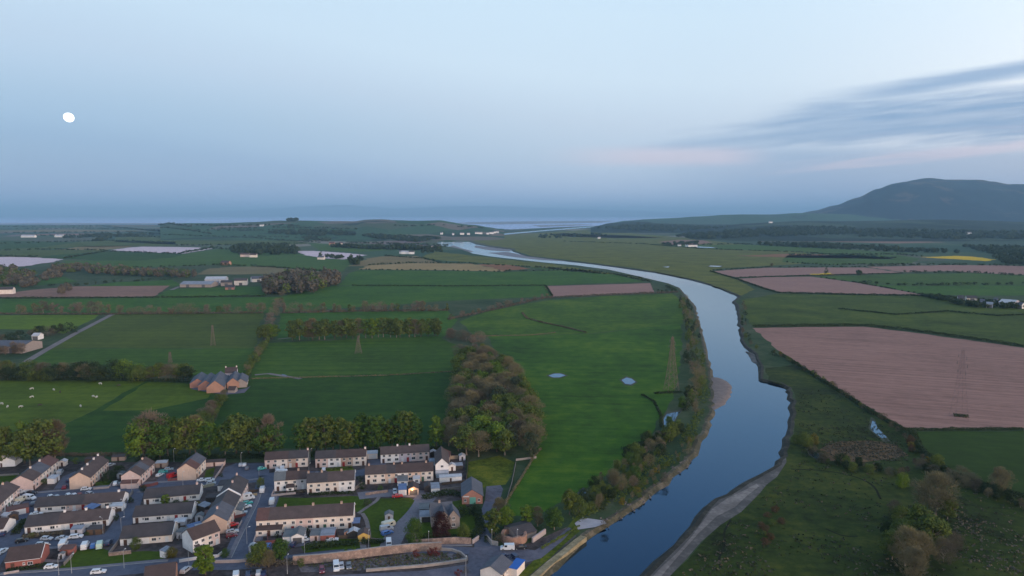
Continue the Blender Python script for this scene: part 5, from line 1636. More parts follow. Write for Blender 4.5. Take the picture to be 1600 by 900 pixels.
def house(A, B, D, ev, rg, label, walls, roofs, unit=6.2, storeys=2, chim=(), name='terraced_house', group=None, chim_m=None, winback=False, endwin=False, step=0.0, front=True,
          trim=None, doors=(0, 2, 1, 0, 3), white_verge=False, dark_gap=False, win=True, cat='house'):
    """a row of houses: A-B is the foot of the front wall on the photograph, D its depth away from it.
    walls / roofs: list of (share of the length, material)"""
    a, b_ = G(*A), G(*B)
    d = b_ - a
    L = d.length
    rz = math.atan2(d.y, d.x)
    e = empty(name, (a.x, a.y, 0), rz)
    tag(e, label, cat, group)
    x = 0.0
    S = sum(s for s, _ in walls)
    for i, (s, m) in enumerate(walls):
        x1 = x + L * s / S
        b = MB()
        gable_walls(b, x, x1, D, ev + step * i, rg + step * i)
        b.build('wall', W[m], e)
        x = x1
    x = 0.0
    S = sum(s for s, _ in roofs)
    rfs = []
    for i, (s, m) in enumerate(roofs):
        x1 = x + L * s / S
        rfs.append((x, x1, roof_part(e, x, x1, D, ev + step * i, rg + step * i, RF[m], .22 if i == 0 else 0, .22 if i == len(roofs) - 1 else 0), step * i))
        x = x1
    for c in chim:
        cx = c * L
        for (p, q, rf, st) in rfs:
            if p <= cx <= q:
                chimney(e, rf, cx, D / 2, rg + st, chim_m or W[walls[0][1]])
                break
    if white_verge:
        v = MB()
        k = (rg - ev) / (D / 2)
        for xx in (L + .02,):
            for s in (0, 1):
                y0, y1 = (-.3, D / 2) if s == 0 else (D + .3, D / 2)
                p = [(y0, ev - .3 * k + .0), (y1, rg), (y1, rg + .30), (y0, ev - .3 * k + .30)]
                v.extrude_x(p if s == 0 else list(reversed(p)), xx + .2, xx + .34)
        v.build('verge_board', TRIM_M, e)
    # gutter and downpipes
    g = MB()
    g.box(0, L, -.50, -.38, ev - .30, ev - .18)
    g.build('gutter', GUTTER_M if trim is None else trim, e)
    if win:
        n = max(1, round(L / unit))
        u = L / n
        for i in range(n):
            x0 = i * u
            flip = i % 2
            if storeys == 2:
                window(e, x0 + u * .27, -.02, 3.0, 1.2, 1.15)
                window(e, x0 + u * .74, -.02, 3.0, 1.2, 1.15)
                window(e, x0 + u * (.30 if flip else .68), -.02, .9, 1.75, 1.3)
                door(e, x0 + u * (.78 if flip else .22), -.02, .04, doors[i % len(doors)])
            else:
                window(e, x0 + u * (.30 if flip else .70), -.02, .85, 1.6, 1.15)
                if u > 5.5:
                    window(e, x0 + u * .52, -.02, 1.15, .7, .85)
                door(e, x0 + u * (.80 if flip else .20), -.02, .03, doors[i % len(doors)])
    if endwin:
        for z in ((.9, 3.0) if storeys == 2 else (.9,)):
            window(e, L + .02, D * .35, z, 1.1, 1.1, math.pi / 2)
    return e, L

def lean_to(e, x0, x1, d, z0, z1, wall, roof, y=0.0, name='porch', openings=True):
    """a lower projection on the front: wall box and a single slope of roof"""
    b = MB()
    b.extrude_x([(y - d, 0), (y - .004, 0), (y - .004, z1 - .15), (y - d, z0)], x0, x1)
    o = b.build(name, W[wall], e)
    r = MB()
    r.extrude_x([(y - d - .3, z0 - .05), (y - .004, z1), (y - .004, z1 + .12), (y - d - .3, z0 + .07)], x0 - .15, x1 + .15)
    r.build('porch_roof', RF[roof], o)
    if openings:
        n = max(1, int((x1 - x0) / 3))
        for i in range(n):
            xx = x0 + (i + .5) * (x1 - x0) / n
            if i % 2 == 0:
                f, g, s = win_mesh(1.3, 1.05)
                w_ = link('window', f, e, (xx, y - d - .02, .8))
                link('pane', g, w_)
            else:
                door(e, xx, y - d - .02, .03, 0)
    return o

# ------------------------------------------------------------------ terraces
OB = 'oblique terraces under the trees'
house((51, 768), (92, 734), 8.5, 4.9, 7.4, 'long oblique pink terrace with stepped roofs, first of the row under the trees', [(1, 'pink'), (1, 'cream'), (1, 'cream')], [(1, 'brown'), (1, 'slate'), (1, 'red')],
      chim=(.34, .68), group=OB, chim_m=W['cream'])
house((141, 763), (170, 735), 8.2, 5.0, 7.5, 'oblique peach terrace with plain brown roof and three white chimneys', [(1, 'peach'), (1, 'cream'), (1, 'pink')], [(1, 'brown')], chim=(.15, .42, .75, .98), group=OB, chim_m=W['white'])
e, L = house((219, 759), (242, 737), 7.8, 4.8, 7.3, 'short oblique pink terrace with a grey patch in its roof and red boarded gable porch', [(1, 'pink')], [(1, 'brown'), (.8, 'slate'), (1, 'brown')], chim=(.8,), group=OB, chim_m=W['peach'])
b = MB(); b.extrude_y([(-2.6, 0), (-.003, 0), (-.003, 2.9), (-2.6, 2.3)], .4, 7.2); o = b.build('porch', W['pink'], e)
b = MB(); b.extrude_y([(-2.9, 2.25), (-.003, 3.0), (-.003, 3.12), (-2.9, 2.37)], .2, 7.4); b.build('porch_roof', RF['red'], o)
house((306, 750), (322, 732), 8.0, 5.2, 7.9, 'oblique peach terrace with half red, half slate roof beside the car park', [(1, 'peach'), (1, 'cream')], [(.9, 'red'), (1.2, 'slate')], group=OB)
house((-30, 834), (31, 778), 9.0, 5.0, 7.6, 'oblique rosy terrace cut by the left edge of the frame', [(1, 'pink'), (1, 'pink'), (.8, 'white'), (.6, 'pink')], [(1, 'dark'), (1, 'brown'), (1, 'brown')], chim=(.55, .9), group=OB, chim_m=W['peach'])
BG = 'white bungalow terraces'
house((54, 802), (191, 792), 8.2, 2.7, 5.0, 'white bungalow terrace with rosy middle house, nearest the upper street', [(1.1, 'white'), (.9, 'pink'), (1.1, 'white')], [(1.2, 'dark'), (1, 'brown')], 7.5, 1, (.93,), group=BG, chim_m=W['white'])
house((39, 834), (170, 821), 9.0, 2.8, 5.3, 'longest white bungalow terrace with three white chimneys', [(1, 'white'), (1.2, 'white'), (1, 'white')], [(1, 'dark'), (1.6, 'brown')], 7.5, 1, (.43, .69, .955), group=BG, chim_m=W['white'], white_verge=True)
house((225, 789), (312, 781), 8.5, 2.9, 5.3, 'white bungalow terrace behind the conical tree by the upper street', [(1, 'white')], [(1, 'dark')], 7.5, 1, (.93,), group=BG, chim_m=W['pink'], white_verge=True)
house((208, 818), (300, 811), 8.8, 2.8, 5.3, 'white bungalow terrace in the middle of the three by the side lane', [(1, 'white')], [(1, 'dark'), (1, 'dark')], 7.5, 1, group=BG, white_verge=True)
house((188, 853), (269, 846), 9.2, 2.9, 5.5, 'white bungalow terrace above the wide lower lawn', [(1, 'white'), (.8, 'cream')], [(1, 'dark')], 7.5, 1, group=BG, white_verge=True)
e, L = house((9, 891), (64, 884), 9.5, 3.1, 5.8, 'red brick bungalow with white eaves in the lower corner', [(1, 'brick')], [(1, 'umber')], 8, 1, white_verge=True, trim=TRIM_M, name='bungalow')
e, L = house((226, 925), (274, 917), 9.5, 3.4, 6.2, 'house with orange gable and dark roof at the bottom edge of the frame', [(1, 'orange')], [(1, 'umber')], 8, 1, name='bungalow', endwin=True)
house((-40, 838), (6, 836), 8, 2.7, 5.0, 'red roofed bungalow at the left edge beyond the side street', [(1, 'white')], [(1, 'umber')], 7.5, 1, name='bungalow')
# long oblique terrace with a white parapet between its roofs
e, L = house((355, 833), (388, 768), 8.8, 5.0, 7.8, 'long oblique cream terrace with a white parapet wall across its roof', [(1, 'peach'), (.8, 'cream'), (1.1, 'pink')], [(.9, 'slate'), (.8, 'dark'), (.02, 'pale'), (1.2, 'dark')], chim=(.12, .78, .99), chim_m=W['pink'])
b = MB()
for s in (0, 1):
    y0, y1 = (-.3, 4.4) if s == 0 else (9.1, 4.4)
    p = [(y0, 4.9), (y1, 7.9), (y1, 8.35), (y0, 5.35)]
    b.extrude_x(p if s == 0 else list(reversed(p)), L * .585, L * .585 + .8)
b.build('parapet', W['white'], e)
lean_to(e, L * .36, L * .55, 2.2, 2.3, 3.0, 'white', 'felt')
e, L = house((302, 865), (344, 849), 7.6, 5.2, 7.9, 'white two-storey house pair with maroon roof by the junction', [(1, 'white'), (.9, 'cream'), (.9, 'pink')], [(1, 'umber'), (1, 'umber')], 6, 2, name='semi_detached_house')
lean_to(e, L * .05, L * .2, 1.4, 2.3, 2.9, 'white', 'umber')
TS = 'two-storey terraces'
house((414, 733), (481, 729), 7.5, 4.7, 7.0, 'pink terrace with brown roof at the end of the car park', [(1, 'pink'), (1, 'cream'), (.8, 'tan'), (1, 'cream')], [(1.2, 'umber'), (1, 'dark')], chim=(.99,), group=TS)
house((493, 731), (572, 727), 7.5, 4.7, 7.0, 'far terrace painted pink, white, tan and cream', [(1, 'pink'), (1, 'white'), (.95, 'tan'), (1.05, 'cream')], [(1.2, 'dark'), (.8, 'umber'), (1, 'umber')], chim=(.98,), group=TS, chim_m=W['cream'])
house((595, 724), (671, 719), 7.5, 4.6, 6.9, 'pale far terrace with a green hedge in front', [(1, 'white'), (.7, 'lilac'), (1, 'pink')], [(1, 'brown')], chim=(.35, .6), group=TS)
e, L = house((429, 768), (479, 764), 7.6, 5.0, 7.3, 'white terrace of three with a grey end house at the lawn', [(1.1, 'white'), (1, 'cream'), (1, 'grey')], [(1, 'felt'), (.95, 'umber'), (.9, 'umber')], chim=(.74, 1.0), group=TS, chim_m=W['tan'])
lean_to(e, L * .38, L * .62, 2.4, 2.2, 2.9, 'white', 'umber')
house((480, 772), (554, 767), 8.6, 5.2, 7.8, 'cream terrace facing the lawn with one white framed red door', [(1, 'cream'), (1, 'cream'), (1, 'white')], [(.75, 'dark'), (1, 'brown')], chim=(.02, .3, .72), group=TS, chim_m=W['tan'], doors=(0, 0, 2, 1), white_verge=True)
e, L = house((571, 757), (677, 751), 8.0, 4.8, 7.2, 'cream and peach terrace behind the lit garage', [(1.3, 'cream'), (.7, 'peach'), (.85, 'white'), (.9, 'peach'), (.8, 'cream')], [(1.35, 'brown'), (.6, 'dark'), (2.4, 'umber')], chim=(.05, .42, .54, .9), group=TS, chim_m=W['tan'])
lean_to(e, L * .47, L * .62, 4.2, 2.3, 3.3, 'white', 'felt', name='conservatory')
lean_to(e, L * .70, L * .80, 2.6, 2.3, 2.9, 'white', 'pale', name='conservatory')
e, L = house((401, 834), (552, 825), 9.2, 5.4, 8.1, 'longest cream terrace with violet brown roof between the lawns', [(1.6, 'cream'), (1.5, 'cream'), (1.4, 'pink'), (2, 'cream'), (1.2, 'cream')], [(.5, 'red'), (3, 'brown'), (.6, 'umber')], 6.4, 2, (.28, .57, .87),
             group=TS, chim_m=W['tan'], white_verge=True)
lean_to(e, .3, L * .27, 2.6, 2.4, 3.1, 'cream', 'umber')
# white house seen end-on
e, L = house((701, 742), (699, 722), 6.0, 5.2, 8.0, 'white gabled house standing end-on among garden sheds', [(1, 'white')], [(1, 'brown')], 8, 2, name='house')
lean_to(e, -.01, 1.5, .01, .5, .6, 'white', 'pale', openings=False) if False else None
b = MB(); b.extrude_y([(-3.4, 0), (-.004, 0), (-.004, 2.5), (-3.4, 2.3)], .3, 5.9); o = b.build('conservatory', plain('conservatory_glass', (.30, .36, .44), .2, .1, .5, spec=.6), e)
b = MB(); b.extrude_y([(-3.6, 2.3), (-.004, 2.52), (-.004, 2.62), (-3.6, 2.40)], .1, 6.1); b.build('conservatory_roof', RF['pale'], o)
for z in (1.0, 3.3):
    window(e, -.02, 3.0, z + .4, 1.3, 1.1, -math.pi / 2)
# red brick hall with a green door
e, L = house((754, 787), (752, 766), 8.6, 3.4, 6.2, 'red brick hall with a green door and slate roof beside the yard', [(1, 'red')], [(1, 'slate')], 10, 1, name='hall', win=False)
b = MB(); b.box(-.08, .02, 2.8, 5.4, .02, 2.9); b.build('door', DOORS[3] if False else plain('green_shutter', (.16, .42, .33), .6, .1, 1), e)
b = MB(); b.box(-.10, .02, 5.6, 8.1, 3.05, 3.5); b.build('lintel', TRIM_M, e)
window(e, -.02, 1.5, 1.1, 1.0, 1.2, -math.pi / 2); window(e, -.02, 7.2, 1.1, 1.0, 1.2, -math.pi / 2)
# stone lodge: main roof with two cross gables
e, L = house((674, 824), (708, 821), 8.0, 4.6, 8.0, 'grey roofed stone lodge with cross gables behind the copper beech', [(1, 'stone')], [(1, 'slate')], 8, 2, (.42,), name='lodge', chim_m=W['tan'])
for k, xx in enumerate((L * .55, L * .98)):
    b = MB(); b.extrude_y([(xx - 2.4, 0), (xx + 2.4, 0), (xx + 2.4, 4.4), (xx, 7.4), (xx - 2.4, 4.4)], -3.0, 3.4)
    o = b.build('gable_wing', W['stone'], e)
    b = MB()
    b.extrude_y([(xx - 2.8, 4.0), (xx, 7.5), (xx, 7.65), (xx - 2.8, 4.15)], -3.3, 4.2); b.extrude_y([(xx, 7.5), (xx + 2.8, 4.0), (xx + 2.8, 4.15), (xx, 7.65)], -3.3, 4.2)
    b.build('roof', RF['slate'], o)
    window(e, xx, -3.02, 1.0, 1.3, 1.3); window(e, xx, -3.02, 3.6, 1.1, 1.2)
# low building with blue awning at the bottom edge, by the quay
e, L = house((783, 912), (800, 893), 7.6, 3.2, 5.2, 'grey roofed cream building with blue awning by the quay', [(1, 'cream')], [(1, 'slate')], 9, 1, name='quay_building')
b = MB(); b.box(L * .62, L + 3.5, -3.2, -.004, 0, 3.0); o = b.build('extension', W['cream'], e)
b = MB(); b.box(L * .60, L + 3.7, -3.4, -.02, 3.004, 3.16); b.build('roof', plain('blue_awning', (.03, .13, .42), .7, .1, .6), o)

# brick steading beyond the tree rows
ST = 'houses of the brick steading'
def cottage(A, B, D, ev, rg, label, wall, roof, chim=(), storeys=1, win=True, cm=None):
    return house(A, B, D, ev, rg, label, [(1, wall)], [(1, roof)], 7, storeys, chim, 'cottage', ST, chim_m=cm or W[wall], win=win)
cottage((321, 605), (327, 594), 10, 3.2, 6.4, 'slate roofed brick cottage at the left end of the steading', 'red', 'slate')
cottage((334, 609), (342, 596), 10, 3.4, 6.8, 'slate roofed brick cottage second from the left in the steading', 'red', 'slate')
cottage((350, 613), (358, 597), 11, 4.0, 8.4, 'largest orange gabled brick barn house in front of the steading', 'orange', 'slate')
cottage((374, 606), (378, 594), 8, 4.0, 7.2, 'orange gabled cottage right of the largest barn house', 'orange', 'slate')
cottage((386, 605), (388, 595), 8, 3.6, 6.2, 'pale stone cottage at the right end of the steading', 'stone', 'slate')
cottage((352, 595), (370, 594), 8, 6.0, 9.0, 'tall farmhouse with two end chimneys at the back of the steading', 'lilac', 'umber', (.03, .97), 2, cm=W['cream'])
cottage((356, 614), (367, 614), 5, 2.2, 4.0, 'low stone outhouse in front of the steading', 'stone', 'umber', win=False)
px_sheet('yard', [(298, 608), (314, 602), (352, 612), (384, 607), (392, 603), (382, 614), (352, 617), (320, 612)], 0.14, YARD_M, .5)

# ------------------------------------------------------------------ farm buildings
def barn(A, B, D, ev, rg, label, wall, roof, name='barn', group=None, opening=True):
    a, b_ = G(*A), G(*B)
    d = b_ - a
    L = d.length
    e = empty(name, (a.x, a.y, 0), math.atan2(d.y, d.x))
    tag(e, label, 'barn' if name == 'barn' else 'house', group)
    b = MB(); gable_walls(b, 0, L, D, ev, rg); b.build('wall', W[wall], e)
    roof_part(e, 0, L, D, ev, rg, RF[roof], .4, .4, .5, .25)
    if opening:
        b = MB()
        n = max(1, int(L / 18))
        for i in range(n):
            x = (i + .5) * L / n
            b.box(x - 2.6, x + 2.6, -.08, .02, 0, min(4.4, ev - .6))
        b.build('door', GUTTER_M, e)
    return e
FM = 'sheds of the farm by the pink strip'
barn((281, 449), (330, 449), 30, 5, 9, 'long grey farm shed at the near left of the farm by the pink strip', 'stone', 'steel', group=FM)
barn((320, 443), (352, 442.5), 26, 7, 11, 'pale roofed farm shed at the back of the farm by the pink strip', 'grey', 'pale', group=FM)
barn((318, 447), (340, 446.6), 14, 5, 8, 'low farm shed between the pale and the long grey ones', 'lilac', 'steel', group=FM)
barn((366, 446), (386, 445.5), 20, 8, 11, 'cream farm shed with dark roof at the right of the farm', 'cream', 'brown', group=FM)
barn((352, 453), (366, 452.6), 16, 4, 7, 'small brick farm shed below the cream one', 'red', 'dark', group=FM)
barn((345, 447), (362, 446.6), 14, 6, 9, 'dark farm shed in the middle of the yard', 'stone', 'dark', group=FM)
barn((394, 441), (414, 440), 12, 6, 10, 'pale farmhouse at the far right of the farm', 'cream', 'slate', 'farmhouse', FM)
barn((-30, 552), (36, 552), 26, 6, 9, 'farm building with violet slate roof at the lane on the left', 'stone', 'slate', group=None)
barn((50, 531), (60, 531), 8, 4, 6, 'small white shed among the trees at the lane farm', 'white', 'pale', 'cottage')
WF = 'buildings of the white farm on the right'
barn((1497, 472), (1506, 472.4), 12, 5, 9, 'white gabled farmhouse at the left end of the white farm', 'white', 'dark', 'farmhouse', WF)
barn((1511, 470), (1527, 470.4), 10, 4, 7, 'cream low cottage behind the white farm', 'cream', 'dark', 'cottage', WF)
barn((1531, 477), (1538, 477.4), 10, 5, 8, 'small white cottage before the grey sheds of the white farm', 'white', 'slate', 'cottage', WF)
barn((1541, 481), (1551, 481.6), 16, 5, 7, 'pale grey shed in the middle of the white farm', 'grey', 'steel', group=WF)
barn((1552, 476), (1558, 476.4), 8, 6, 9, 'bright white gable next to the big grey shed', 'white', 'slate', 'farmhouse', WF)
barn((1560, 479), (1584, 481), 26, 6, 9, 'big grey shed with pale roof at the white farm', 'lilac', 'pale', group=WF)
barn((1590, 482), (1596, 482.6), 8, 5, 8, 'white cottage at the right end of the white farm', 'white', 'slate', 'cottage', WF)

# far houses and villages: a few pixels each
def far_house(px, py, w, d, h, wall, roof, label, group=None):
    p = GH(px, py)
    if p is None:
        p = G(px, py)
    b = MB()
    b.extrude_x([(-d / 2, -1), (d / 2, -1), (d / 2, h), (0, h + d * .35), (-d / 2, h)], -w / 2, w / 2, 0)
    for s in (0, 1):
        q = [(-d / 2 - .4, h - .2), (0, h + d * .35 + .1), (0, h + d * .35 + .5), (-d / 2 - .4, h + .2)] if s == 0 else [(d / 2 + .4, h + .2), (0, h + d * .35 + .5), (0, h + d * .35 + .1), (d / 2 + .4, h - .2)]
        b.extrude_x(q, -w / 2 - .3, w / 2 + .3, 1)
    o = b.build('house', [W[wall], RF[roof]], None, (p.x, p.y, p.z), (0, 0, random.uniform(-.25, .25)))
    tag(o, label, 'house', group)
VG = 'white houses along the far river bend'
for i, (x, y, w, s) in enumerate([(690, 366.2, 12, 'small'), (708, 367.2, 10, 'small'), (722, 366.6, 22, 'long'), (732, 366.8, 16, 'low'), (748, 365.6, 40, 'widest'), (762, 366.2, 14, 'small'), (768, 365.4, 24, 'bright'), (772, 364.2, 18, 'upper'), (777, 363.8, 18, 'end')]):
    far_house(x, y, w, 12, 9, 'white', 'slate', '%s white house, %s from the left in the village at the far river bend' % (s, nth(i)), VG)
HG = 'houses of the hamlet before the far bend'
for i, (x, y, w, m, r) in enumerate([(653, 385.6, 14, 'lilac', 'slate'), (658, 387, 12, 'pink', 'red'), (664, 386.4, 16, 'grey', 'slate'), (668, 389, 12, 'red', 'umber'), (674, 387, 12, 'cream', 'slate'), (679, 389, 14, 'red', 'red'), (684, 387.2, 12, 'pink', 'umber'), (662, 390, 12, 'red', 'slate')]):
    far_house(x, y, w, 9, 6, m, r, '%s walled house, %s listed in the hamlet before the far bend' % ({'lilac': 'pale violet', 'pink': 'pink', 'grey': 'grey', 'red': 'brick', 'cream': 'cream'}[m], nth(i)), HG)
for a in [(628, 396.4, 16, 10, 7, 'white', 'slate', 'white farmhouse in front of the hamlet, at the left'), (634, 396.8, 26, 10, 6, 'white', 'pale', 'long white farm building in front of the hamlet'),
          (643, 397, 16, 10, 7, 'white', 'dark', 'white house in front of the hamlet, at the right'), (641, 372.6, 16, 10, 8, 'white', 'slate', 'lone white house on the slope of the far left hill'),
          (409, 353.4, 22, 12, 9, 'white', 'slate', 'lone white house on the far hill to the left'), (519, 383, 22, 12, 9, 'orange', 'red', 'orange house at the edge of the far wood'),
          (533, 382.6, 14, 10, 7, 'cream', 'red', 'cream cottage beside the orange house'), (383, 401.4, 24, 12, 7, 'pink', 'umber', 'pink cottage under the dark wood'), (396, 402, 20, 10, 7, 'cream', 'umber', 'cream cottage under the dark wood'),
          (502, 405.4, 18, 10, 6, 'cream', 'slate', 'cream cottage beside the pale film field'), (353, 414, 22, 12, 6, 'orange', 'umber', 'orange roofed cottage above the grey field'),
          (12, 459, 18, 10, 7, 'cream', 'dark', 'cream cottage at the left end of the pink strip'), (936, 373, 14, 10, 8, 'white', 'slate', 'lone white house in the far trees across the river'),
          (45, 371, 80, 16, 8, 'white', 'pale', 'long white shed on the far left plain'), (93, 370.6, 46, 16, 8, 'white', 'pale', 'shorter white shed on the far left plain'),
          (1513, 366, 26, 12, 9, 'white', 'slate', 'lone pale house on the far right slope'), (1204, 348.5, 24, 12, 10, 'white', 'slate', 'tiny pale house on the far wooded ridge')]:
    far_house(*a)
RH = 'white cottages of the far hamlet on the right'
for i, (x, y) in enumerate([(1061.5, 385), (1073.5, 385.6), (1076.5, 385.8), (1081.5, 385.6), (1087, 385.4)]):
    far_house(x, y, 12, 9, 7, 'white', 'dark', 'white cottage, %s from the left in the far hamlet across the river' % nth(i), RH)
# ------------------------------------------------------------------ cars and vans
CARC = {'white': (.68, .69, .70), 'silver': (.42, .44, .47), 'grey': (.16, .17, .19), 'black': (.018, .019, .024), 'blue': (.04, .13, .36), 'red': (.50, .025, .03), 'maroon': (.16, .02, .035),
        'teal': (.05, .42, .38), 'mint': (.46, .60, .50), 'navy': (.02, .03, .08), 'cream': (.60, .55, .42)}
def paint(c):
    return plain('car_paint_' + c, CARC[c], .28, .05, .5, 0, spec=.6)
CARGLASS = plain('car_glass', (.018, .022, .030), .08, .1, .5, spec=.8)
TYRE_M = plain('tyre', (.02, .02, .021), .9, .2, 4)
RIM_M = plain('wheel_rim', (.42, .43, .45), .35, .1, 4, metal=.6)
LAMPGLASS = plain('headlight_glass', (.75, .76, .78), .15, .05, 3, spec=.8)
CAR_CACHE = {}
SHAPES = {   # length, half width, body side profile, cabin profile
    'hatch': (4.0, .86, [(-2.0, .30), (2.0, .30), (2.02, .62), (1.92, .80), (1.0, .92), (-1.96, .98), (-2.02, .60)], [(1.0, .90), (.35, 1.44), (-1.45, 1.48), (-1.95, .96)]),
    'saloon': (4.6, .88, [(-2.3, .30), (2.3, .30), (2.32, .62), (2.2, .80), (1.1, .92), (-1.5, .96), (-2.28, .92), (-2.32, .6)], [(1.1, .90), (.35, 1.40), (-.95, 1.42), (-1.7, .95)]),
    'estate': (4.6, .88, [(-2.3, .32), (2.3, .32), (2.32, .64), (2.2, .84), (1.15, .96), (-2.26, 1.0), (-2.32, .6)], [(1.15, .94), (.45, 1.52), (-1.9, 1.54), (-2.25, .98)]),
    'van': (5.2, .98, [(-2.6, .35), (2.6, .35), (2.62, .8), (2.45, 1.05), (1.75, 1.22), (-2.58, 1.24), (-2.6, .7)], [(1.75, 1.20), (1.15, 2.1), (-2.4, 2.2), (-2.57, 1.2)]),
    'camper': (6.2, 1.08, [(-3.1, .40), (3.1, .40), (3.12, .9), (2.9, 1.15), (2.2, 1.30), (-3.08, 1.32), (-3.1, .8)], [(2.2, 1.28), (2.05, 2.5), (1.4, 2.85), (-3.0, 2.85), (-3.07, 1.3)])}
def car_data(kind, colour):
    k = (kind, colour)
    if k in CAR_CACHE:
        return CAR_CACHE[k]
    L, hw, body, cab = SHAPES[kind]
    b = MB()
    n = len(body)
    b.extrude_y(body, -hw, hw)
    top = .80 if kind in ('hatch', 'saloon', 'estate') else .94
    m = len(cab)
    v = []
    zlo, zhi = min(z for _, z in cab), max(z for _, z in cab)
    wy = lambda z: hw * (.98 + (top - .98) * (z - zlo) / (zhi - zlo))
    for s in (-1, 1):
        v += [(x, s * wy(z), z) for x, z in cab]
    f = [tuple(range(m)), tuple(reversed(range(m, 2 * m)))] + [(i, i + m, (i + 1) % m + m, (i + 1) % m) for i in range(m)]
    b.add(v, f)
    body_m = b.mesh('body', paint(colour))
    g = MB()                                          # windscreen, rear and side glass a few mm proud of the cabin
    def lerp(a, c, t): return (a[0] + (c[0] - a[0]) * t, a[1] + (c[1] - a[1]) * t)
    def pane(p, q, i0, i1, off):
        a, c = lerp(p, q, i0), lerp(p, q, i1)
        dx, dz = q[0] - p[0], q[1] - p[1]
        ln = math.hypot(dx, dz)
        nx, nz = dz / ln * off, -dx / ln * off
        if nz < 0 and abs(nz) > abs(nx): nx, nz = -nx, -nz
        g.add([(a[0] + nx, -wy(a[1]) * .88, a[1] + nz), (a[0] + nx, wy(a[1]) * .88, a[1] + nz), (c[0] + nx, wy(c[1]) * .88, c[1] + nz), (c[0] + nx, -wy(c[1]) * .88, c[1] + nz)], [(0, 1, 2, 3)])
    pane(cab[0], cab[1], .15, .88, .012)
    if kind in ('hatch', 'saloon', 'estate'):
        pane(cab[-2], cab[-1], .12, .75, -.012)
    r0, r1 = cab[0], cab[1]
    xa = r1[0] - .05
    if kind in ('hatch', 'saloon', 'estate'):
        spans = [(.18, xa - .05 + .15, (xa + cab[-2][0]) / 2 + .05), (.18, (xa + cab[-2][0]) / 2 - .05, cab[-2][0] + .15)]
    elif kind == 'van':
        spans = [(.1, xa, xa - 1.0)]
    else:
        spans = [(.1, xa - .2, xa - .9), (.25, xa - 1.8, xa - 2.8)]
    for lo, x0, x1 in spans:
        z0, z1 = zlo + (zhi - zlo) * (lo + .05), zlo + (zhi - zlo) * (.86 if kind != 'camper' else .70)
        for s in (-1, 1):
            g.add([(x0, s * (wy(z0) + .012), z0), (x1, s * (wy(z0) + .012), z0), (x1, s * (wy(z1) + .012), z1), (x0, s * (wy(z1) + .012), z1)], [(0, 1, 2, 3)])
    glass = g.mesh('window', CARGLASS)
    w_, rm = MB(), MB()
    r = .33 if kind in ('hatch', 'saloon', 'estate') else .38
    w_.tube((0, -.10, 0), (0, .10, 0), r, r, 14)
    rm.tube((0, -.115, 0), (0, .115, 0), r * .62, r * .62, 10)
    h_, t_ = MB(), MB()
    h_.box(-.06, .03, -.20, .20, -.08, .08)
    t_.box(-.03, .05, -.10, .10, -.11, .11)
    CAR_CACHE[k] = (body_m, glass, w_.mesh('wheel', TYRE_M), rm.mesh('rim', RIM_M), h_.mesh('headlight', LAMPGLASS), t_.mesh('tail_light', plain('tail_light', (.35, .02, .02), .3, .1, 3)), L, hw, r)
    return CAR_CACHE[k]
def car(px, py, colour, kind, d, label, group=None, name=None):
    p = G(px, py)
    q = G(px + d[0], py + d[1])
    body, glass, whl, rim, hl, tl, L, hw, r = car_data(kind, colour)
    e = empty(name or {'van': 'parked_van', 'camper': 'camper_van'}.get(kind, 'parked_car'), (p.x, p.y, .06), math.atan2(q.y - p.y, q.x - p.x))
    link('body', body, e)
    link('window', glass, e)
    for x in (L * .31, -L * .30):
        for s in (-1, 1):
            w_ = link('wheel', whl, e, (x, s * (hw - .08), r))
            link('rim', rim, w_)
    for s in (-1, 1):
        link('headlight', hl, e, (L / 2 - .02, s * hw * .68, .70 if r < .35 else .92))
        link('tail_light', tl, e, (-L / 2 - .0, s * hw * .80, .80 if r < .35 else 1.0))
    tag(e, label, {'van': 'van', 'camper': 'camper van'}.get(kind, 'car'), group)
R2 = (12, -43)
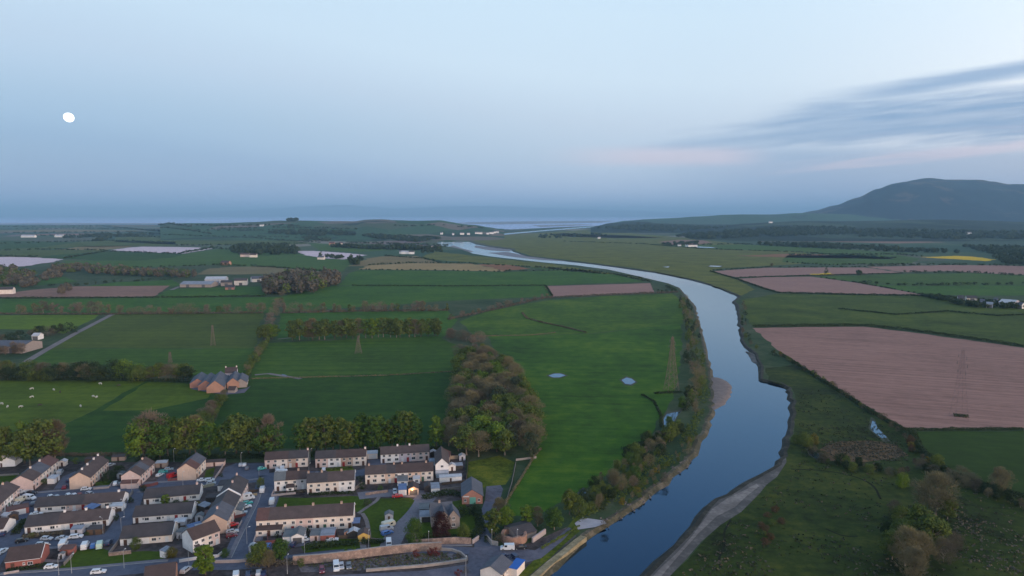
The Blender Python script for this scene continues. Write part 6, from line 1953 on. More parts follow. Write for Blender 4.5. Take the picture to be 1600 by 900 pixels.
CARS = [
    (80, 779, 'white', 'hatch', (10, 6), 'white car leftmost of those parked nose out behind the rosy bungalow row'),
    (90, 779.5, 'silver', 'hatch', (10, 6), 'silver car second of those parked behind the rosy bungalow row'),
    (108, 777.5, 'white', 'estate', (8, 7), 'white estate car third of those parked behind the rosy bungalow row'),
    (117, 777, 'white', 'hatch', (8, 7), 'white hatchback fourth of those parked behind the rosy bungalow row'),
    (125.5, 776.5, 'maroon', 'hatch', (8, 7), 'maroon car parked behind the rosy bungalow row'),
    (141, 774, 'silver', 'estate', (10, 3), 'silver car alone at the end of the line behind the rosy bungalow row'),
    (134.5, 766, 'white', 'hatch', (10, -1), 'white car on the upper street before the peach terrace'),
    (33, 770.5, 'white', 'hatch', (10, -1), 'white car at the street corner by the first oblique terrace'),
    (46, 780.5, 'white', 'van', (10, 1), 'white van parked on the corner by the oblique rosy terrace'),
    (52, 789, 'grey', 'hatch', (5, -10), 'grey car on the side street by the oblique rosy terrace'),
    (50, 772, 'black', 'hatch', (10, 0), 'black car beside the first oblique terrace gable'),
    (33, 784, 'cream', 'van', (10, -6), 'cream van in the front yard of the oblique rosy terrace'),
    (27, 789, 'silver', 'hatch', (10, -8), 'silver car in the front yard of the oblique rosy terrace'),
    (94, 741, 'silver', 'van', (8, -10), 'silver van beside the first oblique terrace'),
    (101, 763, 'maroon', 'hatch', (4, -8), 'dark red car in the drive between the first two oblique terraces'),
    (108, 752, 'navy', 'estate', (6, -10), 'navy car in the drive between the first two oblique terraces'),
    (180.5, 757, 'white', 'estate', (4, -12), 'white car parked across the pavement between the second and third oblique terraces'),
    (188, 758, 'grey', 'hatch', (4, -12), 'grey car next to the white one between the second and third oblique terraces'),
    (173, 728.5, 'silver', 'hatch', (8, -3), 'silver car behind the peach terrace'),
    (264, 735, 'silver', 'hatch', (10, -1), 'silver car at the back of the yard by the half slate terrace'),
    (255, 739, 'teal', 'hatch', (10, -1), 'teal car in the yard by the half slate terrace'),
    (250, 744, 'white', 'hatch', (8, -4), 'white car in the yard by the half slate terrace'),
    (270, 746, 'red', 'van', (9, -3), 'red van in the yard by the half slate terrace'),
    (316, 752, 'white', 'saloon', (10, -1), 'white car on the street corner by the half slate terrace'),
    (328, 752, 'white', 'hatch', (10, -1), 'white hatchback second from the half slate terrace'),
    (330, 757, 'silver', 'hatch', (10, -1), 'silver car across the street from the half slate terrace'),
    (313, 738, 'silver', 'hatch', (9, -6), 'silver car against the wall of the half slate terrace'),
    (386, 733, 'grey', 'hatch', (2, -10), 'grey car in the middle of the car park'),
    (376, 728, 'silver', 'hatch', (2, -10), 'silver car at the back of the car park'),
    (382, 728, 'white', 'hatch', (2, -10), 'white car at the back of the car park'),
    (409.5, 734, 'teal', 'hatch', (10, -2), 'turquoise car at the exit of the car park'),
    (433, 735, 'silver', 'estate', (1, -10), 'silver car before the pink terrace by the car park'),
    (441, 735.5, 'white', 'van', (1, -10), 'white van before the pink terrace by the car park'),
    (506, 735, 'white', 'hatch', (1, -10), 'white car in front of the multicoloured far terrace'),
    (496, 743, 'silver', 'saloon', (10, -.6), 'silver car parked in the lane behind the cream terrace'),
    (519, 743, 'white', 'hatch', (10, -.6), 'white car parked in the lane behind the cream terrace'),
    (508, 741, 'black', 'hatch', (10, -.6), 'black car between the silver and white ones behind the cream terrace'),
    (410, 768, 'white', 'van', R2, 'white van on the street opposite the white terrace of three'),
    (425, 786, 'white', 'van', R2, 'white van parked beside the near end of the long lawn'),
    (417, 799, 'silver', 'estate', R2, 'silver car parked on the street by the end of the longest cream terrace'),
    (386, 781, 'white', 'camper', (10, -2), 'white camper van in the yard of the long oblique cream terrace'),
    (387, 788, 'teal', 'hatch', (10, -2), 'dark teal car between two white vehicles by the oblique cream terrace'),
    (384, 794, 'white', 'estate', (10, -2), 'white estate car in the yard of the long oblique cream terrace'),
    (377, 803, 'silver', 'saloon', (10, -1), 'silver saloon in the yard of the long oblique cream terrace'),
    (364.5, 822, 'red', 'hatch', (10, -2), 'bright red car beside the gable of the long oblique cream terrace'),
    (363, 833, 'silver', 'estate', (10, -2), 'silver car below the red one at the oblique terrace gable'),
    (362, 839, 'maroon', 'hatch', (10, -2), 'maroon car near the white house pair'),
    (419, 855, 'blue', 'hatch', (3, -8), 'blue car on the short road before the longest cream terrace'),
    (458, 853, 'navy', 'hatch', (4, -7), 'dark violet car on the short road before the longest cream terrace'),
    (478, 845, 'white', 'hatch', (10, -1), 'white car beside the white garages'),
    (519, 845.5, 'white', 'saloon', (10, -1), 'white saloon on the edge of the strip lawn'),
    (496, 853, 'black', 'hatch', (6, -7), 'black car at the head of the strip lawn'),
    (503, 893, 'maroon', 'hatch', (1, 10), 'dark red car on the lower road below the pink wall'),
    (525.5, 889, 'white', 'van', (1, 10), 'white van facing the drone on the lower road'),
    (533.5, 887, 'silver', 'hatch', (1, 10), 'silver blue car next to the white van on the lower road'),
    (545, 887, 'grey', 'hatch', (1, 10), 'grey car on the rough ground by the white van'),
    (605, 835, 'blue', 'estate', (10, -3), 'blue car beside the caravan on the curved drive'),
    (604, 829, 'silver', 'van', (10, -2), 'silver blue van between the caravan and the blue car'),
    (607.5, 853, 'white', 'van', (0.4, 10), 'white van facing the road at the end of the curved drive'),
    (621, 777, 'red', 'saloon', (10, -1), 'bright red saloon on the lane before the cream and peach terrace'),
    (617, 770, 'silver', 'hatch', (1, 10), 'silver car in the yard beside the red saloon'),
    (793, 859, 'white', 'van', (-10, 0), 'white van by the round brick ruin at the junction'),
    (813, 857.5, 'black', 'saloon', (-10, .5), 'black car behind the white van by the round ruin'),
    (806, 874, 'navy', 'estate', (7, 6), 'navy car parked behind the quay building'),
    (787, 872, 'navy', 'hatch', (8, -6), 'dark blue car at the near corner of the quay building'),
    (73, 844, 'silver', 'hatch', (10, 0), 'silver car before the longest bungalow terrace'),
    (98, 843, 'silver', 'saloon', (10, -.6), 'silver saloon second along before the longest bungalow terrace'),
    (119, 841, 'white', 'estate', (10, -1), 'long white car before the longest bungalow terrace'),
    (34, 847, 'black', 'hatch', (10, -2), 'black car at the corner below the longest bungalow terrace'),
    (65, 853, 'silver', 'hatch', (10, -1), 'silver car on the roadside behind the red brick bungalow'),
    (99, 856, 'white', 'camper', (5, -10), 'white camper van beside the red brick bungalow'),
    (133, 856, 'white', 'van', (5, -10), 'white van at the top of the lower lawn'),
    (146, 855, 'blue', 'hatch', (4, -10), 'blue car at the top of the lower lawn'),
    (156, 855, 'mint', 'van', (3, -10), 'pale green van at the top of the lower lawn'),
    (170, 850, 'navy', 'estate', (6, -8), 'dark car at the lane mouth above the lower lawn'),
    (4, 864, 'white', 'estate', (10, -6), 'white car at the left edge on the side street'),
    (5, 836, 'navy', 'hatch', (5, -9), 'navy car by the red roofed bungalow at the left edge'),
    (154, 896, 'white', 'estate', (10, -1), 'white car driving on the lower road past the lawn'),
    (80, 888, 'white', 'hatch', (10, -1), 'white car by the gable of the red brick bungalow'),
    (116, 803, 'silver', 'hatch', (6, -7), 'silver car in the garden before the rosy bungalow row'),
    (57, 805, 'white', 'saloon', (10, -1), 'white car at the left gable of the rosy bungalow row'),
    (369, 903, 'white', 'van', (1, -10), 'white van at the bottom edge by the car row'),
    (388, 900, 'navy', 'estate', (1, -10), 'navy car in the row at the bottom edge'),
    (396, 898, 'black', 'hatch', (1, -10), 'black car in the row at the bottom edge'),
    (404, 898, 'silver', 'estate', (1, -10), 'silver car in the row at the bottom edge'),
    (412, 899, 'navy', 'hatch', (1, -10), 'second dark car at the end of the row at the bottom edge'),
    (291, 893, 'silver', 'estate', (8, -6), 'silver car beside the orange gable at the bottom edge'),
    (194, 793, 'white', 'hatch', (2, -8), 'white car at the right gable of the rosy bungalow row'),
]
for c in CARS:
    car(*c, group='cars and vans of the village')

# caravan on the drive
def caravan(px, py, d, label, col='cream'):
    p, q = G(px, py), G(px + d[0], py + d[1])
    e = empty('caravan', (p.x, p.y, .06), math.atan2(q.y - p.y, q.x - p.x))
    b = MB()
    b.extrude_y([(-2.5, .55), (2.3, .55), (2.6, 1.0), (2.55, 1.9), (2.2, 2.5), (-2.3, 2.55), (-2.6, 2.2), (-2.6, .8)], -1.1, 1.1)
    b.build('body', paint(col), e)
    g = MB()
    for s in (-1, 1):
        for x in (-1.5, .9):
            g.add([(x - .5, s * 1.112, 1.4), (x + .5, s * 1.112, 1.4), (x + .5, s * 1.112, 2.0), (x - .5, s * 1.112, 2.0)], [(0, 1, 2, 3)])
    g.add([(2.60, -.8, 1.3), (2.60, .8, 1.3), (2.56, .8, 1.85), (2.56, -.8, 1.85)], [(0, 1, 2, 3)])
    g.build('window', CARGLASS, e)
    for s in (-1, 1):
        w_ = MB(); w_.tube((-.2, s * 1.0 - .1, .34), (-.2, s * 1.0 + .1, .34), .34, .34, 12); w_.build('wheel', TYRE_M, e)
    t_ = MB(); t_.box(2.4, 3.7, -.05, .05, .48, .58); t_.build('tow_bar', GUTTER_M, e)
    tag(e, label, 'caravan')
caravan(607, 824, (10, -3), 'cream caravan parked on the grass edge of the curved drive')
caravan(440, 742, (10, 0), 'pale caravan before the pink terrace by the car park', 'white')

# ------------------------------------------------------------------ sheds and garages
WOOD_M = {'brown': plain('timber_brown', (.125, .075, .048), .9, .3, 1.6), 'dark': plain('timber_dark', (.050, .042, .038), .9, .3, 1.6), 'grey': plain('timber_grey', (.17, .155, .145), .9, .3, 1.6),
          'orange': plain('timber_orange', (.30, .10, .045), .9, .25, 1.6)}
def shed(px, py, w, d, h, wall, roof, dirn, label, name='garden_shed', kind='gable', big_door=False, door_c=None):
    p, q = G(px, py), G(px + dirn[0], py + dirn[1])
    e = empty(name, (p.x, p.y, .012), math.atan2(q.y - p.y, q.x - p.x))
    m = W.get(wall) or WOOD_M[wall]
    b = MB()
    r = MB()
    if kind == 'gable':
        b.extrude_y([(-w / 2, 0), (w / 2, 0), (w / 2, h), (0, h + w * .24), (-w / 2, h)], -d / 2, d / 2)
        for s in (-1, 1):
            k = w * .24 / (w / 2)
            x = w / 2 + .2
            pr = [(0, h + w * .24 + .02), (s * x, h - .2 * k + .02), (s * x, h - .2 * k + .12), (0, h + w * .24 + .12)]
            r.extrude_y(pr if s < 0 else list(reversed(pr)), -d / 2 - .15, d / 2 + .15)
    else:
        b.extrude_x([(-d / 2, 0), (d / 2, 0), (d / 2, h + .35), (-d / 2, h)], -w / 2, w / 2)
        r.extrude_x([(-d / 2 - .2, h), (d / 2 + .2, h + .40), (d / 2 + .2, h + .50), (-d / 2 - .2, h + .10)], -w / 2 - .15, w / 2 + .15)
    b.build('wall', m, e)
    r.build('roof', RF.get(roof) or WOOD_M[roof], e)
    dd = MB()
    dw = w * .72 if big_door else .85
    dd.box(-dw / 2, dw / 2, -d / 2 - .05, -d / 2 + .02, .02, min(h - .12, 2.15 if big_door else 1.9))
    dd.build('door', door_c or (WOOD_M['dark'] if wall in WOOD_M else DOORS[2 if big_door else 0]), e)
    tag(e, label, 'garage' if name == 'garage' else 'shed', 'garden sheds and outbuildings')
    return e
H0 = (10, -.6)
SHEDS = [
    (569, 842, 4.2, 4.6, 2.4, 'yellow', 'brown', H0, 'bright yellow wooden summerhouse below the longest terrace', 'summerhouse'),
    (553, 838, 4.4, 3.2, 2.0, 'dark', 'pale', H0, 'shed with pale blue white roof beside the yellow summerhouse'),
    (453, 843, 4.0, 6.0, 2.4, 'white', 'felt', H0, 'white flat garage left of the open one', 'garage', 'flat', True),
    (467, 843, 4.4, 6.5, 2.7, 'white', 'felt', H0, 'white gabled garage with a dark open door', 'garage', 'gable', True, GUTTER_M),
    (495, 841, 4.2, 5.0, 2.2, 'pink', 'felt', H0, 'pink walled shed below the middle of the longest terrace', 'garden_shed', 'flat'),
    (513, 841, 5.0, 5.5, 2.4, 'brick', 'steel', H0, 'brick shed with a steel grey roof below the longest terrace', 'garden_shed', 'flat'),
    (557, 823, 2.6, 4.0, 2.3, 'dark', 'blue', H0, 'dark blue shed at the gable of the longest terrace', 'garden_shed', 'flat'),
    (543, 838, 2.2, 2.2, 2.0, 'orange', 'felt', H0, 'small orange shed in the last garden of the longest terrace'),
    (608, 811, 3.2, 3.4, 2.3, 'grey', 'felt', H0, 'small grey shed alone on the green by the curved drive', 'garden_shed', 'gable', False, WOOD_M['brown']),
    (646, 769, 4.4, 6.0, 2.6, 'peach', 'umber', H0, 'cream gabled garage with a warm light inside', 'garage', 'gable', True, GUTTER_M),
    (629, 770, 3.4, 6.0, 2.5, 'white', 'blue', H0, 'white garage with a blue roof beside the lit garage', 'garage', 'flat', True),
    (680, 768, 3.6, 6.0, 2.5, 'white', 'steel', H0, 'white garage at the corner below the white gabled house', 'garage', 'flat', True),
    (669, 766, 3.4, 5.0, 2.4, 'dark', 'dark', H0, 'dark green shed left of the corner garage', 'garden_shed', 'gable'),
    (704, 752, 10, 2.6, 2.4, 'white', 'pale', H0, 'long low white outbuilding before the white gabled house', 'garden_shed', 'flat'),
    (706, 734, 3.4, 3, 2.4, 'white', 'pale', H0, 'small white outbuilding right of the white gabled house'),
    (716, 733, 4.0, 3, 2.2, 'dark', 'steel', H0, 'dark shed with a grey roof beyond the white gabled house', 'garden_shed', 'flat'),
    (722, 718, 3.0, 3, 2.2, 'grey', 'pale', H0, 'pale shed at the rough grass corner'),
    (692, 720, 7.0, 8, 3.2, 'stone', 'red', (10, 0), 'old brown roofed barn behind the white gabled house', 'outhouse', 'gable'),
    (677, 712, 3.0, 3, 2.2, 'dark', 'pale', H0, 'dark shed behind the end of the pale far terrace'),
    (676, 726, 3.4, 3, 2.2, 'grey', 'steel', H0, 'grey shed beside the end of the pale far terrace', 'garden_shed', 'flat'),
    (582, 715, 5.0, 4, 2.6, 'cream', 'pale', H0, 'small cream garage between the two far terraces', 'garage', 'flat', True),
    (509, 714, 7.0, 4, 2.2, 'grey', 'pale', H0, 'pale roofed shed behind the multicoloured far terrace', 'garden_shed', 'flat'),
    (667, 800, 6.0, 5, 2.4, 'dark', 'felt', H0, 'dark flat roofed shed at the lodge drive', 'garden_shed', 'flat'),
    (666, 812, 5.0, 5, 2.4, 'grey', 'steel', H0, 'grey carport left of the stone lodge', 'garage', 'flat', True),
    (354, 763, 6.0, 6, 2.4, 'white', 'dark', H0, 'white garage block behind the long oblique cream terrace', 'garage', 'flat', True),
    (320, 797, 4.0, 4, 2.2, 'dark', 'steel', (8, -4), 'teal grey roofed shed behind the upper bungalow terrace', 'garden_shed', 'flat'),
    (335, 783, 6.0, 3, 2.2, 'dark', 'dark', H0, 'dark shed row in the back gardens of the oblique cream terrace', 'garden_shed', 'flat'),
    (338, 797, 5.0, 3, 2.2, 'brown', 'umber', H0, 'brown shed in the back gardens of the oblique cream terrace'),
    (328, 809, 4.0, 3, 2.2, 'brown', 'red', H0, 'red roofed shed behind the slate end of the oblique cream terrace', 'garden_shed', 'flat'),
    (313, 813, 3.0, 3, 2.2, 'grey', 'felt', H0, 'grey shed at the gable of the middle bungalow terrace'),
    (305, 830, 5.0, 3.4, 2.2, 'grey', 'blue', (10, -3), 'blue roofed shed behind the white house pair', 'garden_shed', 'flat'),
    (322, 828, 7.0, 3, 2.2, 'grey', 'pale', (10, -3), 'pale roofed lean shed behind the white house pair', 'garden_shed', 'flat'),
    (290, 838, 4.0, 5, 2.2, 'grey', 'felt', (6, -6), 'grey shed beside the gable of the white house pair', 'garden_shed', 'flat'),
    (282, 822, 4.0, 3, 2.2, 'grey', 'pale', H0, 'violet grey shed before the middle bungalow terrace', 'garden_shed', 'flat'),
    (145, 800, 4.4, 4, 2.3, 'dark', 'blue', (9, -5), 'blue roofed shed before the rosy bungalow', 'garden_shed', 'flat'),
    (184, 797, 4.6, 3, 2.2, 'white', 'pale', H0, 'white shed at the right end of the rosy bungalow row', 'garden_shed', 'flat'),
    (28, 802, 7.5, 4, 2.4, 'brick', 'red', (10, -2), 'orange red roofed garage in the yard of the oblique rosy terrace', 'garage', 'flat', True),
    (22, 812, 3.0, 3, 2.2, 'brown', 'umber', (10, -2), 'brown shed below the orange red garage'),
    (12, 812, 3.0, 3, 2.2, 'grey', 'pale', (10, -4), 'pale shed against the oblique rosy terrace'),
    (107, 865, 4.2, 3, 2.2, 'brick', 'red', H0, 'red shed beside the red brick bungalow', 'garden_shed', 'flat'),
    (97, 872, 1.6, 1.6, 1.8, 'grey', 'felt', H0, 'tiny greenish shed on the red brick bungalow lawn'),
    (122, 833, 4.0, 3, 2.1, 'grey', 'steel', H0, 'green grey shed before the longest bungalow terrace', 'garden_shed', 'flat'),
    (150, 833, 5.0, 3, 2.1, 'brown', 'dark', H0, 'brown shed before the right end of the longest bungalow terrace', 'garden_shed', 'flat'),
    (190, 768 - 22, 3.0, 3, 2.1, 'grey', 'felt', H0, 'grey shed in the garden behind the white parked car'),
    (99, 727, 3, 3, 2.2, 'cream', 'pale', H0, 'cream shed at the far end of the first oblique terrace'),
    (8, 726, 12, 7, 2.8, 'white', 'pale', H0, 'white walled outbuilding at the left edge under the trees', 'outhouse', 'gable'),
    (336, 727, 9, 3, 2.0, 'pink', 'brown', H0, 'low pink outbuilding behind the half slate terrace', 'outhouse', 'flat'),
    (148, 722, 8, 2.4, 2.0, 'brown', 'umber', H0, 'brown shed behind the peach terrace', 'garden_shed', 'flat'),
    (186, 719, 6, 2.4, 2.0, 'tan', 'brown', H0, 'tan shed under the trees behind the peach terrace', 'garden_shed', 'flat'),
    (253, 729, 5, 3, 2.2, 'tan', 'pale', H0, 'tan shed at the far end of the third oblique terrace', 'garden_shed', 'flat'),
    (260, 868, 3.4, 2.4, 2.2, 'white', 'steel', (8, -5), 'white porch shed before the lowest bungalow terrace', 'garden_shed', 'flat'),
    (84, 753, 5.0, 3, 2.2, 'white', 'pale', (8, -6), 'white boxy shed beside the first oblique terrace', 'garden_shed', 'flat'),
    (395.5, 861, 2.4, 2.4, 2.2, 'grey', 'pale', H0, 'pale kiosk shed at the end of the short road'),
]
for s_ in SHEDS:
    shed(*s_)
# the light that is on in the garage
p = G(646, 769)
lm = bpy.data.materials.new('garage_lamp')
lm.use_nodes = True
lm.node_tree.nodes.clear()
lo_ = lm.node_tree.nodes.new('ShaderNodeOutputMaterial')
le = lm.node_tree.nodes.new('ShaderNodeEmission')
le.inputs[0].default_value = (1.0, .56, .22, 1)
le.inputs[1].default_value = 14
lm.node_tree.links.new(le.outputs[0], lo_.inputs[0])
b = MB(); b.tube((0, 0, 0), (0, .35, 0), .30, .22, 10)
g_ = b.build('wall_lamp', lm, None, (p.x, p.y - 3.45, 2.62))
tag(g_, 'warm glowing lamp over the door of the cream garage', 'lamp')
pl = bpy.data.lights.new('garage_light', 'POINT'); pl.energy = 200; pl.color = (1.0, .55, .22); pl.shadow_soft_size = .3
plo = bpy.data.objects.new('garage_light', pl); COL.objects.link(plo); plo.location = (p.x, p.y - 4.2, 2.2)

# ------------------------------------------------------------------ garden walls and fences
def wall_line(path, h, th, m, label, name='garden_wall', cap=None, z=0.0, cat=None, group='garden walls and fences'):
    P = [G(*q) for q in path]
    e = empty(name, (0, 0, 0))
    for nm, o, z0, z1, mm in ((('wall' if 'wall' in name else 'panel'), th / 2, 0.0, h, m), ('coping', th / 2 + .06, h + .002, h + .10, cap)):
        if mm is None:
            continue
        v, f = [], []
        for i, p in enumerate(P):
            d = (P[min(i + 1, len(P) - 1)] - P[max(i - 1, 0)]).normalized()
            n = Vector((-d.y, d.x, 0)) * o
            v += [(p.x - n.x, p.y - n.y, z0 + z), (p.x + n.x, p.y + n.y, z0 + z), (p.x + n.x, p.y + n.y, z1 + z), (p.x - n.x, p.y - n.y, z1 + z)]
        for i in range(len(P) - 1):
            for k in range(4):
                f.append((4 * i + k, 4 * i + (k + 1) % 4, 4 * i + 4 + (k + 1) % 4, 4 * i + 4 + k))
        f += [(3, 2, 1, 0), tuple(4 * (len(P) - 1) + k for k in range(4))]
        link(nm, mesh(nm, v, f, [mm]), e)
    tag(e, label, cat or ('wall' if 'wall' in name else 'fence'), group)
PINKWALL_M = plain('pink_sandstone', (.285, .20, .165), .9, .45, .5, .15, c2=(.40, .28, .22))
PALEWALL_M = plain('pale_rubble_wall', (.34, .29, .26), .9, .3, .6, .15)
REDWALL_M = plain('red_garden_wall', (.20, .070, .065), .9, .3, .8, .05)
BLOCK_M = plain('block_wall', (.40, .33, .31), .9, .2, .6, .05)
WHITEWALL_M = plain('white_wall', (.60, .58, .57), .9, .12, .5)
FENCE_M = plain('fence_wood', (.105, .072, .052), .9, .35, 1.2)
FENCEG_M = plain('fence_grey', (.19, .17, .16), .9, .3, 1.2)
for a in [
    ([(458, 882), (500, 879), (545, 874), (580, 869), (610, 865.5), (645, 862), (690, 860)], 3.0, .6, PINKWALL_M, 'tall pink sandstone retaining wall along the rough yard', 'garden_wall', PALEWALL_M),
    ([(690, 860), (706, 861), (720, 866), (730, 875)], 1.0, .6, PALEWALL_M, 'low curved end of the rough yard wall', 'garden_wall', None),
    ([(730, 876), (700, 881), (660, 886), (620, 889), (572, 893)], .9, .7, PALEWALL_M, 'low crumbling wall on the near side of the rough yard', 'garden_wall', None),
    ([(645, 853.5), (680, 851), (712, 849), (736, 850.5)], 2.4, .5, PINKWALL_M, 'orange pink garden wall before the copper beech', 'garden_wall', None),
    ([(738, 850), (748, 843)], 1.6, .5, BLOCK_M, 'short pale wall at the left of the lane mouth', 'garden_wall', None),
    ([(760, 842), (768, 851), (778, 853)], 1.6, .5, PALEWALL_M, 'short wall at the right of the lane mouth', 'garden_wall', None),
    ([(832, 848), (842, 841), (852, 834)], 2.0, .6, BLOCK_M, 'pale block wall beside the river track', 'garden_wall', None),
    ([(280, 879), (310, 874), (340, 871), (347, 866)], 1.1, .3, WHITEWALL_M, 'white curved garden wall round the white house pair', 'garden_wall', None),
    ([(336, 880), (372, 879), (400, 876)], 1.1, .4, BLOCK_M, 'pinkish wall across the road end by the loose olive tree', 'garden_wall', None),
    ([(170, 869), (186, 867), (205, 865)], 1.3, .4, PINKWALL_M, 'pinkish block wall at the head of the lower lawn', 'garden_wall', None),
    ([(170, 868), (180, 855), (186, 847)], 1.3, .3, FENCEG_M, 'slanting fence beside the lowest bungalow terrace', 'garden_fence', None),
    ([(193, 792), (200, 780), (208, 770)], 1.4, .25, FENCEG_M, 'pale fence along the lane by the rosy bungalow row', 'garden_fence', None),
    ([(396, 850), (401, 836)], 1.2, .25, BLOCK_M, 'pinkish wall at the corner of the longest cream terrace', 'garden_wall', None),
    ([(398, 851), (425, 849), (447, 846)], 1.2, .25, REDWALL_M, 'red brick wall across the gardens of the longest terrace', 'garden_wall', None),
    ([(417, 835), (419, 849)], 1.2, .2, REDWALL_M, 'red brick wall between the first two gardens of the longest terrace', 'garden_wall', None),
    ([(440, 834), (444, 846)], 1.2, .2, REDWALL_M, 'red brick wall beside the white garages', 'garden_wall', None),
    ([(486, 832), (486, 843)], 1.6, .15, FENCE_M, 'brown fence left of the pink shed', 'garden_fence', None),
    ([(505, 831), (505, 843)], 1.6, .15, FENCE_M, 'brown fence right of the pink shed', 'garden_fence', None),
    ([(527, 830), (528, 842)], 1.6, .15, FENCE_M, 'brown fence right of the brick shed', 'garden_fence', None),
    ([(528, 842), (548, 841), (562, 840)], 1.3, .15, FENCE_M, 'brown fence along the end gardens of the longest terrace', 'garden_fence', None),
    ([(424, 776), (450, 773), (462, 772)], .9, .3, BLOCK_M, 'pinkish wall before the white terrace of three', 'garden_wall', None),
    ([(424, 776), (428, 768)], .9, .3, BLOCK_M, 'short pinkish wall at the left of the white terrace of three', 'garden_wall', None),
    ([(448, 773), (448, 767)], 1.0, .2, REDWALL_M, 'small red wall before the white terrace of three', 'garden_wall', None),
    ([(571, 774), (584, 772), (606, 769)], 1.1, .35, PINKWALL_M, 'pink wall before the cream and peach terrace', 'garden_wall', None),
    ([(586, 770), (586, 758)], 1.2, .15, FENCE_M, 'brown fence in the gardens of the cream and peach terrace', 'garden_fence', None),
    ([(606, 769), (606, 757)], 1.4, .15, FENCE_M, 'dark fence left of the blue roofed garage', 'garden_fence', None),
    ([(684, 768), (700, 766), (724, 763)], 1.2, .15, FENCEG_M, 'grey fence below the white gabled house', 'garden_fence', None),
    ([(690, 758), (726, 754)], 1.2, .12, FENCE_M, 'brown fence across the plot of the white gabled house', 'garden_fence', None),
    ([(727, 764), (730, 740), (731, 718)], 1.3, .12, FENCE_M, 'long brown fence along the rough grass plot', 'garden_fence', None),
    ([(700, 718), (716, 717)], 1.8, .2, plain('tan_wall', (.36, .27, .19), .9, .2, .6), 'tan wall behind the old brown roofed barn', 'garden_wall', None),
    ([(806, 720), (838, 716)], 1.0, .3, PALEWALL_M, 'low pale wall at the corner of the central wood', 'garden_wall', None),
    ([(787, 802), (793, 778), (800, 755), (806, 724)], 1.0, .12, FENCEG_M, 'wire fence between the yard and the meadow', 'garden_fence', None),
    ([(570, 843), (604, 846)], .9, .1, FENCEG_M, 'thin rail fence across the green below the summerhouse', 'garden_fence', None),
    ([(27, 771), (46, 770), (52, 769)], 1.4, .3, WHITEWALL_M, 'pale wall before the gable of the first oblique terrace', 'garden_wall', None),
    ([(146, 765), (170, 763), (176, 755)], .9, .2, BLOCK_M, 'low pale wall round the garden of the peach terrace', 'garden_wall', None),
    ([(198, 764), (216, 763), (217, 757)], 1.6, .3, W['pink'], 'pink wall before the gable of the third oblique terrace', 'garden_wall', None),
    ([(219, 763), (236, 760), (247, 757)], 1.3, .2, REDWALL_M, 'dark red fence right of the third oblique terrace', 'garden_fence', None),
    ([(262, 752), (286, 750)], 1.2, .25, REDWALL_M, 'red brick wall of the yard by the half slate terrace', 'garden_wall', None),
    ([(336, 748), (344, 737), (350, 726)], 1.1, .25, BLOCK_M, 'pale wall along the edge of the car park', 'garden_wall', None),
    ([(315, 763), (335, 759)], 1.3, .35, plain('mossy_wall', (.30, .28, .20), .9, .3, .6), 'mossy wall at the gable of the upper bungalow terrace', 'garden_wall', None),
    ([(0, 744), (30, 742)], .9, .15, FENCEG_M, 'pale fence in the allotment under the trees at the left', 'garden_fence', None),
    ([(6, 898), (30, 894)], .8, .3, BLOCK_M, 'pale wall before the red brick bungalow', 'garden_wall', None),
    ([(100, 884), (112, 871), (121, 856)], 1.3, .2, FENCEG_M, 'slanting pale fence beside the lower lawn', 'garden_fence', None),
    ([(205, 834), (245, 831), (290, 826)], 1.4, .15, FENCE_M, 'brown fence behind the lowest bungalow terrace', 'garden_fence', None),
    ([(222, 800), (262, 797), (310, 793)], 1.4, .15, FENCE_M, 'brown fence behind the middle bungalow terrace', 'garden_fence', None),
    ([(60, 808), (110, 805), (190, 799)], 1.4, .15, FENCE_M, 'brown fence behind the longest bungalow terrace', 'garden_fence', None),
    ([(279, 845), (290, 828), (300, 818)], 1.6, .15, FENCEG_M, 'grey fence along the alley between bungalows and oblique terrace', 'garden_fence', None),
    ([(310, 822), (332, 818)], 1.6, .15, FENCE_M, 'brown fence behind the slate end of the oblique cream terrace', 'garden_fence', None),
    ([(318, 806), (350, 801)], 1.6, .15, FENCE_M, 'brown fence across the back gardens of the oblique cream terrace', 'garden_fence', None),
    ([(330, 790), (362, 784)], 1.6, .15, FENCE_M, 'second brown fence across the back gardens of the oblique cream terrace', 'garden_fence', None),
    ([(340, 776), (368, 772)], 1.6, .15, plain('mustard_fence', (.24, .15, .06), .9, .25, 1), 'mustard fence at the top of the back gardens of the oblique cream terrace', 'garden_fence', None),
    ([(366, 810), (384, 806)], 1.1, .25, REDWALL_M, 'red brick wall between the parked cars of the oblique cream terrace', 'garden_wall', None),
    ([(372, 826), (378, 816)], 1.0, .2, BLOCK_M, 'short pale wall by the bright red car', 'garden_wall', None),
    ([(388, 770), (404, 768)], 1.1, .2, FENCE_M, 'brown fence beyond the far end of the oblique cream terrace', 'garden_fence', None),
    ([(388, 776), (402, 774)], 1.1, .2, plain('straw_wall', (.33, .27, .17), .9, .25, .6), 'straw coloured wall beyond the oblique cream terrace', 'garden_wall', None),
    ([(595, 736), (630, 733)], 1.2, .12, FENCE_M, 'brown fence before the pale far terrace', 'garden_fence', None),
    ([(553, 767), (566, 758)], 1.5, .2, FENCEG_M, 'grey fence at the right end of the cream terrace', 'garden_fence', None)]:
    wall_line(*a)
# quay along the near left bank
QUAY_M = plain('quay_stone', (.27, .215, .12), .95, .4, .35, .2, c2=(.34, .27, .17))
wall_line([(782, 948), (812, 922), (836, 901), (860, 880), (884, 861), (902, 846), (912, 839)], 1.75, 2.6, QUAY_M, 'mossy yellow stone quay wall at the river edge', 'quay_wall', None, -1.4, 'wall', None)

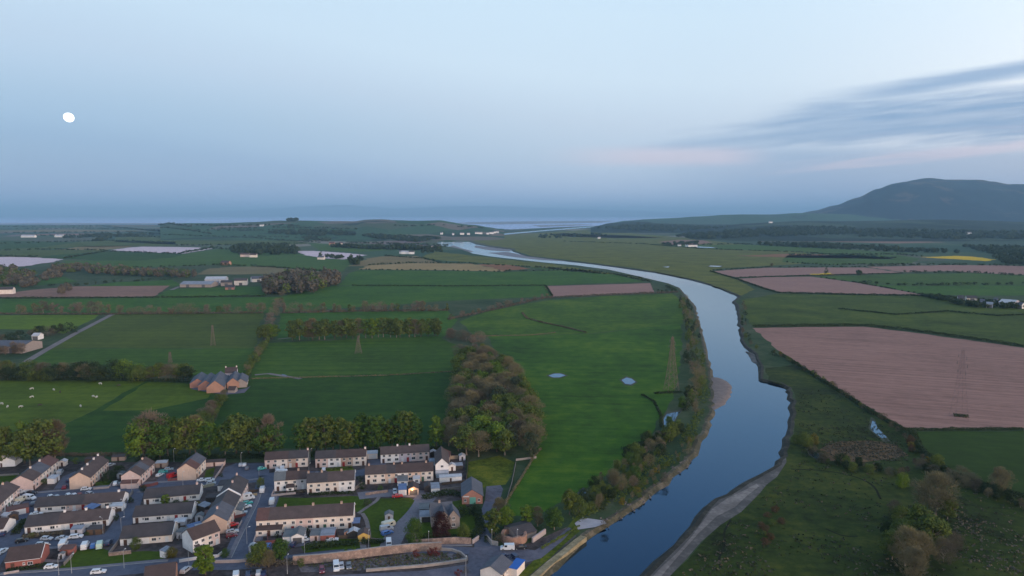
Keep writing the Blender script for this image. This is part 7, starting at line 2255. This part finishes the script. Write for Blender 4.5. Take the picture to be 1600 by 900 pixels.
# round brick ruin and its roofed neighbour
def ruin():
    p = G(803, 843)
    e = empty('round_ruin', (p.x, p.y, 0))
    v, f = [], []
    n = 40
    hs = [2.6 + .7 * mnoise.noise(Vector((math.cos(2 * math.pi * i / n) * 1.5, math.sin(2 * math.pi * i / n) * 1.5, 3))) for i in range(n)]
    for i in range(n):
        a = 2 * math.pi * i / n
        for r, z in ((5.0, 0), (4.8, hs[i]), (3.7, hs[i]), (3.9, 0)):
            v.append((r * math.cos(a), r * math.sin(a), z))
    for i in range(n):
        j = (i + 1) % n
        for k in range(3):
            f.append((4 * i + k, 4 * j + k, 4 * j + k + 1, 4 * i + k + 1))
    link('wall', mesh('wall', v, f, [plain('ruin_brick', (.31, .18, .13), .9, .35, .7, .1)]), e)
    b = MB(); b.tube((0, 0, 0.02), (0, 0, .5), 3.86, 3.86, 32); b.build('rubble', plain('ruin_floor', (.08, .10, .12), .8, .4, .5, .1), e)
    tag(e, 'round roofless brick ruin beside the junction', 'ruin')
    house((807, 846), (838, 838), 9.5, 2.2, 3.4, 'low dark roofed shed behind the round ruin', [(1, 'stone')], [(1, 'dark')], 9, 1, name='outbuilding', win=False, cat='outbuilding')
ruin()

# shrubs of the rough yard
for px, py, h, lf, lab in [(650, 869, 2.4, 'red', 'small dark red bush in the rough yard'), (672, 867, 2.6, 'red', 'red bush at the left of the red clump in the rough yard'), (681, 867, 2.8, 'red', 'red bush at the right of the red clump in the rough yard'),
                           (636, 873, 1.6, 'dark', 'dark bush in the middle of the rough yard'), (717, 870, 1.8, 'umber', 'brown bush at the curved end of the rough yard'), (541, 866, 2.4, 'fresh', 'green shrub growing on the tall pink wall'),
                           (553, 865, 2.4, 'fresh', 'second green shrub growing on the tall pink wall'), (470, 884, 2.6, 'olive', 'olive shrub at the left end of the tall pink wall'), (613, 876, 1.4, 'umber', 'low brown weed clump in the rough yard'),
                           (574, 790, 3.0, 'grey', 'pale young tree on the green by the footpath'), (726, 896, 2.6, 'umber', 'dark bush beside the lower road at the bottom'), (716, 899, 2.2, 'red', 'reddish bush at the bottom edge of the lower road'),
                           (566, 763, 3.0, 'dark', 'dark shrub at the left end of the cream and peach terrace'), (594, 766, 2.4, 'green', 'green shrub in the gardens of the cream and peach terrace'), (562, 752, 2.6, 'grey', 'grey green shrub in the gap between terraces'),
                           (485, 842, 2.2, 'dark', 'dark shrub beside the pink shed'), (478, 835, 3.0, 'dark', 'dark shrub behind the white garages'), (432, 840, 1.8, 'dark', 'dark shrub in the second garden of the longest terrace'),
                           (460, 768, 1.6, 'dark', 'dark shrub before the grey end house'), (306, 868, 1.8, 'dark', 'dark shrub at the foot of the white house pair'), (328, 862, 2.0, 'green', 'green shrub in front of the white house pair'),
                           (50, 840, 2.0, 'olive', 'olive shrub at the corner of the longest bungalow terrace'), (137, 836, 1.6, 'green', 'green shrub before the longest bungalow terrace'), (205, 786, 2.6, 'dark', 'dark shrub at the left gable of the upper bungalow terrace'),
                           (182, 812, 2.4, 'dark', 'dark shrub right of the longest bungalow terrace'), (345, 745, 1.8, 'dark', 'dark shrub by the car park wall'), (330, 741, 1.6, 'grey', 'pale shrub by the half slate terrace'),
                           (104, 724, 3, 'dark', 'dark shrub at the far end of the first oblique terrace'), (118, 724, 3, 'olive', 'olive shrub behind the first drive'), (760, 846, 2.2, 'dark', 'dark shrub at the lane mouth'),
                           (780, 848, 3.4, 'umber', 'brown thicket left of the round ruin'), (786, 846, 3.0, 'bare', 'pale brown thicket beside the round ruin'), (715, 748, 2.4, 'olive', 'olive shrub in the plot of the white gabled house')]:
    tag(tree(G(px, py), h, 'bush', lf, 'lo', .95, 'bush', ), lab, 'bush')

# ------------------------------------------------------------------ street lamps and poles
STEEL_M = plain('galvanised_steel', (.42, .42, .42), .5, .1, 2, metal=.3)
def lamp_meshes():
    p, a, h = MB(), MB(), MB()
    p.tube((0, 0, 0), (0, 0, 1.2), .11, .10, 8); p.tube((0, 0, 1.2), (0, 0, 6.2), .07, .05, 8)
    a.tube((0, 0, 6.18), (.9, 0, 6.45), .04, .035, 6)
    h.taper(.75, 1.35, -.14, .14, 6.40, 6.56, .7)
    return p.mesh('pole', STEEL_M), a.mesh('arm', STEEL_M), h.mesh('lamp_head', plain('lamp_head', (.55, .56, .56), .4, .1, 2))
LMP = lamp_meshes()
for i, (px, py, rz, lab) in enumerate([(161, 834, 2.8, 'at the lane corner by the longest bungalow terrace'), (190, 834, .4, 'beside the lowest bungalow terrace'), (194, 805, 2.9, 'on the lane beside the rosy bungalow row'),
                                       (206, 768, 1.2, 'on the upper street by the third oblique terrace'), (286, 760, 1.4, 'on the upper street by the half slate terrace'), (386, 850, .2, 'on the sloping street by the bright red car'),
                                       (405, 752, 1.4, 'at the car park corner'), (377, 729, 1.5, 'at the back of the car park'), (483, 746, 1.2, 'between the white and cream terraces'), (485, 748 - 26, 1.2, 'between the pink and multicoloured terraces'),
                                       (112, 896, 1.3, 'on the verge of the lower lawn'), (92, 899, 1.6, 'before the red brick bungalow'), (194, 888, 1.4, 'on the verge of the wide lower lawn'), (476, 865, 1.4, 'beside the strip lawn'),
                                       (576, 857, 1.5, 'on the green beside the yellow summerhouse'), (670, 855, -1.4, 'before the orange pink garden wall'), (768.5, 852, -1.5, 'at the lane mouth by the junction'), (808, 852, -1.4, 'in front of the round ruin'),
                                       (728, 900, 1.4, 'at the bottom edge by the junction'), (449, 897, 1.4, 'on the lower road by the roadside trees'), (295, 882, 1.4, 'before the white curved garden wall'), (272, 722, 1.4, 'under the trees by the yard')]):
    p = G(px, py)
    e = empty('street_lamp', (p.x, p.y, .05), rz)
    for nm, me in zip(('pole', 'arm', 'lamp_head'), LMP):
        link(nm, me, e)
    tag(e, 'slim grey street lamp ' + lab, 'street lamp', 'street lamps of the village')

# ------------------------------------------------------------------ pylons
PYL_M = plain('pylon_steel', (.17, .125, .095), .7, .25, .3)
def pylon(px, py, h, base, label, m=PYL_M, rz=math.pi / 2, th=.15, name='pylon', arm=.17):
    p = G(px, py)
    e = empty(name, (p.x, p.y, 0), rz)
    half = lambda z: base / 2 * (1 - z / h) ** 1.25 + .35 * (z / h) + .25
    b = MB()
    lv = [0, .14, .27, .39, .50, .60, .69, .77, .84, .91, 1.0]
    for z0, z1 in zip(lv, lv[1:]):
        a, c = half(z0 * h), half(z1 * h)
        k0 = [(-a, -a), (a, -a), (a, a), (-a, a)]
        k1 = [(-c, -c), (c, -c), (c, c), (-c, c)]
        for i in range(4):
            j = (i + 1) % 4
            b.tube((*k0[i], z0 * h), (*k1[i], z1 * h), th, th * .9, 4)
            b.tube((*k0[i], z0 * h), (*k1[j], z1 * h), th * .55, th * .55, 4)
            b.tube((*k0[j], z0 * h), (*k1[i], z1 * h), th * .55, th * .55, 4)
            b.tube((*k1[i], z1 * h), (*k1[j], z1 * h), th * .5, th * .5, 4)
    b.tube((0, 0, h * .97), (0, 0, h * 1.04), th, th * .4, 4)
    b.build('mast', m, e)
    for zf in (.70, .81, .92):
        for s in (-1, 1):
            c = MB()
            L = h * arm * (1.0 if zf != .81 else 1.25)
            r = half(zf * h)
            c.tube((s * r, -r, zf * h), (s * L, 0, zf * h + .2), th * .7, th * .4, 4)
            c.tube((s * r, r, zf * h), (s * L, 0, zf * h + .2), th * .7, th * .4, 4)
            c.tube((s * r, 0, zf * h + h * .035), (s * L, 0, zf * h + .2), th * .6, th * .4, 4)
            o = c.build('cross_arm', m, e)
            i_ = MB(); i_.tube((s * L, 0, zf * h + .15), (s * L, 0, zf * h - 1.6), .10, .14, 6); i_.build('insulator', GUTTER_M, o)
    tag(e, label, 'pylon', 'pylons of the power line')
pylon(1049, 611, 37.5, 7.6, 'tallest brown lattice pylon beside the river scrub', arm=.13, rz=math.pi / 2 + .18)
pylon(1498, 654, 41, 7.0, 'thin dark lattice pylon in the big ploughed field', plain('pylon_dark', (.17, .12, .125), .7, .2, .3), rz=math.pi / 2 - .1, th=.05, arm=.11)
pylon(560, 552, 15.5, 5.6, 'small pale pylon in front of the avenue', rz=math.pi / 2 + .2, th=.13, arm=.12)
pylon(333, 540, 19, 3.4, 'slim pylon in the olive field on the left', rz=math.pi / 2 + .2, th=.10, arm=.10)
pylon(266, 567, 9, 2.2, 'short pylon top in the field behind the grazing cattle', rz=math.pi / 2, th=.09, arm=.12)

# ------------------------------------------------------------------ cattle in the yellow green field
def cow_mesh():
    """one skinned surface: trunk, neck, head lowered to graze, four jointed legs, tail"""
    V = [(-.75, 0, 1.15), (-.2, 0, 1.12), (.35, 0, 1.12), (.72, 0, 1.22), (1.05, 0, 1.05), (1.28, 0, .70), (1.45, 0, .42), (-.92, 0, 1.1), (-1.0, 0, .7)]
    Rr = [.34, .40, .38, .32, .20, .17, .10, .07, .05]
    E = [(0, 1), (1, 2), (2, 3), (3, 4), (4, 5), (5, 6), (0, 7), (7, 8)]
    for x, k in ((-.72, 0), (.62, 3)):
        for s in (-1, 1):
            i = len(V)
            if k == 0:
                V += [(x, s * .24, .85), (x - .12, s * .25, .45), (x - .05, s * .25, .03)]
            else:
                V += [(x, s * .22, .80), (x + .03, s * .23, .42), (x, s * .23, .03)]
            Rr += [.17, .09, .07]
            E += [(k, i), (i, i + 1), (i + 1, i + 2)]
    me = bpy.data.meshes.new('cow')
    me.from_pydata(V, E, [])
    o = bpy.data.objects.new('cow_skin', me)
    COL.objects.link(o)
    md = o.modifiers.new('skin', 'SKIN')
    for i, r in enumerate(Rr):
        sv = me.skin_vertices[0].data[i]
        sv.radius = (r, r)
        sv.use_root = (i == 0)
    sb = o.modifiers.new('sub', 'SUBSURF'); sb.levels = 1; sb.render_levels = 1
    dg = bpy.context.evaluated_depsgraph_get()
    res = bpy.data.meshes.new_from_object(o.evaluated_get(dg))
    bpy.data.objects.remove(o)
    res.name = 'cow'
    return res
COW = cow_mesh()
HIDE_W = plain('white_hide', (.50, .47, .42), .9, .15, 2)
HIDE_D = plain('dark_hide', (.06, .045, .04), .9, .3, 2)
cw = COW.copy(); cw.materials.clear(); cw.materials.append(HIDE_W)
cd_ = COW.copy(); cd_.materials.clear(); cd_.materials.append(HIDE_D)
for i, (px, py, m, lab) in enumerate([(50, 609, cw, 'white cow farthest back near the left edge of the pasture'), (84, 610.5, cw, 'white cow right of the farthest back one'), (50, 622, cw, 'white cow in front of the farthest back one'),
                                      (157, 601, cw, 'white cow standing alone near the tree row'), (146, 621, cw, 'white cow left of a close pair in mid pasture'), (151, 622, cw, 'white cow right of a close pair in mid pasture'),
                                      (126, 636, cw, 'white cow on its own near the dark crop edge'), (3, 632.5, cw, 'white cow at the very left edge of the pasture'), (12, 637, cw, 'white cow second from the left edge of the pasture'),
                                      (32, 637.5, cw, 'white cow third from the left edge of the pasture'), (62, 635, cd_, 'dark cow in mid pasture'), (94, 614, cd_, 'dark cow near the white ones at the back'), (185, 604, cd_, 'dark cow near the tree row')]):
    p = G(px, py)
    o = link('cow', m, None, (p.x, p.y, .03), (0, 0, random.uniform(0, 6.28)), (1.1, 1.1, 1.1))
    tag(o, lab, 'cow', 'grazing cattle')
# ------------------------------------------------------------------ render settings
haze()
sc.render.engine = 'CYCLES'
sc.cycles.use_denoising = True
sc.cycles.max_bounces = 6
sc.cycles.diffuse_bounces = 3
sc.cycles.glossy_bounces = 3
sc.cycles.transmission_bounces = 3
sc.cycles.transparent_max_bounces = 8
sc.cycles.volume_bounces = 0
sc.view_settings.view_transform = 'Standard'
sc.view_settings.look = 'None'
sc.view_settings.exposure = 0.0
sc.view_settings.gamma = 1.0
bpy.context.view_layer.update()
for l_, n_ in LABELS.items():
    if n_ > 1:
        print('DUPLICATE LABEL x%d: %s' % (n_, l_))
